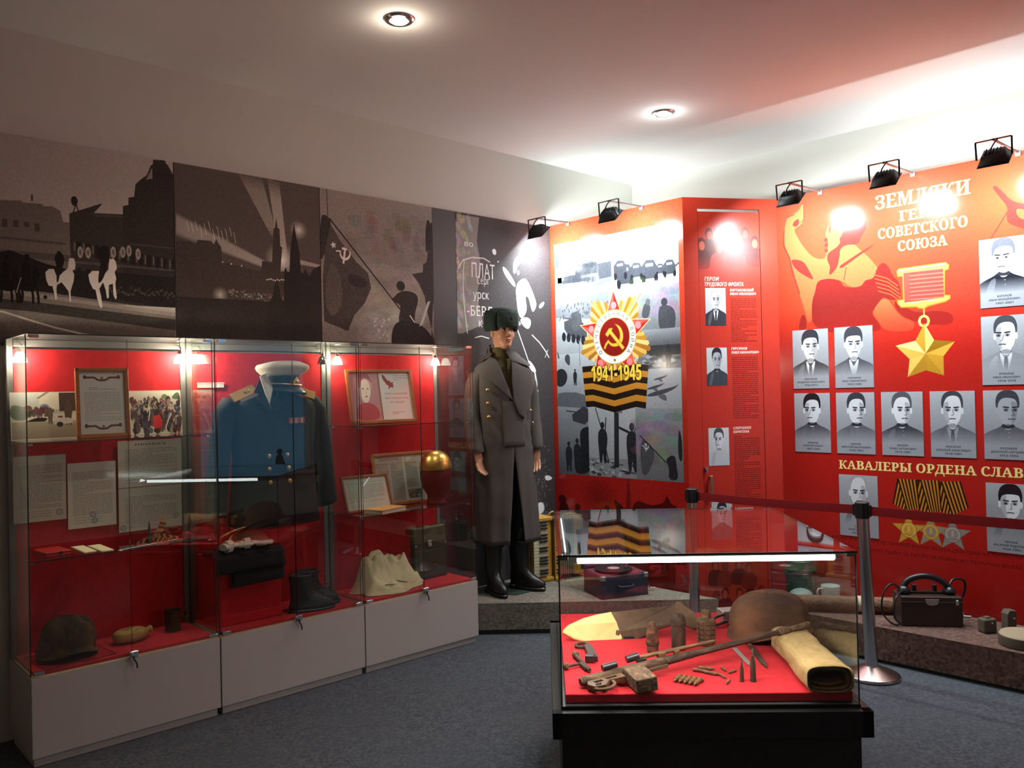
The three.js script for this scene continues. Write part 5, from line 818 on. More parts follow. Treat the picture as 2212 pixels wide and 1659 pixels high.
{
  let a = thing('fuel_stove', 'dark green lidded canister at the far end of the long podium', 'canister', [5.09, PH, -2.64], -0.6);
  part(a, 'body', lathe([0, 0, 0.085, 0, 0.092, 0.008, 0.094, 0.15, 0.09, 0.16, 0, 0.16], 36), M.enamel_green); part(a, 'lid', lathe([0.094, 0.152, 0.1, 0.156, 0.1, 0.172, 0.082, 0.18, 0.08, 0.214, 0.07, 0.226, 0, 0.23], 36), M.enamel_green); part(a, 'lug', [-1, 1].map((s) => bx(0.02, 0.03, 0.03, s * 0.1, 0.14, 0, 0.006)), M.enamel_green);
  a = thing('enamel_mug', 'white enamel mug beside the green canister on the long podium', 'mug', [5.05, PH, -2.42], 2.6);
  part(a, 'cup', lathe([0, 0, 0.05, 0, 0.053, 0.004, 0.056, 0.092, 0.058, 0.095, 0.055, 0.095, 0.05, 0.006, 0, 0.005], 32), M.enamel_white); part(a, 'handle', tube([[0.053, 0.078, 0], [0.085, 0.078, 0], [0.092, 0.05, 0], [0.075, 0.025, 0], [0.052, 0.02, 0]], 0.005, 26, 8), M.enamel_white);
  a = thing('water_flask', 'grey green oval flask lying in front of the green canister', 'flask', [4.90, PH, -2.54], 0.45);
  part(a, 'body', sph(0.1, 0, 0.04, 0, 1, 0.42, 0.72), M.grey_green); part(a, 'neck', [rod([-0.09, 0.042, 0], [-0.135, 0.045, 0], 0.02, 0.017), rod([-0.133, 0.045, 0], [-0.15, 0.046, 0], 0.021, 0.02)], M.grey_green);
  a = thing('wooden_tube', 'long weathered wooden tube with a pale band lying along the long podium', 'tube', [4.86, PH + 0.006, -2.22], -1.02);
  const tb = std('old_wood', { map: brownT, color: rgb(1.15, 0.95, 0.72), roughness: 0.85, bumpMap: coarseB, bumpScale: 0.002 });
  part(a, 'tube', [rod([-0.42, 0.045, 0], [0.42, 0.045, 0], 0.042, 0.045, 24)], tb); part(a, 'band', rod([0.05, 0.045, 0], [0.085, 0.045, 0], 0.0475, 0.0475, 28), std('pale_band', { color: rgb(0.5, 0.42, 0.3), roughness: 0.7 })); part(a, 'end_ring', [rod([-0.45, 0.045, 0], [-0.42, 0.045, 0], 0.05, 0.05, 24), rod([0.09, 0.045, 0], [0.12, 0.045, 0], 0.049, 0.049, 24)], M.rust_dark);
  a = thing('powder_tin', 'small squat dark tin with a rivet, right of the telephone', 'tin', [4.95, PH, -1.50], -0.6);
  part(a, 'body', [bx(0.078, 0.078, 0.06, 0, 0.039, 0, 0.012)], M.drab); part(a, 'cap', bx(0.03, 0.01, 0.03, 0.0, 0.08, 0, 0.003), M.drab); part(a, 'rivet', sph(0.005, 0.006, 0.055, 0.031), M.worn_steel);
  a = thing('powder_tin', 'taller narrow dark tin with a slanted top, rightmost tin on the podium', 'tin', [5.04, PH, -1.42], -0.6);
  part(a, 'body', mv(ext([-27, 0, 27, 0, 27, 116, -12, 120, -27, 100], 0.05, 0.004), 0, 0, -0.025), M.drab); part(a, 'rivet', sph(0.005, 0.012, 0.075, 0.026), M.worn_steel);
  a = thing('land_mine', 'round flat dark mine with a pale lid, cut by the right edge', 'mine', [4.83, PH, -1.29], 0.2);
  part(a, 'body', lathe([0, 0, 0.115, 0, 0.12, 0.006, 0.12, 0.05, 0.115, 0.054], 40), M.drab); part(a, 'lid', lathe([0.118, 0.05, 0.11, 0.062, 0.08, 0.067, 0, 0.068], 40), std('pale_lid', { color: rgb(0.34, 0.27, 0.17), roughness: 0.75 }));
}
// ---------------------------------------------------------------- accordion, gramophone, mat on the corner podium
{
  const a = thing('accordion', 'yellow accordion with piano keys standing behind the mannequin boots', 'accordion', [4.31, PH, -4.2], -0.25);
  const y0 = 0.02, hh = 0.43, pearl = std('yellow_pearl', { map: noiseTex(256, [196, 150, 62], [20, 20, 14], 9, 4), roughness: 0.35 }), ivory = std('ivory', { color: rgb(0.60, 0.52, 0.34), roughness: 0.4 });
  part(a, 'keyboard_case', [bx(0.17, hh, 0.16, -0.05, y0 + hh / 2, -0.02, 0.012), bx(0.17, 0.03, 0.17, -0.05, y0 + hh - 0.008, -0.01, 0.008), bx(0.17, 0.03, 0.18, -0.05, 0.015, -0.005, 0.01)], pearl);
  for (let i = 0; i < 17; i++) part(a, 'white_key', bx(0.115, 0.0215, 0.02, -0.075, y0 + 0.03 + i * 0.0228, 0.07, 0.003), ivory);
  for (let i = 0; i < 17; i++) if (![2, 6, 9, 13].includes(i)) part(a, 'black_key', bx(0.066, 0.011, 0.016, -0.052, y0 + 0.0415 + i * 0.0228, 0.084, 0.003), M.black_plastic);
  part(a, 'grille', bx(0.05, hh, 0.19, 0.06, y0 + hh / 2, 0.01, 0.012), std('brown_lacquer', { color: rgb(0.16, 0.075, 0.02), roughness: 0.3 }));
  const bl = part(a, 'bellows', Array.from({ length: 12 }, (_, i) => bx(0.008, hh - 0.03 - (i % 2) * 0.02, 0.185 - (i % 2) * 0.02, 0.092 + i * 0.0095, y0 + hh / 2, 0.0, 0.002)), std('bellows_cloth', { color: rgb(0.22, 0.2, 0.14), roughness: 0.8 }));
  part(a, 'bass_case', [bx(0.09, hh, 0.17, 0.25, y0 + hh / 2, 0, 0.014)], pearl); part(a, 'strap', tube([[0.0, y0 + hh, 0.05], [0.03, y0 + hh + 0.035, 0.06], [0.09, y0 + hh + 0.03, 0.06], [0.13, y0 + hh - 0.01, 0.06]], 0.006, 24, 8), pearl);
}
{
  const a = thing('gramophone', 'open dark blue portable gramophone with a record, seen through the table glass', 'gramophone', [4.33, PH, -3.56], -0.40), w = 0.34, h = 0.145, d = 0.27;
  const lea = std('blue_leatherette', { color: rgb(0.02, 0.022, 0.05), roughness: 0.5, bumpMap: fineB, bumpScale: 0.0008 }), lin = std('plum_lining', { color: rgb(0.16, 0.02, 0.045), roughness: 0.6 });
  part(a, 'case', [bx(w, h, d, 0, h / 2, 0, 0.006)], lea); part(a, 'deck', bx(w - 0.02, 0.006, d - 0.02, 0, h + 0.002, 0, 0.002), lin);
  const lid = part(a, 'lid', [mv(bx(w, d, 0.05, 0, d / 2, 0, 0.006), 0, h, -d / 2 - 0.012, -0.28)], lea); part(lid, 'lining', mv(bx(w - 0.03, d - 0.03, 0.006, 0, d / 2, 0.025), 0, h, -d / 2 - 0.012, -0.28), lin);
  const rec = part(a, 'record', cyl(0.125, 0.125, 0.004, -0.02, h + 0.02, 0.01, 48), M.black_plastic); part(rec, 'record_label', cyl(0.04, 0.04, 0.002, -0.02, h + 0.0235, 0.01, 32), std('pink_label', { color: rgb(0.45, 0.26, 0.26), roughness: 0.6 }));
  part(a, 'tonearm', [tube([[0.14, h + 0.01, -0.09], [0.145, h + 0.06, -0.09], [0.12, h + 0.085, -0.06], [0.09, h + 0.06, 0.0], [0.06, h + 0.04, 0.02]], 0.009, 40, 10), mv(cyl(0.026, 0.026, 0.012, 0, 0, 0, 24), 0.058, h + 0.045, 0.025, 0, 0, 1.3)], M.chrome);
  part(a, 'crank', [rod([w / 2, 0.09, 0.02], [w / 2 + 0.05, 0.09, 0.02], 0.004, 0.004), rod([w / 2 + 0.05, 0.09, 0.02], [w / 2 + 0.06, 0.02, 0.05], 0.004, 0.004), rod([w / 2 + 0.058, 0.02, 0.05], [w / 2 + 0.1, 0.018, 0.055], 0.007, 0.007)], M.chrome);
  part(a, 'handle', tube([[-0.05, 0.08, d / 2], [-0.05, 0.075, d / 2 + 0.02], [0.05, 0.075, d / 2 + 0.02], [0.05, 0.08, d / 2]], 0.007, 24, 8), lea); part(a, 'corner', [-1, 1].map((s) => bx(0.03, 0.03, 0.03, s * (w / 2 - 0.013), h - 0.013, d / 2 - 0.013, 0.004)), M.worn_steel);
}
one('rubber_mat', 'thin dark green rubber mat under the mannequin boots', 'mat', new THREE.ExtrudeGeometry(shapeOf([3700, 4265, 3845, 4005, 4080, 4010, 4165, 4200, 4000, 4350, 3720, 4350]), { depth: 0.006, bevelEnabled: false }).rotateX(-Math.PI / 2).translate(0, PH, 0), std('green_rubber', { color: rgb(0.03, 0.05, 0.038), roughness: 0.6 }));

// ---------------------------------------------------------------- exhibits in the three showcases
const inRow = (name, label, cat, s, h, back, turn = 0, group) => thing(name, label, cat, row(s, h, back), ROW + turn, group);
const paperText = (w, h, draw) => sheet(0, 0, w, h, Math.round(w * 2), Math.round(h * 2), draw);
const typed = (d, w, h, o = {}) => { d.fill(o.bg ?? '#cfc9be'); if (o.head) d.text(o.head, w / 2, h - 26, 9, '#4a4642', { align: 'center', width: w * 0.5 }); d.lines('rgba(70,66,62,0.55)', w * 0.1, w * 0.92, h - 44, h * 0.2, o.step ?? 8.5, 2.6); for (const [u, v] of o.seal ?? []) { d.ell('rgba(70,70,96,0.45)', u, v, 15, 15); d.ell('rgba(207,201,190,0.5)', u, v, 10, 10); } d.lines('rgba(60,60,80,0.4)', w * 0.12, w * 0.7, h * 0.16, h * 0.06, 12, 3); grain(d.g, d.pw, d.ph, 8); };
function loosePrint(name, label, cat, s0, s1, h0, h1, back, tex, lean = 0, opts = {}) {
  const w = s1 - s0, h = h1 - h0, m = printOf(name + '_print', tex, { roughness: opts.rough ?? 0.45, ...(opts.coat ? { clearcoat: 1, clearcoatRoughness: 0.06 } : {}) });
  const o = one(name, label, cat, mv(board(w, h, 0.002), 0, h / 2, 0, -lean), faced(m, M.white_paper)); o.position.set(...row((s0 + s1) / 2, h0, back)); o.rotation.y = ROW; return o;
}
loosePrint('colour_photo', 'colour photo of a crowd and a parked vehicle, left of the framed diploma', 'photo', 0.012, 0.29, SH1 + 0.003, 1.60, 0.345, paperText(280, 222, (d) => {
  d.fill('#d8d0bc'); d.rect(d.shade('#cfd3c8', '#b9b8a4', 0, 222, 0, 120), 4, 120, 276, 218); d.rect('#e0d6bd', 120, 140, 205, 218); d.poly('#8d8478', [110, 195, 150, 222, 165, 222, 118, 190]); d.rect('#4a3a33', 205, 130, 276, 218);
  d.blob('#5f6a58', [0, 90, 0, 165, 40, 160, 70, 145, 80, 95]); d.ell('#8a3a34', 72, 148, 17, 12); d.ell('#6f93b4', 142, 152, 20, 14); for (let i = 0; i < 90; i++) d.ell(`rgba(${40 + rnd() * 110},${34 + rnd() * 60},${40 + rnd() * 60},0.7)`, 60 + rnd() * 120, 110 + rnd() * 38, 4 + rnd() * 5, 6 + rnd() * 7);
  d.blob('#2a2422', [0, 70, 60, 82, 95, 100, 130, 104, 160, 96, 130, 78, 60, 66]); d.rect(d.shade('#b3a58c', '#8d7a66', 0, 100, 0, 4), 4, 4, 276, 84); person(d, '#6a5c46', 165, 70, 78); person(d, '#5c4a3a', 243, 62, 120); d.poly('#cfc6bb', [175, 84, 240, 100, 262, 92, 262, 72, 180, 68]); d.ell('#241d1b', 205, 68, 14, 12); d.ell('#9b3a33', 208, 104, 12, 5); grain(d.g, d.pw, d.ph, 12);
}), 0.1);
loosePrint('colour_photo', 'colour photo of a dense crowd around a child in red, right of the framed diploma', 'photo', 0.533, 0.788, SH1 + 0.003, 1.60, 0.345, paperText(255, 222, (d) => {
  d.fill('#cdc4b2'); d.rect(d.shade('#d8d0bd', '#b8ad98', 0, 218, 0, 150), 4, 5, 251, 217); d.blob('#6d7a58', [150, 180, 165, 205, 185, 200, 190, 175]); d.blob('#5a6a50', [200, 180, 235, 215, 250, 205, 250, 170]);
  for (let i = 0; i < 240; i++) { const v = 12 + rnd() * 165, c = [[42, 34, 36], [26, 24, 30], [80, 62, 60], [150, 130, 118], [60, 66, 90], [110, 50, 46]][i % 6]; d.ell(`rgba(${c},0.85)`, 8 + rnd() * 240, v, 5 + rnd() * 7, 9 + rnd() * 14); } for (let i = 0; i < 60; i++) d.ell('rgba(190,160,140,0.7)', 8 + rnd() * 240, 120 + rnd() * 60, 4, 5);
  d.blob('#c9302f', [108, 40, 118, 100, 145, 104, 156, 60, 150, 30, 118, 26]); d.ell('#3a2a26', 130, 112, 16, 17); d.blob('#5f86a8', [180, 70, 190, 108, 205, 112, 200, 80]); d.line('#cfc4b8', 5, [90, 150, 96, 110, 88, 70]); d.line('#cdbfae', 6, [170, 30, 190, 80, 200, 100]); grain(d.g, d.pw, d.ph, 12);
}), 0.1);
loosePrint('document', 'typed document with a seal, leftmost sheet on the red back panel', 'document', 0.02, 0.24, 0.998, 1.304, 0.352, paperText(220, 306, (d) => typed(d, 220, 306, { seal: [[190, 36]], bg: '#b9b2a6' })));
loosePrint('document', 'typed document with two seals, the lowest hung of the four pale sheets', 'document', 0.247, 0.463, 0.945, 1.257, 0.352, paperText(216, 312, (d) => typed(d, 216, 312, { seal: [[110, 60], [116, 30]] })), 0, { coat: 1 });
loosePrint('document', 'yellowed typed sheet hung at the upper right in the left showcase', 'document', 0.475, 0.787, 1.118, 1.351, 0.352, paperText(312, 233, (d) => typed(d, 312, 233, { head: 'ПРИКАЗ', bg: '#c6bfb2' })), 0, { coat: 1 });
loosePrint('document', 'typed sheet with a round seal hung at the lower right in the left showcase', 'document', 0.475, 0.784, 0.90, 1.115, 0.352, paperText(309, 215, (d) => typed(d, 309, 215, { seal: [[280, 56], [20, 20]], bg: '#c6bfb2' })), 0, { coat: 1 });
function framed(name, label, s0, h0, w, h, backBottom, backTop, tex, o = {}) {
  const a = inRow(name, label, 'framed picture', s0 + w / 2, h0, backBottom, o.turn ?? 0), lean = Math.asin(Math.min(0.5, (backTop - backBottom) / h)), f = o.f ?? 0.018, t = 0.016;
  const L = (g) => mv(g, 0, 0, 0, -lean);
  part(a, 'frame', [bx(w, f, t, 0, f / 2, t / 2, 0.003), bx(w, f, t, 0, h - f / 2, t / 2, 0.003), bx(f, h, t, -w / 2 + f / 2, h / 2, t / 2, 0.003), bx(f, h, t, w / 2 - f / 2, h / 2, t / 2, 0.003)].map(L), M.wood_frame, 'thin wooden frame');
  part(a, 'print', L(board(w - f * 2 + 0.004, h - f * 2 + 0.004, 0.003).translate(0, h / 2, 0.004)), faced(printOf(name + '_sheet', tex, { roughness: 0.6, clearcoat: 1, clearcoatRoughness: 0.02 }), M.white_paper));
  return a;
}
framed('framed_diploma', 'upright framed diploma with brown ornaments between two colour photos', 0.262, SH1 + 0.003, 0.238, 0.332, 0.25, 0.275, paperText(212, 306, (d) => {
  d.fill('#c9cac6'); const orn = (v) => { d.blob('#5f3a34', [20, v + 14, 34, v + 16, 40, v, 22, v - 6]); d.blob('#5f3a34', [192, v + 14, 178, v + 16, 172, v, 190, v - 6]); d.line('#6b443c', 10, [38, v + 4, 70, v + 4, 88, v - 8, 106, v - 10, 124, v - 8, 142, v + 4, 174, v + 4]); d.poly('#5f3a34', starPts(106, v + 2, 9)); }; orn(272); orn(36); d.lines('rgba(70,64,60,0.5)', 46, 170, 228, 216, 8, 3); d.lines('rgba(90,86,82,0.5)', 24, 190, 204, 60, 8, 2.6); grain(d.g, d.pw, d.ph, 6);
}));
framed('framed_portrait', 'wide framed picture with a pink portrait drawing and an invitation page', 1.757, SH1 + 0.004, 0.48, 0.335, 0.28, 0.345, paperText(450, 300, (d) => {
  d.fill('#d2d4d2'); d.rect('#b9868c', 4, 4, 210, 296); d.blob('#c9a49f', [60, 296, 60, 120, 140, 120, 180, 296]); d.blob('#e4d6c8', [82, 130, 76, 190, 86, 240, 112, 262, 140, 250, 152, 200, 142, 140, 112, 100]); d.blob('#a8606a', [60, 200, 70, 290, 150, 300, 172, 220, 150, 250, 112, 268, 86, 246, 78, 200]); d.blob('#b2474e', [20, 0, 40, 90, 90, 112, 140, 112, 190, 80, 205, 0]); for (const s of [-1, 1]) d.ell('#7a5a54', 114 + s * 17, 198, 7, 4); d.ell('#b0665e', 116, 150, 10, 5); d.line('#b99a8c', 3, [116, 195, 120, 172, 112, 170]);
  d.rect('#8a6a58', 210, 0, 222, 300); d.poly('#a63430', starPts(300, 222, 34, 15, 0.2)); d.blob('#8a3a33', [246, 290, 262, 280, 290, 240, 330, 222, 320, 205, 270, 225, 246, 262]); d.text('20 лет со дня рождения', 336, 160, 11, '#4c4846', { align: 'center', width: 170, font: 'italic', face: 'serif' }); d.text('Героя Советского Союза', 336, 132, 11, '#4c4846', { align: 'center', width: 180, font: 'italic', face: 'serif' }); d.text('И.В. Бородин', 336, 106, 11, '#4c4846', { align: 'center', width: 110, font: 'italic', face: 'serif' }); d.lines('rgba(150,70,66,0.5)', 290, 390, 50, 38, 10, 5); d.lines('rgba(160,90,86,0.5)', 330, 440, 282, 250, 14, 5); grain(d.g, d.pw, d.ph, 8);
}), { f: 0.02 });
framed('framed_newspaper', 'framed old newspaper page leaning behind the small framed letter', 1.93, SH2 + 0.004, 0.462, 0.325, 0.285, 0.345, paperText(432, 296, (d) => {
  d.fill('#a39f95'); d.text('КОЛХОЗНАЯ ПРАВДА', 110, 266, 12, '#3a3836', { align: 'center', width: 150, font: 'italic' }); for (let c = 0; c < 4; c++) d.lines('rgba(52,50,48,0.62)', 12 + c * 104 + (c > 1 ? 10 : 0), 102 + c * 104 + (c > 1 ? 10 : 0), 248, c > 1 ? 90 : 14, 5.6, 2.6); d.rect('#4a4846', 232, 18, 330, 72); for (let i = 0; i < 30; i++) d.ell('rgba(150,148,140,0.5)', 236 + rnd() * 90, 22 + rnd() * 46, 6, 6); d.rect('#c2beb4', 212, 10, 222, 286); grain(d.g, d.pw, d.ph, 10);
}));
framed('framed_letter', 'small framed typed letter at the left of the middle shelf', 1.668, SH2 + 0.004, 0.325, 0.218, 0.20, 0.27, paperText(296, 188, (d) => { d.fill('#c2c4bb'); d.lines('rgba(80,80,76,0.5)', 24, 270, 160, 40, 8, 2.6); d.lines('rgba(70,70,90,0.4)', 30, 110, 34, 14, 9, 3); grain(d.g, d.pw, d.ph, 6); }), { f: 0.014 });
{
  let a = inRow('medal_box', 'small flat red box with a dark clasp at the left of the lower shelf', 'box', 0.137, SH2 + 0.003, 0.19, 0.1);
  part(a, 'box', bx(0.105, 0.012, 0.15, 0, 0.006, 0, 0.003), M.red_plastic); part(a, 'lid', bx(0.108, 0.008, 0.153, 0, 0.016, 0, 0.003), M.red_plastic); part(a, 'clasp', bx(0.012, 0.012, 0.006, 0.01, 0.014, 0.078, 0.002), M.black_metal);
  const card = (s, back, label) => { const c = inRow('yellow_card', label, 'card', s, SH2 + 0.003, back, 0, 'yellow cards on the lower shelf'); part(c, 'card', bx(0.05, 0.0015, 0.225, 0, 0.001, 0), std('cream_card', { color: rgb(0.78, 0.66, 0.42), roughness: 0.7 })); part(c, 'fold', bx(0.05, 0.001, 0.21, 0.002, 0.003, 0.004), M.cream_card); };
  card(0.27, 0.2, 'pale yellow card lying on the lower shelf, the left one'); card(0.334, 0.17, 'pale yellow card lying on the lower shelf, the right one');
  a = inRow('ribbon_bow', 'orange and black striped ribbon bow with a dark bullet on the lower shelf', 'ribbon', 0.565, SH2 + 0.003, 0.12);
  const stripes = std('striped_ribbon', { map: canvasTex(64, 16, (g) => { for (let i = 0; i < 8; i++) { g.fillStyle = i % 2 ? '#3a2416' : '#cf7a34'; g.fillRect(0, i * 2, 64, 2); } }), roughness: 0.7 });
  const strip = (pts, w) => loft(pts.map(([x, y, z, ax = 0, ay = 1]) => [[x - ax * w, y - ay * w, z], [x + ax * w, y + ay * w, z], [x + ax * w, y + ay * w, z - 0.002], [x - ax * w, y - ay * w, z - 0.002]]));
  part(a, 'tail', [strip([[-0.1, 0.006, 0.01, 0.1, 0.3], [-0.05, 0.016, 0.01, 0.2, 0.6], [0, 0.024, 0, 0, 1]], 0.016), strip([[0, 0.024, 0.002, 0, 1], [0.05, 0.026, 0.006, -0.3, 0.7], [0.11, 0.01, 0.006, -0.2, 0.4]], 0.016), strip([[0, 0.02, 0.004, 0.9, -0.3], [0.03, 0.065, 0, 0.9, -0.3], [0.045, 0.1, -0.004, 0.8, -0.3]], 0.017), strip([[0, 0.02, 0.008, 0.5, 0.7], [0.03, 0.014, 0.03, 0.5, 0.7], [0.05, 0.012, 0.04, 0.5, 0.6]], 0.014)], stripes);
  part(a, 'bullet', lathe([0, 0.002, 0.008, 0.002, 0.008, 0.06, 0.006, 0.075, 0.0045, 0.08, 0.003, 0.1, 0, 0.106], 16).translate(-0.03, 0, 0.012), M.dark_steel);
  a = inRow('label_strip', 'narrow clear and white label strip near the front of the lower shelf', 'label', 0.53, SH2 + 0.003, 0.075, 0.33); part(a, 'strip', bx(0.33, 0.002, 0.03, 0, 0.001, 0), M.white_paper); part(a, 'lip', bx(0.33, 0.006, 0.002, 0, 0.003, 0.016), M.aluminium);
  a = inRow('price_card', 'small blank white card stuck on the red back of the middle showcase', 'card', 0.955, 1.61, 0.368); part(a, 'card', bx(0.145, 0.028, 0.002, 0, 0.014, 0), M.white_paper); part(a, 'tape', bx(0.15, 0.006, 0.0008, 0, 0.025, 0.0014), M.white_paper);
}
const FL = BASE + 0.019;
std('rust_moss', { map: rustT, color: rgb(0.55, 0.42, 0.28), roughness: 0.95, bumpMap: grey(rustT), bumpScale: 0.004 });
std('old_yellow', { map: noiseTex(256, [176, 138, 78], [26, 24, 20], 8, 5), roughness: 0.85 });
{
  let a = inRow('steel_helmet', 'corroded dark brown steel helmet at the left end of the left showcase', 'helmet', 0.19, FL + 0.003, 0.19, 0.2);
  part(a, 'shell', rumple(mv(helmetShell(0.125, 0.108, 0.165, 0.1), 0, 0, 0, 0.05, 0, -0.06), 0.006, 30), M.rust_moss);
  a = inRow('acrylic_sheet', 'thin clear acrylic sheet lying under the corroded helmet', 'sheet', 0.2, FL, 0.18, 0.1); pane(a, 'sheet', 'y', 0.30, 0.003, 0.28, 0, 0.0015, 0);
  a = inRow('water_canteen', 'pale yellowish metal canteen lying between the helmet and the mug', 'canteen', 0.475, FL, 0.215, 0.15);
  part(a, 'body', rumple(loft([[0, 0.004], [0.55, 0.004], [0.92, 0.012], [1, 0.03], [0.95, 0.048], [0.75, 0.058], [0.45, 0.052], [0.2, 0.046], [0.02, 0.045]].map(([k, y]) => ring(32, (t) => [Math.cos(t) * 0.085 * k, y, -Math.sin(t) * 0.06 * k]))), 0.003, 24), M.old_yellow); part(a, 'neck', [rod([0.075, 0.03, -0.01], [0.1, 0.033, -0.016], 0.016, 0.013), rod([0.098, 0.033, -0.016], [0.112, 0.034, -0.019], 0.017, 0.016)], M.old_yellow);
  a = inRow('tin_mug', 'rusty dark tin mug at the right end of the left showcase', 'mug', 0.69, FL, 0.25, 0.1);
  part(a, 'cup', lathe([0, 0, 0.036, 0, 0.037, 0.003, 0.038, 0.1, 0.041, 0.103, 0.038, 0.104, 0.035, 0.004, 0, 0.003], 30), M.rust_moss); part(a, 'handle', tube([[0.036, 0.085, 0], [0.06, 0.09, 0.004], [0.066, 0.07, 0.004], [0.055, 0.055, 0.002], [0.037, 0.05, 0]], 0.005, 26, 8), M.rust_moss);
  // middle showcase: cloth plinth, folded trousers, gloves, leather cap, boots
  a = inRow('cloth_plinth', 'red cloth covered plinth box under the folded black trousers', 'plinth', 1.04, FL, 0.245); part(a, 'box', bx(0.35, 0.345, 0.245, 0, 0.1725, 0, 0.006), M.red_felt); part(a, 'skirt', bx(0.355, 0.05, 0.25, 0, 0.025, 0, 0.006), M.red_felt);
  a = inRow('folded_trousers', 'black trousers folded over the front of the red plinth', 'trousers', 1.03, FL + 0.345, 0.12);
  const drape = (x0, x1, drop, th, k) => { const rows = []; const prof = [[0.002, -0.12], [0.006, -0.05], [0.008, 0.0], [0.004, 0.012], [-0.03, 0.018], [-drop * 0.5, 0.02], [-drop, 0.022]]; for (let i = 0; i <= 14; i++) { const f = i / 14 * 6, j = Math.min(5, Math.floor(f)), q = f - j, y = prof[j][0] + (prof[j + 1][0] - prof[j][0]) * q, z = prof[j][1] + (prof[j + 1][1] - prof[j][1]) * q; rows.push([y, z]); } return loft(rows.map(([y, z], i) => { const nx = i < 6 ? [0, th] : [th * 0.2, th]; const top = [], bot = []; for (let m = 0; m <= 16; m++) { const x = x0 + (x1 - x0) * m / 16, w = 0.006 * noise3(x * 20 + k, y * 14, z * 14); const yy = y + (i < 6 ? th : 0) + w, zz = z + (i < 6 ? 0 : th) + w; top.push([x, yy, zz]); bot.unshift([x, y, z]); } return [...top, ...bot]; })); };
  part(a, 'leg', drape(-0.19, 0.185, 0.072, 0.03, 1), M.black_cloth); part(a, 'leg', mv(drape(-0.10, 0.18, 0.145, 0.02, 4), 0, 0.0, 0.004), M.black_cloth);
  const glove = (g) => part(g, 'glove', rumple(mergeGeometries([sph(0.04, 0, 0.012, 0, 1.0, 0.3, 0.85), ...[[-0.026, 0.9], [-0.009, 1.08], [0.009, 1.05], [0.026, 0.82]].map(([z, k]) => rod([0.03, 0.011, z], [0.03 + 0.06 * k, 0.008, z * 1.35], 0.0105, 0.009)), rod([0.0, 0.011, 0.03], [0.036, 0.01, 0.062], 0.011, 0.009), rod([-0.06, 0.012, 0], [-0.03, 0.012, 0], 0.03, 0.032)].map(clean)), 0.003, 40), std('white_cotton', { color: rgb(0.66, 0.62, 0.54), roughness: 0.95 }));
  a = inRow('cotton_glove', 'white cotton glove lying on the black trousers, the right one', 'glove', 1.075, FL + 0.389, 0.13, -0.1, 'white gloves'); glove(a); part(a, 'cuff', mv(cyl(0.034, 0.034, 0.022, 0, 0, 0, 20).scale(0.5, 1, 1), -0.07, 0.012, 0, 0, 0, Math.PI / 2), M.white_cotton);
  copyOf(a, 'white cotton glove lying on the black trousers, the left one', row(0.965, FL + 0.392, 0.12), ROW + 0.25);
  a = inRow('leather_cap', 'rust brown half-round leather cap behind the white gloves', 'cap', 1.09, FL + 0.345, 0.245); part(a, 'crown', loft([[1, 0], [1.02, 0.02], [0.94, 0.055], [0.75, 0.085], [0.45, 0.103], [0.1, 0.108]].map(([k, y]) => ring(30, (t) => [Math.cos(t) * 0.118 * k, y, -Math.sin(t) * 0.075 * k]))), std('tan_leather', { color: rgb(0.65, 0.26, 0.12), roughness: 0.7 })); part(a, 'band', loft([[1.03, 0], [1.04, 0.012], [1.02, 0.016]].map(([k, y]) => ring(30, (t) => [Math.cos(t) * 0.118 * k, y, -Math.sin(t) * 0.075 * k]))), M.tan_leather);
  const boot = (label, s, back, turn, proto) => { if (proto) return copyOf(proto, label, row(s, FL, back), ROW + turn); const b = inRow('ankle_boot', label, 'boot', s, FL, back, turn, 'black ankle boots');
    const sec = (x0, x1, hw, y) => ring(26, (t) => { const c = Math.cos(t); return [(x0 + x1) / 2 + c * (x1 - x0) / 2, y, -Math.sin(t) * hw * (c > 0 ? 1 : 0.92)]; });
    part(b, 'upper', rumple(loft([sec(-0.07, 0.165, 0.043, 0.016), sec(-0.074, 0.172, 0.046, 0.03), sec(-0.07, 0.165, 0.044, 0.05), sec(-0.068, 0.125, 0.041, 0.07), sec(-0.066, 0.075, 0.04, 0.095), sec(-0.066, 0.055, 0.041, 0.14), sec(-0.07, 0.052, 0.043, 0.19), sec(-0.07, 0.05, 0.042, 0.2), sec(-0.06, 0.04, 0.034, 0.198), sec(-0.05, 0.03, 0.028, 0.14)]), 0.004, 30), std('worn_leather', { color: rgb(0.018, 0.015, 0.014), roughness: 0.6 }));
    part(b, 'sole', loft([sec(-0.076, 0.178, 0.047, 0), sec(-0.078, 0.18, 0.048, 0.016)]), M.black_plastic); part(b, 'laces', Array.from({ length: 5 }, (_, i) => rod([0.062 + (4 - i) * 0.012, 0.085 + i * 0.023, -0.022], [0.064 + (4 - i) * 0.012, 0.09 + i * 0.023, 0.022], 0.0022, 0.0022, 6)), M.black_cloth); return b; };
  const b1 = boot('black laced ankle boot nearest the red plinth', 1.325, 0.1, -0.25); boot('black laced ankle boot behind its twin at the right', 1.405, 0.17, -0.2, b1);
}
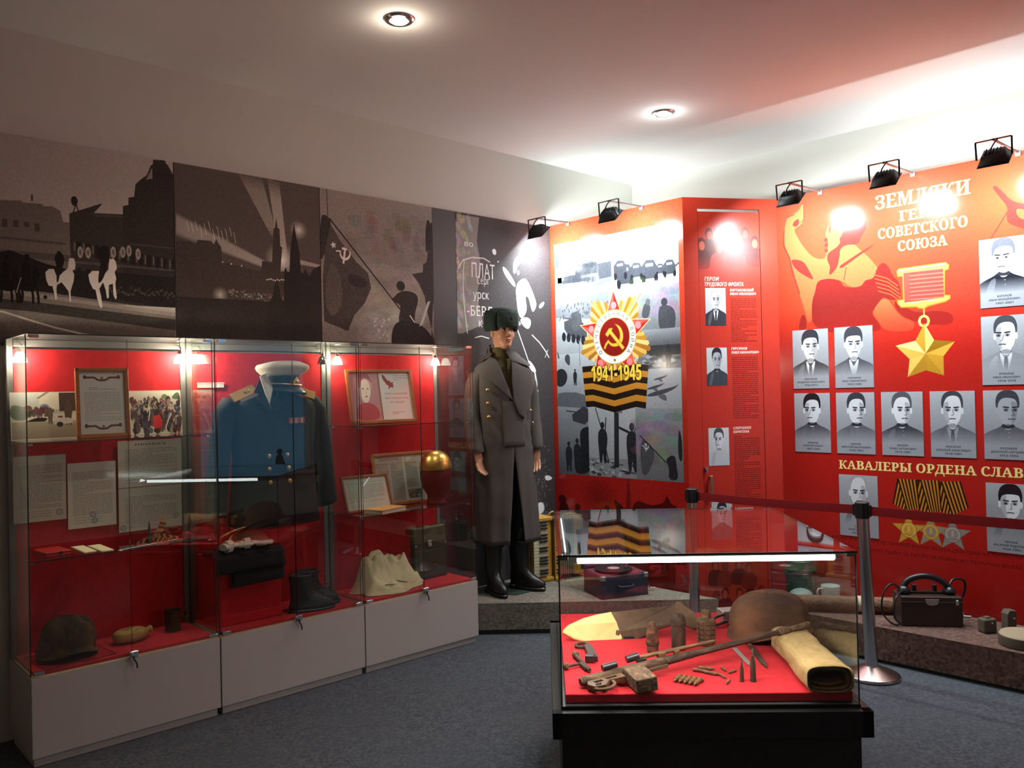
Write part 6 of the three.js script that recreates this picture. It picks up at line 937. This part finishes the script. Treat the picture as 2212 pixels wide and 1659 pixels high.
{ // officer jacket on a hidden hanger, with shirt and tie
  const a = inRow('officer_jacket', 'dark officer jacket with gold shoulder boards hung in the middle showcase', 'jacket', 1.225, 0.88, 0.2);
  const wool = std('navy_wool', { color: rgb(0.011, 0.012, 0.016), roughness: 0.9 }), gold = M.gold;
  const body = [[0.0, 0.255, 0.105], [0.08, 0.25, 0.105], [0.2, 0.235, 0.1], [0.35, 0.225, 0.1], [0.5, 0.235, 0.105], [0.6, 0.245, 0.1], [0.68, 0.24, 0.085], [0.70, 0.17, 0.07], [0.715, 0.11, 0.062], [0.722, 0.07, 0.058]];
  part(a, 'body', rumple(loft(body.map(([y, w, d]) => ring(44, (t) => { const c = Math.cos(t), s = Math.sin(t), q = (v, e) => Math.sign(v) * Math.abs(v) ** e; return [q(c, 0.8) * w, y + (y > 0.6 ? -0.05 * (Math.abs(c) ** 2) * (y > 0.7 ? 0.3 : 1) : -0.035 * s * (y < 0.02 ? 1 : 0) * 0.5), q(s, 0.8) * d]; }))), 0.006, 12), wool);
  for (const s of [-1, 1]) part(a, 'sleeve', rumple(loft([[0.225, 0.665, 0.05], [0.262, 0.6, 0.06], [0.29, 0.45, 0.06], [0.312, 0.28, 0.058], [0.325, 0.1, 0.06], [0.328, 0.065, 0.06]].map(([x, y, r]) => ring(22, (t) => [s * (x + Math.cos(t) * r * 0.92), y + Math.cos(t) * 0.012, Math.sin(t) * r - 0.01]))), 0.005, 14), wool);
  const zf = (x, y) => 0.1 + 0.008 * Math.cos(x * 8) - Math.max(0, y - 0.62) * 0.25;
  const flat = (pts, t, lift = 0.004) => { const g = ext(pts, t, 0.0015), p = g.attributes.position; for (let i = 0; i < p.count; i++) p.setZ(i, p.getZ(i) + zf(p.getX(i), p.getY(i)) + lift); g.computeVertexNormals(); return g; };
  part(a, 'shirt', flat([-105, 785, -70, 800, -30, 700, -20, 690, 8, 790, 15, 760, -40, 640, -66, 596], 0.006, 0.001), M.white_paper, 'white shirt front'); part(a, 'tie', flat([-42, 745, -20, 748, -26, 716, -30, 640, -62, 600, -70, 640, -44, 716], 0.006, 0.007), M.black_cloth, 'black tie');
  part(a, 'lapel', [flat([-112, 770, -150, 700, -128, 690, -140, 660, -70, 590, -66, 604, -92, 690], 0.006, 0.008), flat([20, 770, 40, 700, 30, 690, 46, 655, -62, 585, -58, 604, -20, 680], 0.006, 0.008)], wool);
  for (const [x0, x1, y0, y1] of [[-0.275, -0.135, 0.665, 0.725], [0.085, 0.2, 0.72, 0.67]]) { const b = part(a, 'shoulder_board', mv(bx(Math.hypot(x1 - x0, y1 - y0), 0.05, 0.01, 0, 0, 0, 0.003), (x0 + x1) / 2, (y0 + y1) / 2, 0.085, -0.5, 0, Math.atan2(y1 - y0, x1 - x0)), std('gold_braid', { color: rgb(0.50, 0.30, 0.10), roughness: 0.5, metalness: 0.4, bumpMap: fineB, bumpScale: 0.001 })); part(b, 'star', [-0.03, 0.01, 0.03].map((q) => mv(ext(starPts(0, 0, 8), 0.004), (x0 + x1) / 2 + q * 0.9, (y0 + y1) / 2 + q * (y1 - y0) / (x1 - x0), 0.09)), gold); }
  part(a, 'ribbon_bar', bx(0.095, 0.03, 0.004, 0.08, 0.545, zf(0.08, 0.545) + 0.009, 0.001).rotateZ(0), M.ribbon_bar ?? std('ribbon_bar', { map: canvasTex(64, 16, (g) => { ['#a83a2c', '#c78a3c', '#7a2a22', '#d0a868', '#b84a30', '#8a3a2a', '#caa050', '#a02c26'].forEach((c, i) => { g.fillStyle = c; g.fillRect(i * 8, 0, 8, 16); }); }), roughness: 0.6 }));
  for (const [x, y] of [[-0.085, 0.364], [0.018, 0.364], [-0.085, 0.295], [0.025, 0.295], [-0.08, 0.225], [0.03, 0.225]]) part(a, 'button', sph(0.012, x, y, zf(x, y) + 0.012, 1, 1, 0.5), gold);
  part(a, 'pocket_flap', [-1, 1].map((s) => flat([s * 150 - 60, 240, s * 150 + 60, 240, s * 150 + 60, 200, s * 150 - 60, 200], 0.004, 0.004)), wool);
}
{
  const a = inRow('peaked_cap', 'white topped peaked cap with a gold badge resting on the jacket collar', 'cap', 1.262, 1.61, 0.17, 0.35), T = (g) => mv(g, 0, 0, 0, 0.06, 0, -0.05);
  part(a, 'crown', T(loft([[0.62, 0.045], [0.7, 0.055], [0.95, 0.085], [1.0, 0.1], [0.96, 0.112], [0.7, 0.124], [0.3, 0.13], [0.02, 0.13]].map(([k, y]) => ring(40, (t) => [Math.cos(t) * 0.15 * k, y + (k > 0.5 ? 0.016 * Math.sin(t) * -1 : 0), -Math.sin(t) * 0.135 * k])))), M.white_cotton); part(a, 'band', T(loft([[1, 0], [1, 0.05]].map(([k, y]) => ring(40, (t) => [Math.cos(t) * 0.095, y, -Math.sin(t) * 0.1])))), M.black_cloth);
  part(a, 'visor', T(loft([[0, 1], [0.05, 1.02], [0.075, 0.7]].map(([out, k]) => { const r = []; for (let i = 0; i <= 18; i++) { const t = Math.PI * (0.12 + 0.76 * i / 18); r.push([Math.cos(t) * (0.095 + out * 0.3 * k), 0.004 - out * 0.5, Math.sin(t) * (0.1 + out * 0.85 * Math.sin(t))]); } for (let i = 18; i >= 0; i--) { const t = Math.PI * (0.12 + 0.76 * i / 18); r.push([Math.cos(t) * (0.095 + out * 0.3 * k), 0.0 - out * 0.5, Math.sin(t) * (0.1 + out * 0.85 * Math.sin(t))]); } return r; }))), M.black_plastic);
  part(a, 'cord', T(tube(Array.from({ length: 13 }, (_, i) => { const t = Math.PI * (0.04 + 0.92 * i / 12); return [Math.cos(t) * 0.1, 0.012, Math.sin(t) * 0.106]; }), 0.005, 60, 8)), M.gold); part(a, 'badge', T([mv(ext([-20, 0, -26, 16, -14, 30, 0, 44, 14, 30, 26, 16, 20, 0, 0, -8], 0.006, 0.002), 0.0, 0.012, 0.1), sph(0.012, 0, 0.03, 0.106, 1, 1, 0.5)].reduce((m, g) => mergeGeometries([clean(m), clean(g)]))), M.gold);
}
{ // right showcase
  let a = inRow('open_book', 'thin orange covered folder lying before the framed letter', 'book', 1.88, SH2 + 0.003, 0.12, 0.28); part(a, 'cover', [bx(0.22, 0.003, 0.15, 0, 0.0015, 0), bx(0.22, 0.003, 0.15, 0, 0.0225, 0)], std('orange_cover', { color: rgb(0.62, 0.30, 0.09), roughness: 0.6 })); part(a, 'pages', bx(0.21, 0.018, 0.142, 0.0, 0.012, 0), M.white_paper);
  a = inRow('urn', 'dark red urn with a gilded lid on the middle shelf of the right showcase', 'urn', 2.29, SH2 + 0.003, 0.16, 0.1);
  part(a, 'body', lathe([0, 0, 0.062, 0, 0.064, 0.012, 0.056, 0.03, 0.058, 0.06, 0.084, 0.1, 0.098, 0.15, 0.1, 0.19, 0.094, 0.235, 0.08, 0.268, 0.07, 0.282], 40), std('oxblood', { color: rgb(0.10, 0.008, 0.007), roughness: 0.5 })); part(a, 'lid', lathe([0.1, 0.215, 0.104, 0.225, 0.1, 0.25, 0.086, 0.29, 0.06, 0.318, 0.03, 0.33, 0, 0.333], 40), M.gold, 'gilded lid'); for (let i = 0; i < 4; i++) part(a, 'letter', mv(bx(0.014, 0.022, 0.004, 0, 0, 0, 0.001), -0.036 + i * 0.024, 0.275, 0.092 - Math.abs(i - 1.5) * 0.006, -0.5, (i - 1.5) * 0.25), M.gold);
  a = inRow('canvas_garment', 'crumpled cream canvas garment heaped on the red floor of the right showcase', 'garment', 1.945, FL, 0.2);
  const N = 60, rings = [], hump = (x, z, cx, cz, r, h) => h * Math.exp(-((x - cx) ** 2 + (z - cz) ** 2) / (r * r));
  for (let i = 0; i <= N / 2; i++) { const k = 1 - (i / (N / 2)) ** 1.2 * 0.999; rings.push(ring(N, (t) => { const rad = 1 + 0.1 * Math.sin(3 * t + 1) + 0.06 * Math.sin(7 * t), x = Math.cos(t) * 0.245 * k * rad, z = -Math.sin(t) * 0.15 * k * rad, e = 1 - k; const y = Math.min(1, e * 7) * 0.035 + Math.min(1, e * 4) * (0.14 * Math.min(1, 1.9 * hump(x, z, -0.085, -0.03, 0.075, 1)) + 0.13 * Math.min(1, 1.9 * hump(x, z, 0.06, -0.035, 0.085, 1)) - hump(x, z, -0.01, -0.02, 0.035, 0.06) + hump(x, z, 0.15, 0.03, 0.08, 0.03) + hump(x, z, -0.17, 0.03, 0.07, 0.04)) + Math.min(1, e * 5) * (0.012 * noise3(x * 34, 1, z * 34) + 0.011 * Math.sin(x * 60 + z * 40 + 3 * noise3(x * 12, 4, z * 12))); return [x, Math.max(y, 0.0), z]; })); }
  part(a, 'cloth', loft(rings, true, true), std('cream_canvas', { map: noiseTex(256, [206, 190, 150], [12, 12, 12], 40, 3), roughness: 0.95, bumpMap: fineB, bumpScale: 0.001 })); part(a, 'drawstring', [tube([[-0.02, 0.1, 0.02], [0.0, 0.062, 0.075], [0.03, 0.05, 0.1], [0.06, 0.044, 0.115]], 0.003, 30, 6), tube([[-0.12, 0.05, 0.1], [-0.07, 0.05, 0.115], [-0.02, 0.045, 0.12]], 0.0025, 24, 6), tube([[0.08, 0.06, 0.06], [0.12, 0.055, 0.075], [0.16, 0.05, 0.07]], 0.0025, 24, 6), sph(0.007, -0.005, 0.075, 0.062)], M.rust_dark);
  a = inRow('map_case', 'dark brown leather map case standing at the right of the pale garment', 'bag', 2.29, FL, 0.24, 0.05); const lea = std('case_leather', { color: rgb(0.045, 0.032, 0.02), roughness: 0.42 }), L = (g) => mv(g, 0, 0, 0, -0.08);
  part(a, 'pouch', L(bx(0.26, 0.315, 0.05, 0, 0.158, 0, 0.012)), lea); part(a, 'flap', L(bx(0.266, 0.11, 0.058, 0, 0.27, 0.002, 0.014)), std('flap_leather', { color: rgb(0.085, 0.07, 0.035), roughness: 0.35 })); part(a, 'clasp', L([bx(0.03, 0.04, 0.008, -0.01, 0.215, 0.03, 0.003), bx(0.016, 0.016, 0.006, -0.01, 0.205, 0.036, 0.002)]), M.worn_steel); part(a, 'seam', L([bx(0.2, 0.16, 0.004, 0, 0.095, 0.026, 0.002)]), lea); part(a, 'ring', L([-0.12, 0.12].map((x) => sph(0.006, x, 0.21, 0.028))), M.worn_steel);
}

// ---------------------------------------------------------------- the mannequin
function solid(center, half, res, sdf) {   // the surface where sdf = 0
  const mc = new MarchingCubes(res, new THREE.MeshBasicMaterial(), false, false, 400000), h = res / 2;
  mc.isolation = 0;
  for (let k = 0; k < res; k++) for (let j = 0; j < res; j++) for (let i = 0; i < res; i++) {
    const e = i < 2 || j < 2 || k < 2 || i > res - 3 || j > res - 3 || k > res - 3;
    const v = sdf(center[0] + ((i - h) / h) * half, center[1] + ((j - h) / h) * half, center[2] + ((k - h) / h) * half);
    mc.field[k * res * res + j * res + i] = e ? -Math.abs(v) - 0.01 : -v;
  }
  mc.update();
  const n = mc.count, p = new Float32Array(n * 3), src = mc.positionArray;
  for (let i = 0; i < n; i++) for (let c = 0; c < 3; c++) p[i * 3 + c] = center[c] + src[i * 3 + c] * half;
  let g = new THREE.BufferGeometry(); g.setAttribute('position', new THREE.BufferAttribute(p, 3));
  g = mergeVertices(g, 1e-5); g.computeVertexNormals();
  const q = g.attributes.position, m = g.attributes.normal; let s = 0;       // outward normals
  for (let i = 0; i < q.count; i += 7) { const x = q.getX(i), y = q.getY(i), z = q.getZ(i), t = 0.002; s += Math.sign(sdf(x + m.getX(i) * t, y + m.getY(i) * t, z + m.getZ(i) * t) - sdf(x, y, z)); }
  if (s < 0) { const ix = g.index.array; for (let i = 0; i < ix.length; i += 3) [ix[i], ix[i + 1]] = [ix[i + 1], ix[i]]; g.computeVertexNormals(); }
  return g;
}
const smin = (a, b, k) => { const h = Math.max(k - Math.abs(a - b), 0) / k; return Math.min(a, b) - h * h * k * 0.25; };
const ellip = (x, y, z, c, r) => { const a = (x - c[0]) / r[0], b = (y - c[1]) / r[1], d = (z - c[2]) / r[2], k = Math.hypot(a, b, d), k1 = Math.hypot(a / r[0], b / r[1], d / r[2]); return k1 < 1e-9 ? -Math.min(...r) : (k * (k - 1)) / k1; };
const cap = (x, y, z, a, b, ra, rb = ra) => { const px = x - a[0], py = y - a[1], pz = z - a[2], dx = b[0] - a[0], dy = b[1] - a[1], dz = b[2] - a[2], h = Math.max(0, Math.min(1, (px * dx + py * dy + pz * dz) / (dx * dx + dy * dy + dz * dz))); return Math.hypot(px - dx * h, py - dy * h, pz - dz * h) - (ra + (rb - ra) * h); };
{
  const PSI = -0.327, man = thing('mannequin', 'standing mannequin soldier in grey greatcoat, dark fur hat and tall black boots', 'mannequin', [3.904, PH + 0.006, -4.165], PSI);
  const wool = std('greatcoat_wool', { color: rgb(0.078, 0.066, 0.061), roughness: 0.95, bumpMap: fineB, bumpScale: 0.0012 }), olive = std('olive_cotton', { color: rgb(0.085, 0.066, 0.022), roughness: 0.9 }), leather = std('boot_leather', { color: rgb(0.010, 0.010, 0.011), roughness: 0.36 });
  const skin = std('mannequin_skin', { color: rgb(0.62, 0.31, 0.19), roughness: 0.5 });
  // body: one skin from head to hands, hidden under the clothes elsewhere
  const HY = 1.762, hz = 0.035, hx = -0.012, turnH = 0.1;
  const headSdf = (x, y, z) => {
    const s = Math.sin(-turnH), c = Math.cos(turnH), X = (x - hx) * c + (z - hz) * s, Z = -(x - hx) * s + (z - hz) * c, Y = y - HY, ax = Math.abs(X);
    let d = smin(ellip(X, Y, Z, [0, 0.025, -0.012], [0.073, 0.095, 0.09]), ellip(X, Y, Z, [0, -0.035, 0.022], [0.06, 0.082, 0.066]), 0.03);
    d = smin(d, ellip(X, Y, Z, [0, -0.098, 0.056], [0.03, 0.02, 0.026]), 0.03);
    d = smin(d, ellip(ax, Y, Z, [0.036, -0.032, 0.056], [0.024, 0.024, 0.022]), 0.02);
    d = smin(d, cap(ax, Y, Z, [0.012, 0.026, 0.084], [0.046, 0.03, 0.066], 0.008), 0.014);
    const e = ellip(ax, Y, Z, [0.031, 0.006, 0.096], [0.019, 0.012, 0.018]); d = -smin(-d, e, 0.012);
    d = smin(d, cap(X, Y, Z, [0, 0.018, 0.082], [0, -0.026, 0.1], 0.0065, 0.0105), 0.012);
    d = smin(d, ellip(ax, Y, Z, [0.011, -0.031, 0.09], [0.008, 0.006, 0.009]), 0.008);
    d = smin(d, ellip(X, Y, Z, [0, -0.061, 0.082], [0.021, 0.0065, 0.01]), 0.008); d = smin(d, ellip(X, Y, Z, [0, -0.073, 0.08], [0.018, 0.006, 0.01]), 0.008);
    d = smin(d, ellip(ax, Y, Z, [0.074, -0.012, -0.006], [0.009, 0.03, 0.018]), 0.008);
    return smin(d, cap(X, Y, Z, [0, -0.07, -0.022], [0, -0.24, -0.035], 0.05, 0.056), 0.03);
  };
  const arms = [-1, 1].map((s) => [[s * 0.175, 1.45, -0.01], [s * 0.215, 1.2, -0.02], [s * 0.214, 0.97, 0.035]]);
  const bodySdf = (x, y, z) => {
    let d = smin(ellip(x, y, z, [0, 1.27, 0], [0.155, 0.24, 0.095]), ellip(x, y, z, [0, 0.94, 0], [0.15, 0.14, 0.1]), 0.08);
    d = smin(d, cap(x, y, z, [0, 1.45, -0.02], [0, 1.58, -0.01], 0.05), 0.06);
    for (const s of [-1, 1]) { const a = arms[(s + 1) / 2]; d = smin(d, cap(x, y, z, a[0], a[1], 0.042, 0.035), 0.03); d = smin(d, cap(x, y, z, a[1], a[2], 0.034, 0.026), 0.02); d = smin(d, cap(x, y, z, [s * 0.085, 0.9, 0], [s * 0.095, 0.48, 0.01], 0.07, 0.048), 0.05); d = smin(d, cap(x, y, z, [s * 0.095, 0.48, 0.01], [s * 0.1, 0.07, -0.01], 0.046, 0.034), 0.03); }
    return d;
  };
  const handSdf = (sx) => (x0, y, z) => {
    const x = x0 * sx; let d = ellip(x, y, z, [0, -0.045, 0.002], [0.036, 0.052, 0.016]); d = smin(d, cap(x, y, z, [0, 0.04, 0], [0, -0.01, 0], 0.026, 0.027), 0.02);
    [[-0.027, 0.058], [-0.009, 0.07], [0.009, 0.076], [0.027, 0.07]].forEach(([fx, l]) => { const m = [fx * 1.12, -0.088 - l * 0.52, 0.01], e = [fx * 1.05, -0.088 - l * 0.92, 0.03]; d = smin(d, cap(x, y, z, [fx, -0.08, 0.002], m, 0.0092, 0.0085), 0.006); d = smin(d, cap(x, y, z, m, e, 0.0085, 0.0072), 0.003); });
    d = smin(d, cap(x, y, z, [0.028, -0.028, 0.004], [0.047, -0.062, 0.016], 0.0115, 0.01), 0.012); return smin(d, cap(x, y, z, [0.047, -0.062, 0.016], [0.046, -0.092, 0.026], 0.0098, 0.008), 0.004);
  };
  const hand = (s) => mv(solid([0, -0.06, 0.01], 0.125, 84, handSdf(-s)), s * 0.216, 0.948, 0.045, -0.18, -s * 0.5);
  part(man, 'body', [solid([0, 0.83, 0], 0.86, 116, bodySdf), solid([hx, HY - 0.04, hz], 0.21, 116, headSdf), hand(-1), hand(1)], skin);
  const onHead = (g) => mv(g, hx, HY, hz, 0, turnH);
  for (const s of [-1, 1]) { const e = part(man, 'eye', onHead(sph(0.0115, s * 0.031, 0.005, 0.0735, 1.15, 0.72, 0.8)), std('eye_white', { color: rgb(0.6, 0.52, 0.46), roughness: 0.25 })); part(e, 'iris', onHead(sph(0.0062, s * 0.031 + 0.002, 0.005, 0.0795, 1, 1, 0.6)), std('iris_dark', { color: rgb(0.02, 0.012, 0.008), roughness: 0.2 })); part(e, 'eyelid', onHead(tube([[s * 0.018, 0.009, 0.079], [s * 0.031, 0.0135, 0.081], [s * 0.046, 0.008, 0.071]], 0.0022, 20, 6)), std('lash', { color: rgb(0.045, 0.02, 0.014), roughness: 0.8 })); part(man, 'eyebrow', onHead(tube([[s * 0.014, 0.026, 0.0885], [s * 0.031, 0.033, 0.083], [s * 0.05, 0.028, 0.067]], 0.0033, 20, 6)), M.lash); }
  part(man, 'lips', onHead([tube([[-0.021, -0.066, 0.081], [-0.008, -0.0605, 0.0905], [0, -0.062, 0.0915], [0.008, -0.0605, 0.0905], [0.021, -0.066, 0.081]], 0.0038, 30, 8), tube([[-0.018, -0.068, 0.082], [0, -0.0735, 0.0895], [0.018, -0.068, 0.082]], 0.0042, 24, 8)]), std('lip_paint', { color: rgb(0.42, 0.10, 0.07), roughness: 0.4 }));
  // fur hat with folded-up flaps
  const fur = std('green_fur', { color: rgb(0.026, 0.040, 0.032), roughness: 1, bumpMap: coarseB, bumpScale: 0.004 }), hat = (g) => mv(g, hx, HY + 0.022, hz - 0.008, 0.05, turnH);
  const pad = (t0, t1, y0, y1, grow) => { const rows = []; for (let i = 0; i <= 10; i++) { const f = i / 10, y = y0 + (y1 - y0) * f, out = 0.016 + grow * Math.sin(Math.PI * Math.min(1, 0.12 + f * 0.8)) ** 0.6, r = []; for (let k = 0; k <= 22; k++) { const t = t0 + (t1 - t0) * k / 22, e = Math.min(1, Math.min(k, 22 - k) / 3) ** 0.5; r.push([Math.sin(t) * (0.08 + out * (0.4 + 0.6 * e)), y, Math.cos(t) * (0.098 + out * (0.4 + 0.6 * e))]); } for (let k = 22; k >= 0; k--) { const t = t0 + (t1 - t0) * k / 22; r.push([Math.sin(t) * 0.078, y, Math.cos(t) * 0.095]); } rows.push(r); } return rumple(loft(rows), 0.003, 70); };
  part(man, 'fur_hat', hat(rumple(loft([[1, 0.0], [1.04, 0.03], [1.06, 0.08], [1.02, 0.11], [0.86, 0.128], [0.5, 0.138], [0.05, 0.141]].map(([k, y]) => ring(36, (t) => [Math.cos(t) * 0.088 * k, y, -Math.sin(t) * 0.105 * k])), false), 0.003, 60)), fur, 'dark green fur hat');
  const hatM = man.children[man.children.length - 1]; part(hatM, 'front_flap', hat(pad(-0.88, 0.88, 0.0, 0.108, 0.022)), fur); for (const s of [-1, 1]) part(hatM, 'ear_flap', hat(pad(s > 0 ? 0.93 : -2.95, s > 0 ? 2.95 : -0.93, -0.022, 0.118, 0.022)), fur);
  part(hatM, 'cockade', hat(mv(ext(starPts(0, 0, 9), 0.003, 0.001), 0, 0.06, 0.137)), M.rust_dark);
  // greatcoat
  const CO = [[0.33, 0.228, 0.17], [0.6, 0.215, 0.16], [0.85, 0.206, 0.15], [1.0, 0.2, 0.145], [1.15, 0.196, 0.142], [1.3, 0.205, 0.145], [1.42, 0.214, 0.14], [1.5, 0.205, 0.125], [1.55, 0.165, 0.108], [1.585, 0.11, 0.09], [1.62, 0.08, 0.075]];
  const ab = (y) => { for (let i = 0; i < CO.length - 1; i++) if (y <= CO[i + 1][0]) { const t = Math.min(1, Math.max(0, (y - CO[i][0]) / (CO[i + 1][0] - CO[i][0]))); return [CO[i][1] + (CO[i + 1][1] - CO[i][1]) * t, CO[i][2] + (CO[i + 1][2] - CO[i][2]) * t]; } return CO[CO.length - 1].slice(1); };
  const gap = (y) => (y < 0.98 ? (0.98 - y) * 0.085 : y > 1.28 ? (y - 1.28) * 0.29 : 0), ridge = (t, y) => (y < 1.0 ? (1.0 - y) * (0.016 * Math.sin(t * 7 + 1) + 0.010 * Math.sin(t * 13)) : 0) + (y > 1.0 && y < 1.25 ? 0.004 * Math.sin(t * 9 + y * 30) : 0);
  const rows = [];
  for (let i = 0; i <= 40; i++) {
    const y = 0.33 + (1.6 - 0.33) * i / 40, [a, b] = ab(y), g = gap(y), r = [], t0 = Math.asin(Math.min(0.95, Math.max(0.002, g) / a));
    for (const th of [0, 0.012]) { const q = []; for (let k = 0; k <= 64; k++) { const t = t0 + (2 * Math.PI - 2 * t0) * k / 64, w = ridge(t, y) - th; q.push([Math.sin(t) * (a + w) + (y < 0.98 ? 0.012 : 0.0), y, Math.cos(t) * (b + w)]); } r.push(...(th ? q.reverse() : q)); }
    rows.push(r);
  }
  const coat = part(man, 'greatcoat', rumple(loft(rows), 0.004, 9), wool, 'grey wool greatcoat');
  for (const s of [-1, 1]) part(man, 'sleeve', rumple(loft([[0.14, 1.515, 0.045], [0.17, 1.49, 0.062], [0.198, 1.43, 0.066], [0.215, 1.3, 0.064], [0.222, 1.18, 0.062], [0.222, 1.08, 0.062], [0.22, 0.98, 0.06], [0.22, 0.952, 0.061], [0.22, 0.955, 0.05], [0.22, 1.02, 0.046]].map(([x, y, r], i) => ring(26, (t) => [s * (x + Math.cos(t) * r * 0.92), y + Math.cos(t) * (i < 3 ? -0.02 : 0.004), Math.sin(t) * r * 1.05 - 0.015 + Math.max(0, 1.2 - y) * 0.2]))), 0.006, 13), wool);
  const onCoat = (pts, lift, t, sub = 3) => { // a flat piece bent round the coat front
    let g = ext(pts, t, 0.001).toNonIndexed(); for (let n = 0; n < sub; n++) { const p = g.attributes.position, o = []; const P = (i) => [p.getX(i), p.getY(i), p.getZ(i)], mid = (a, b) => a.map((v, k) => (v + b[k]) / 2); for (let i = 0; i < p.count; i += 3) { const a = P(i), b = P(i + 1), c = P(i + 2), x = mid(a, b), y = mid(b, c), z = mid(c, a); o.push(...a, ...x, ...z, ...x, ...b, ...y, ...z, ...y, ...c, ...x, ...y, ...z); } g = new THREE.BufferGeometry(); g.setAttribute('position', new THREE.Float32BufferAttribute(o, 3)); }
    const p = g.attributes.position; for (let i = 0; i < p.count; i++) { const y = p.getY(i), [a, b] = ab(y), q = Math.max(-0.999, Math.min(0.999, p.getX(i) / a)); const f = 1 + (lift + p.getZ(i)) / b; p.setXYZ(i, p.getX(i) * (1 + (lift + p.getZ(i)) / a), y, b * Math.sqrt(1 - q * q) * f); }
    g = mergeVertices(g, 1e-5); g.computeVertexNormals(); return toCreasedNormals(g, 0.7);
  };
  part(coat, 'front_panel', onCoat([-60, 985, -66, 1285, 90, 1285, 96, 985], 0.002, 0.007), wool);
  part(coat, 'lapel', onCoat([-93, 1587, -181, 1526, -198, 1504, -185, 1473, -4, 1295, -23, 1363, -75, 1509], 0.012, 0.009), wool); part(coat, 'collar', onCoat([-78, 1671, -78, 1649, -79, 1620, -148, 1559, -156, 1553, -96, 1585, -78, 1607], 0.012, 0.012), wool);
  part(coat, 'lapel', onCoat([14, 1555, 57, 1535, 170, 1483, 204, 1431, 165, 1347, 116, 1269, 83, 1165, 42, 1197, 6, 1295, -2, 1418], 0.012, 0.009), wool); part(coat, 'collar', onCoat([-3, 1647, 41, 1626, 90, 1600, 177, 1526, 128, 1521, 15, 1552, -3, 1607], 0.012, 0.012), wool);
  for (const [px, py] of [[-151, 1363], [-151, 1274], [-145, 1183], [140, 1217], [163, 1132]]) { const y = py / 1000, [a, b] = ab(y), x = px / 1000, n = V(x / (a * a), 0, Math.sqrt(1 - (x / a) ** 2) / b).normalize(); part(coat, 'button', sph(0.0115, 0, 0, 0, 1, 1, 0.55).rotateY(Math.atan2(n.x, n.z)).translate(x + n.x * 0.022, y, b * Math.sqrt(1 - (x / a) ** 2) + n.z * 0.022), M.gold); }
  // tunic, trousers, boots
  const tunic = part(man, 'tunic', rumple(loft([[0.95, 0.165, 0.112], [1.2, 0.168, 0.115], [1.35, 0.175, 0.118], [1.46, 0.165, 0.105], [1.54, 0.12, 0.088], [1.585, 0.078, 0.072], [1.6, 0.07, 0.07], [1.648, 0.068, 0.07], [1.65, 0.06, 0.062]].map(([y, a, b], i) => ring(44, (t) => [Math.cos(t) * a + hx * (i > 4 ? 1 : 0), y, -Math.sin(t) * b + (i > 5 ? 0.006 : 0)]))), 0.003, 16), olive, 'olive tunic');
  part(tunic, 'placket', [bx(0.03, 0.3, 0.006, 0.0, 1.42, 0.118, 0.002)].map((g) => mv(g, 0, 0, 0.0)), olive); for (const y of [1.63, 1.56, 1.49]) part(tunic, 'button', sph(0.006, -0.006, y, y > 1.6 ? 0.078 : y > 1.53 ? 0.092 : 0.112, 1, 1, 0.6), M.brass_old);
  part(tunic, 'pocket_flap', bx(0.07, 0.03, 0.006, 0.065, 1.41, 0.108, 0.002), olive); const bd = part(tunic, 'medal', [mv(ext(starPts(0, 0, 15, 7), 0.004, 0.001), 0.052, 1.505, 0.104), bx(0.022, 0.02, 0.004, 0.052, 1.528, 0.1, 0.001)], std('medal_enamel', { color: rgb(0.55, 0.18, 0.05), roughness: 0.3, metalness: 0.3 }), 'orange gold star medal');
  part(man, 'trousers', [-1, 1].map((s) => loft([[0.3, 0.07, 0.07], [0.45, 0.085, 0.085], [0.65, 0.092, 0.095], [0.85, 0.1, 0.1], [0.98, 0.1, 0.105]].map(([y, a, b]) => ring(24, (t) => [s * 0.085 + Math.cos(t) * a * 0.9, y, -Math.sin(t) * b])))), M.black_cloth);
  const boot = (s, x, z, turn) => { const sec = (y, x0, x1, hw) => ring(30, (t) => { const c = Math.cos(t); return [-Math.sin(t) * hw, y, (x0 + x1) / 2 + c * (x1 - x0) / 2]; });
    const b = part(man, 'boot', mv(rumple(loft([sec(0.022, -0.07, 0.185, 0.044), sec(0.036, -0.073, 0.192, 0.048), sec(0.06, -0.07, 0.18, 0.045), sec(0.085, -0.068, 0.135, 0.044), sec(0.115, -0.066, 0.085, 0.046), sec(0.16, -0.068, 0.07, 0.049), sec(0.25, -0.074, 0.07, 0.056), sec(0.36, -0.078, 0.074, 0.064), sec(0.42, -0.08, 0.08, 0.069), sec(0.425, -0.07, 0.07, 0.06), sec(0.36, -0.066, 0.062, 0.055)]), 0.007, 22, s * 3), x, 0, z, 0, turn), leather);
    part(b, 'sole', mv(loft([sec(0, -0.074, 0.196, 0.047), sec(0.022, -0.076, 0.198, 0.049)]), x, 0, z, 0, turn), M.black_plastic); part(b, 'heel', mv(loft([sec(0, -0.076, 0.0, 0.044), sec(0.03, -0.076, -0.005, 0.044)]), x, 0, z, 0, turn), M.black_plastic); };
  boot(-1, -0.115, 0.03, 0.02); boot(1, 0.095, 0.01, 0.62);
}
renderer.render(scene, camera);
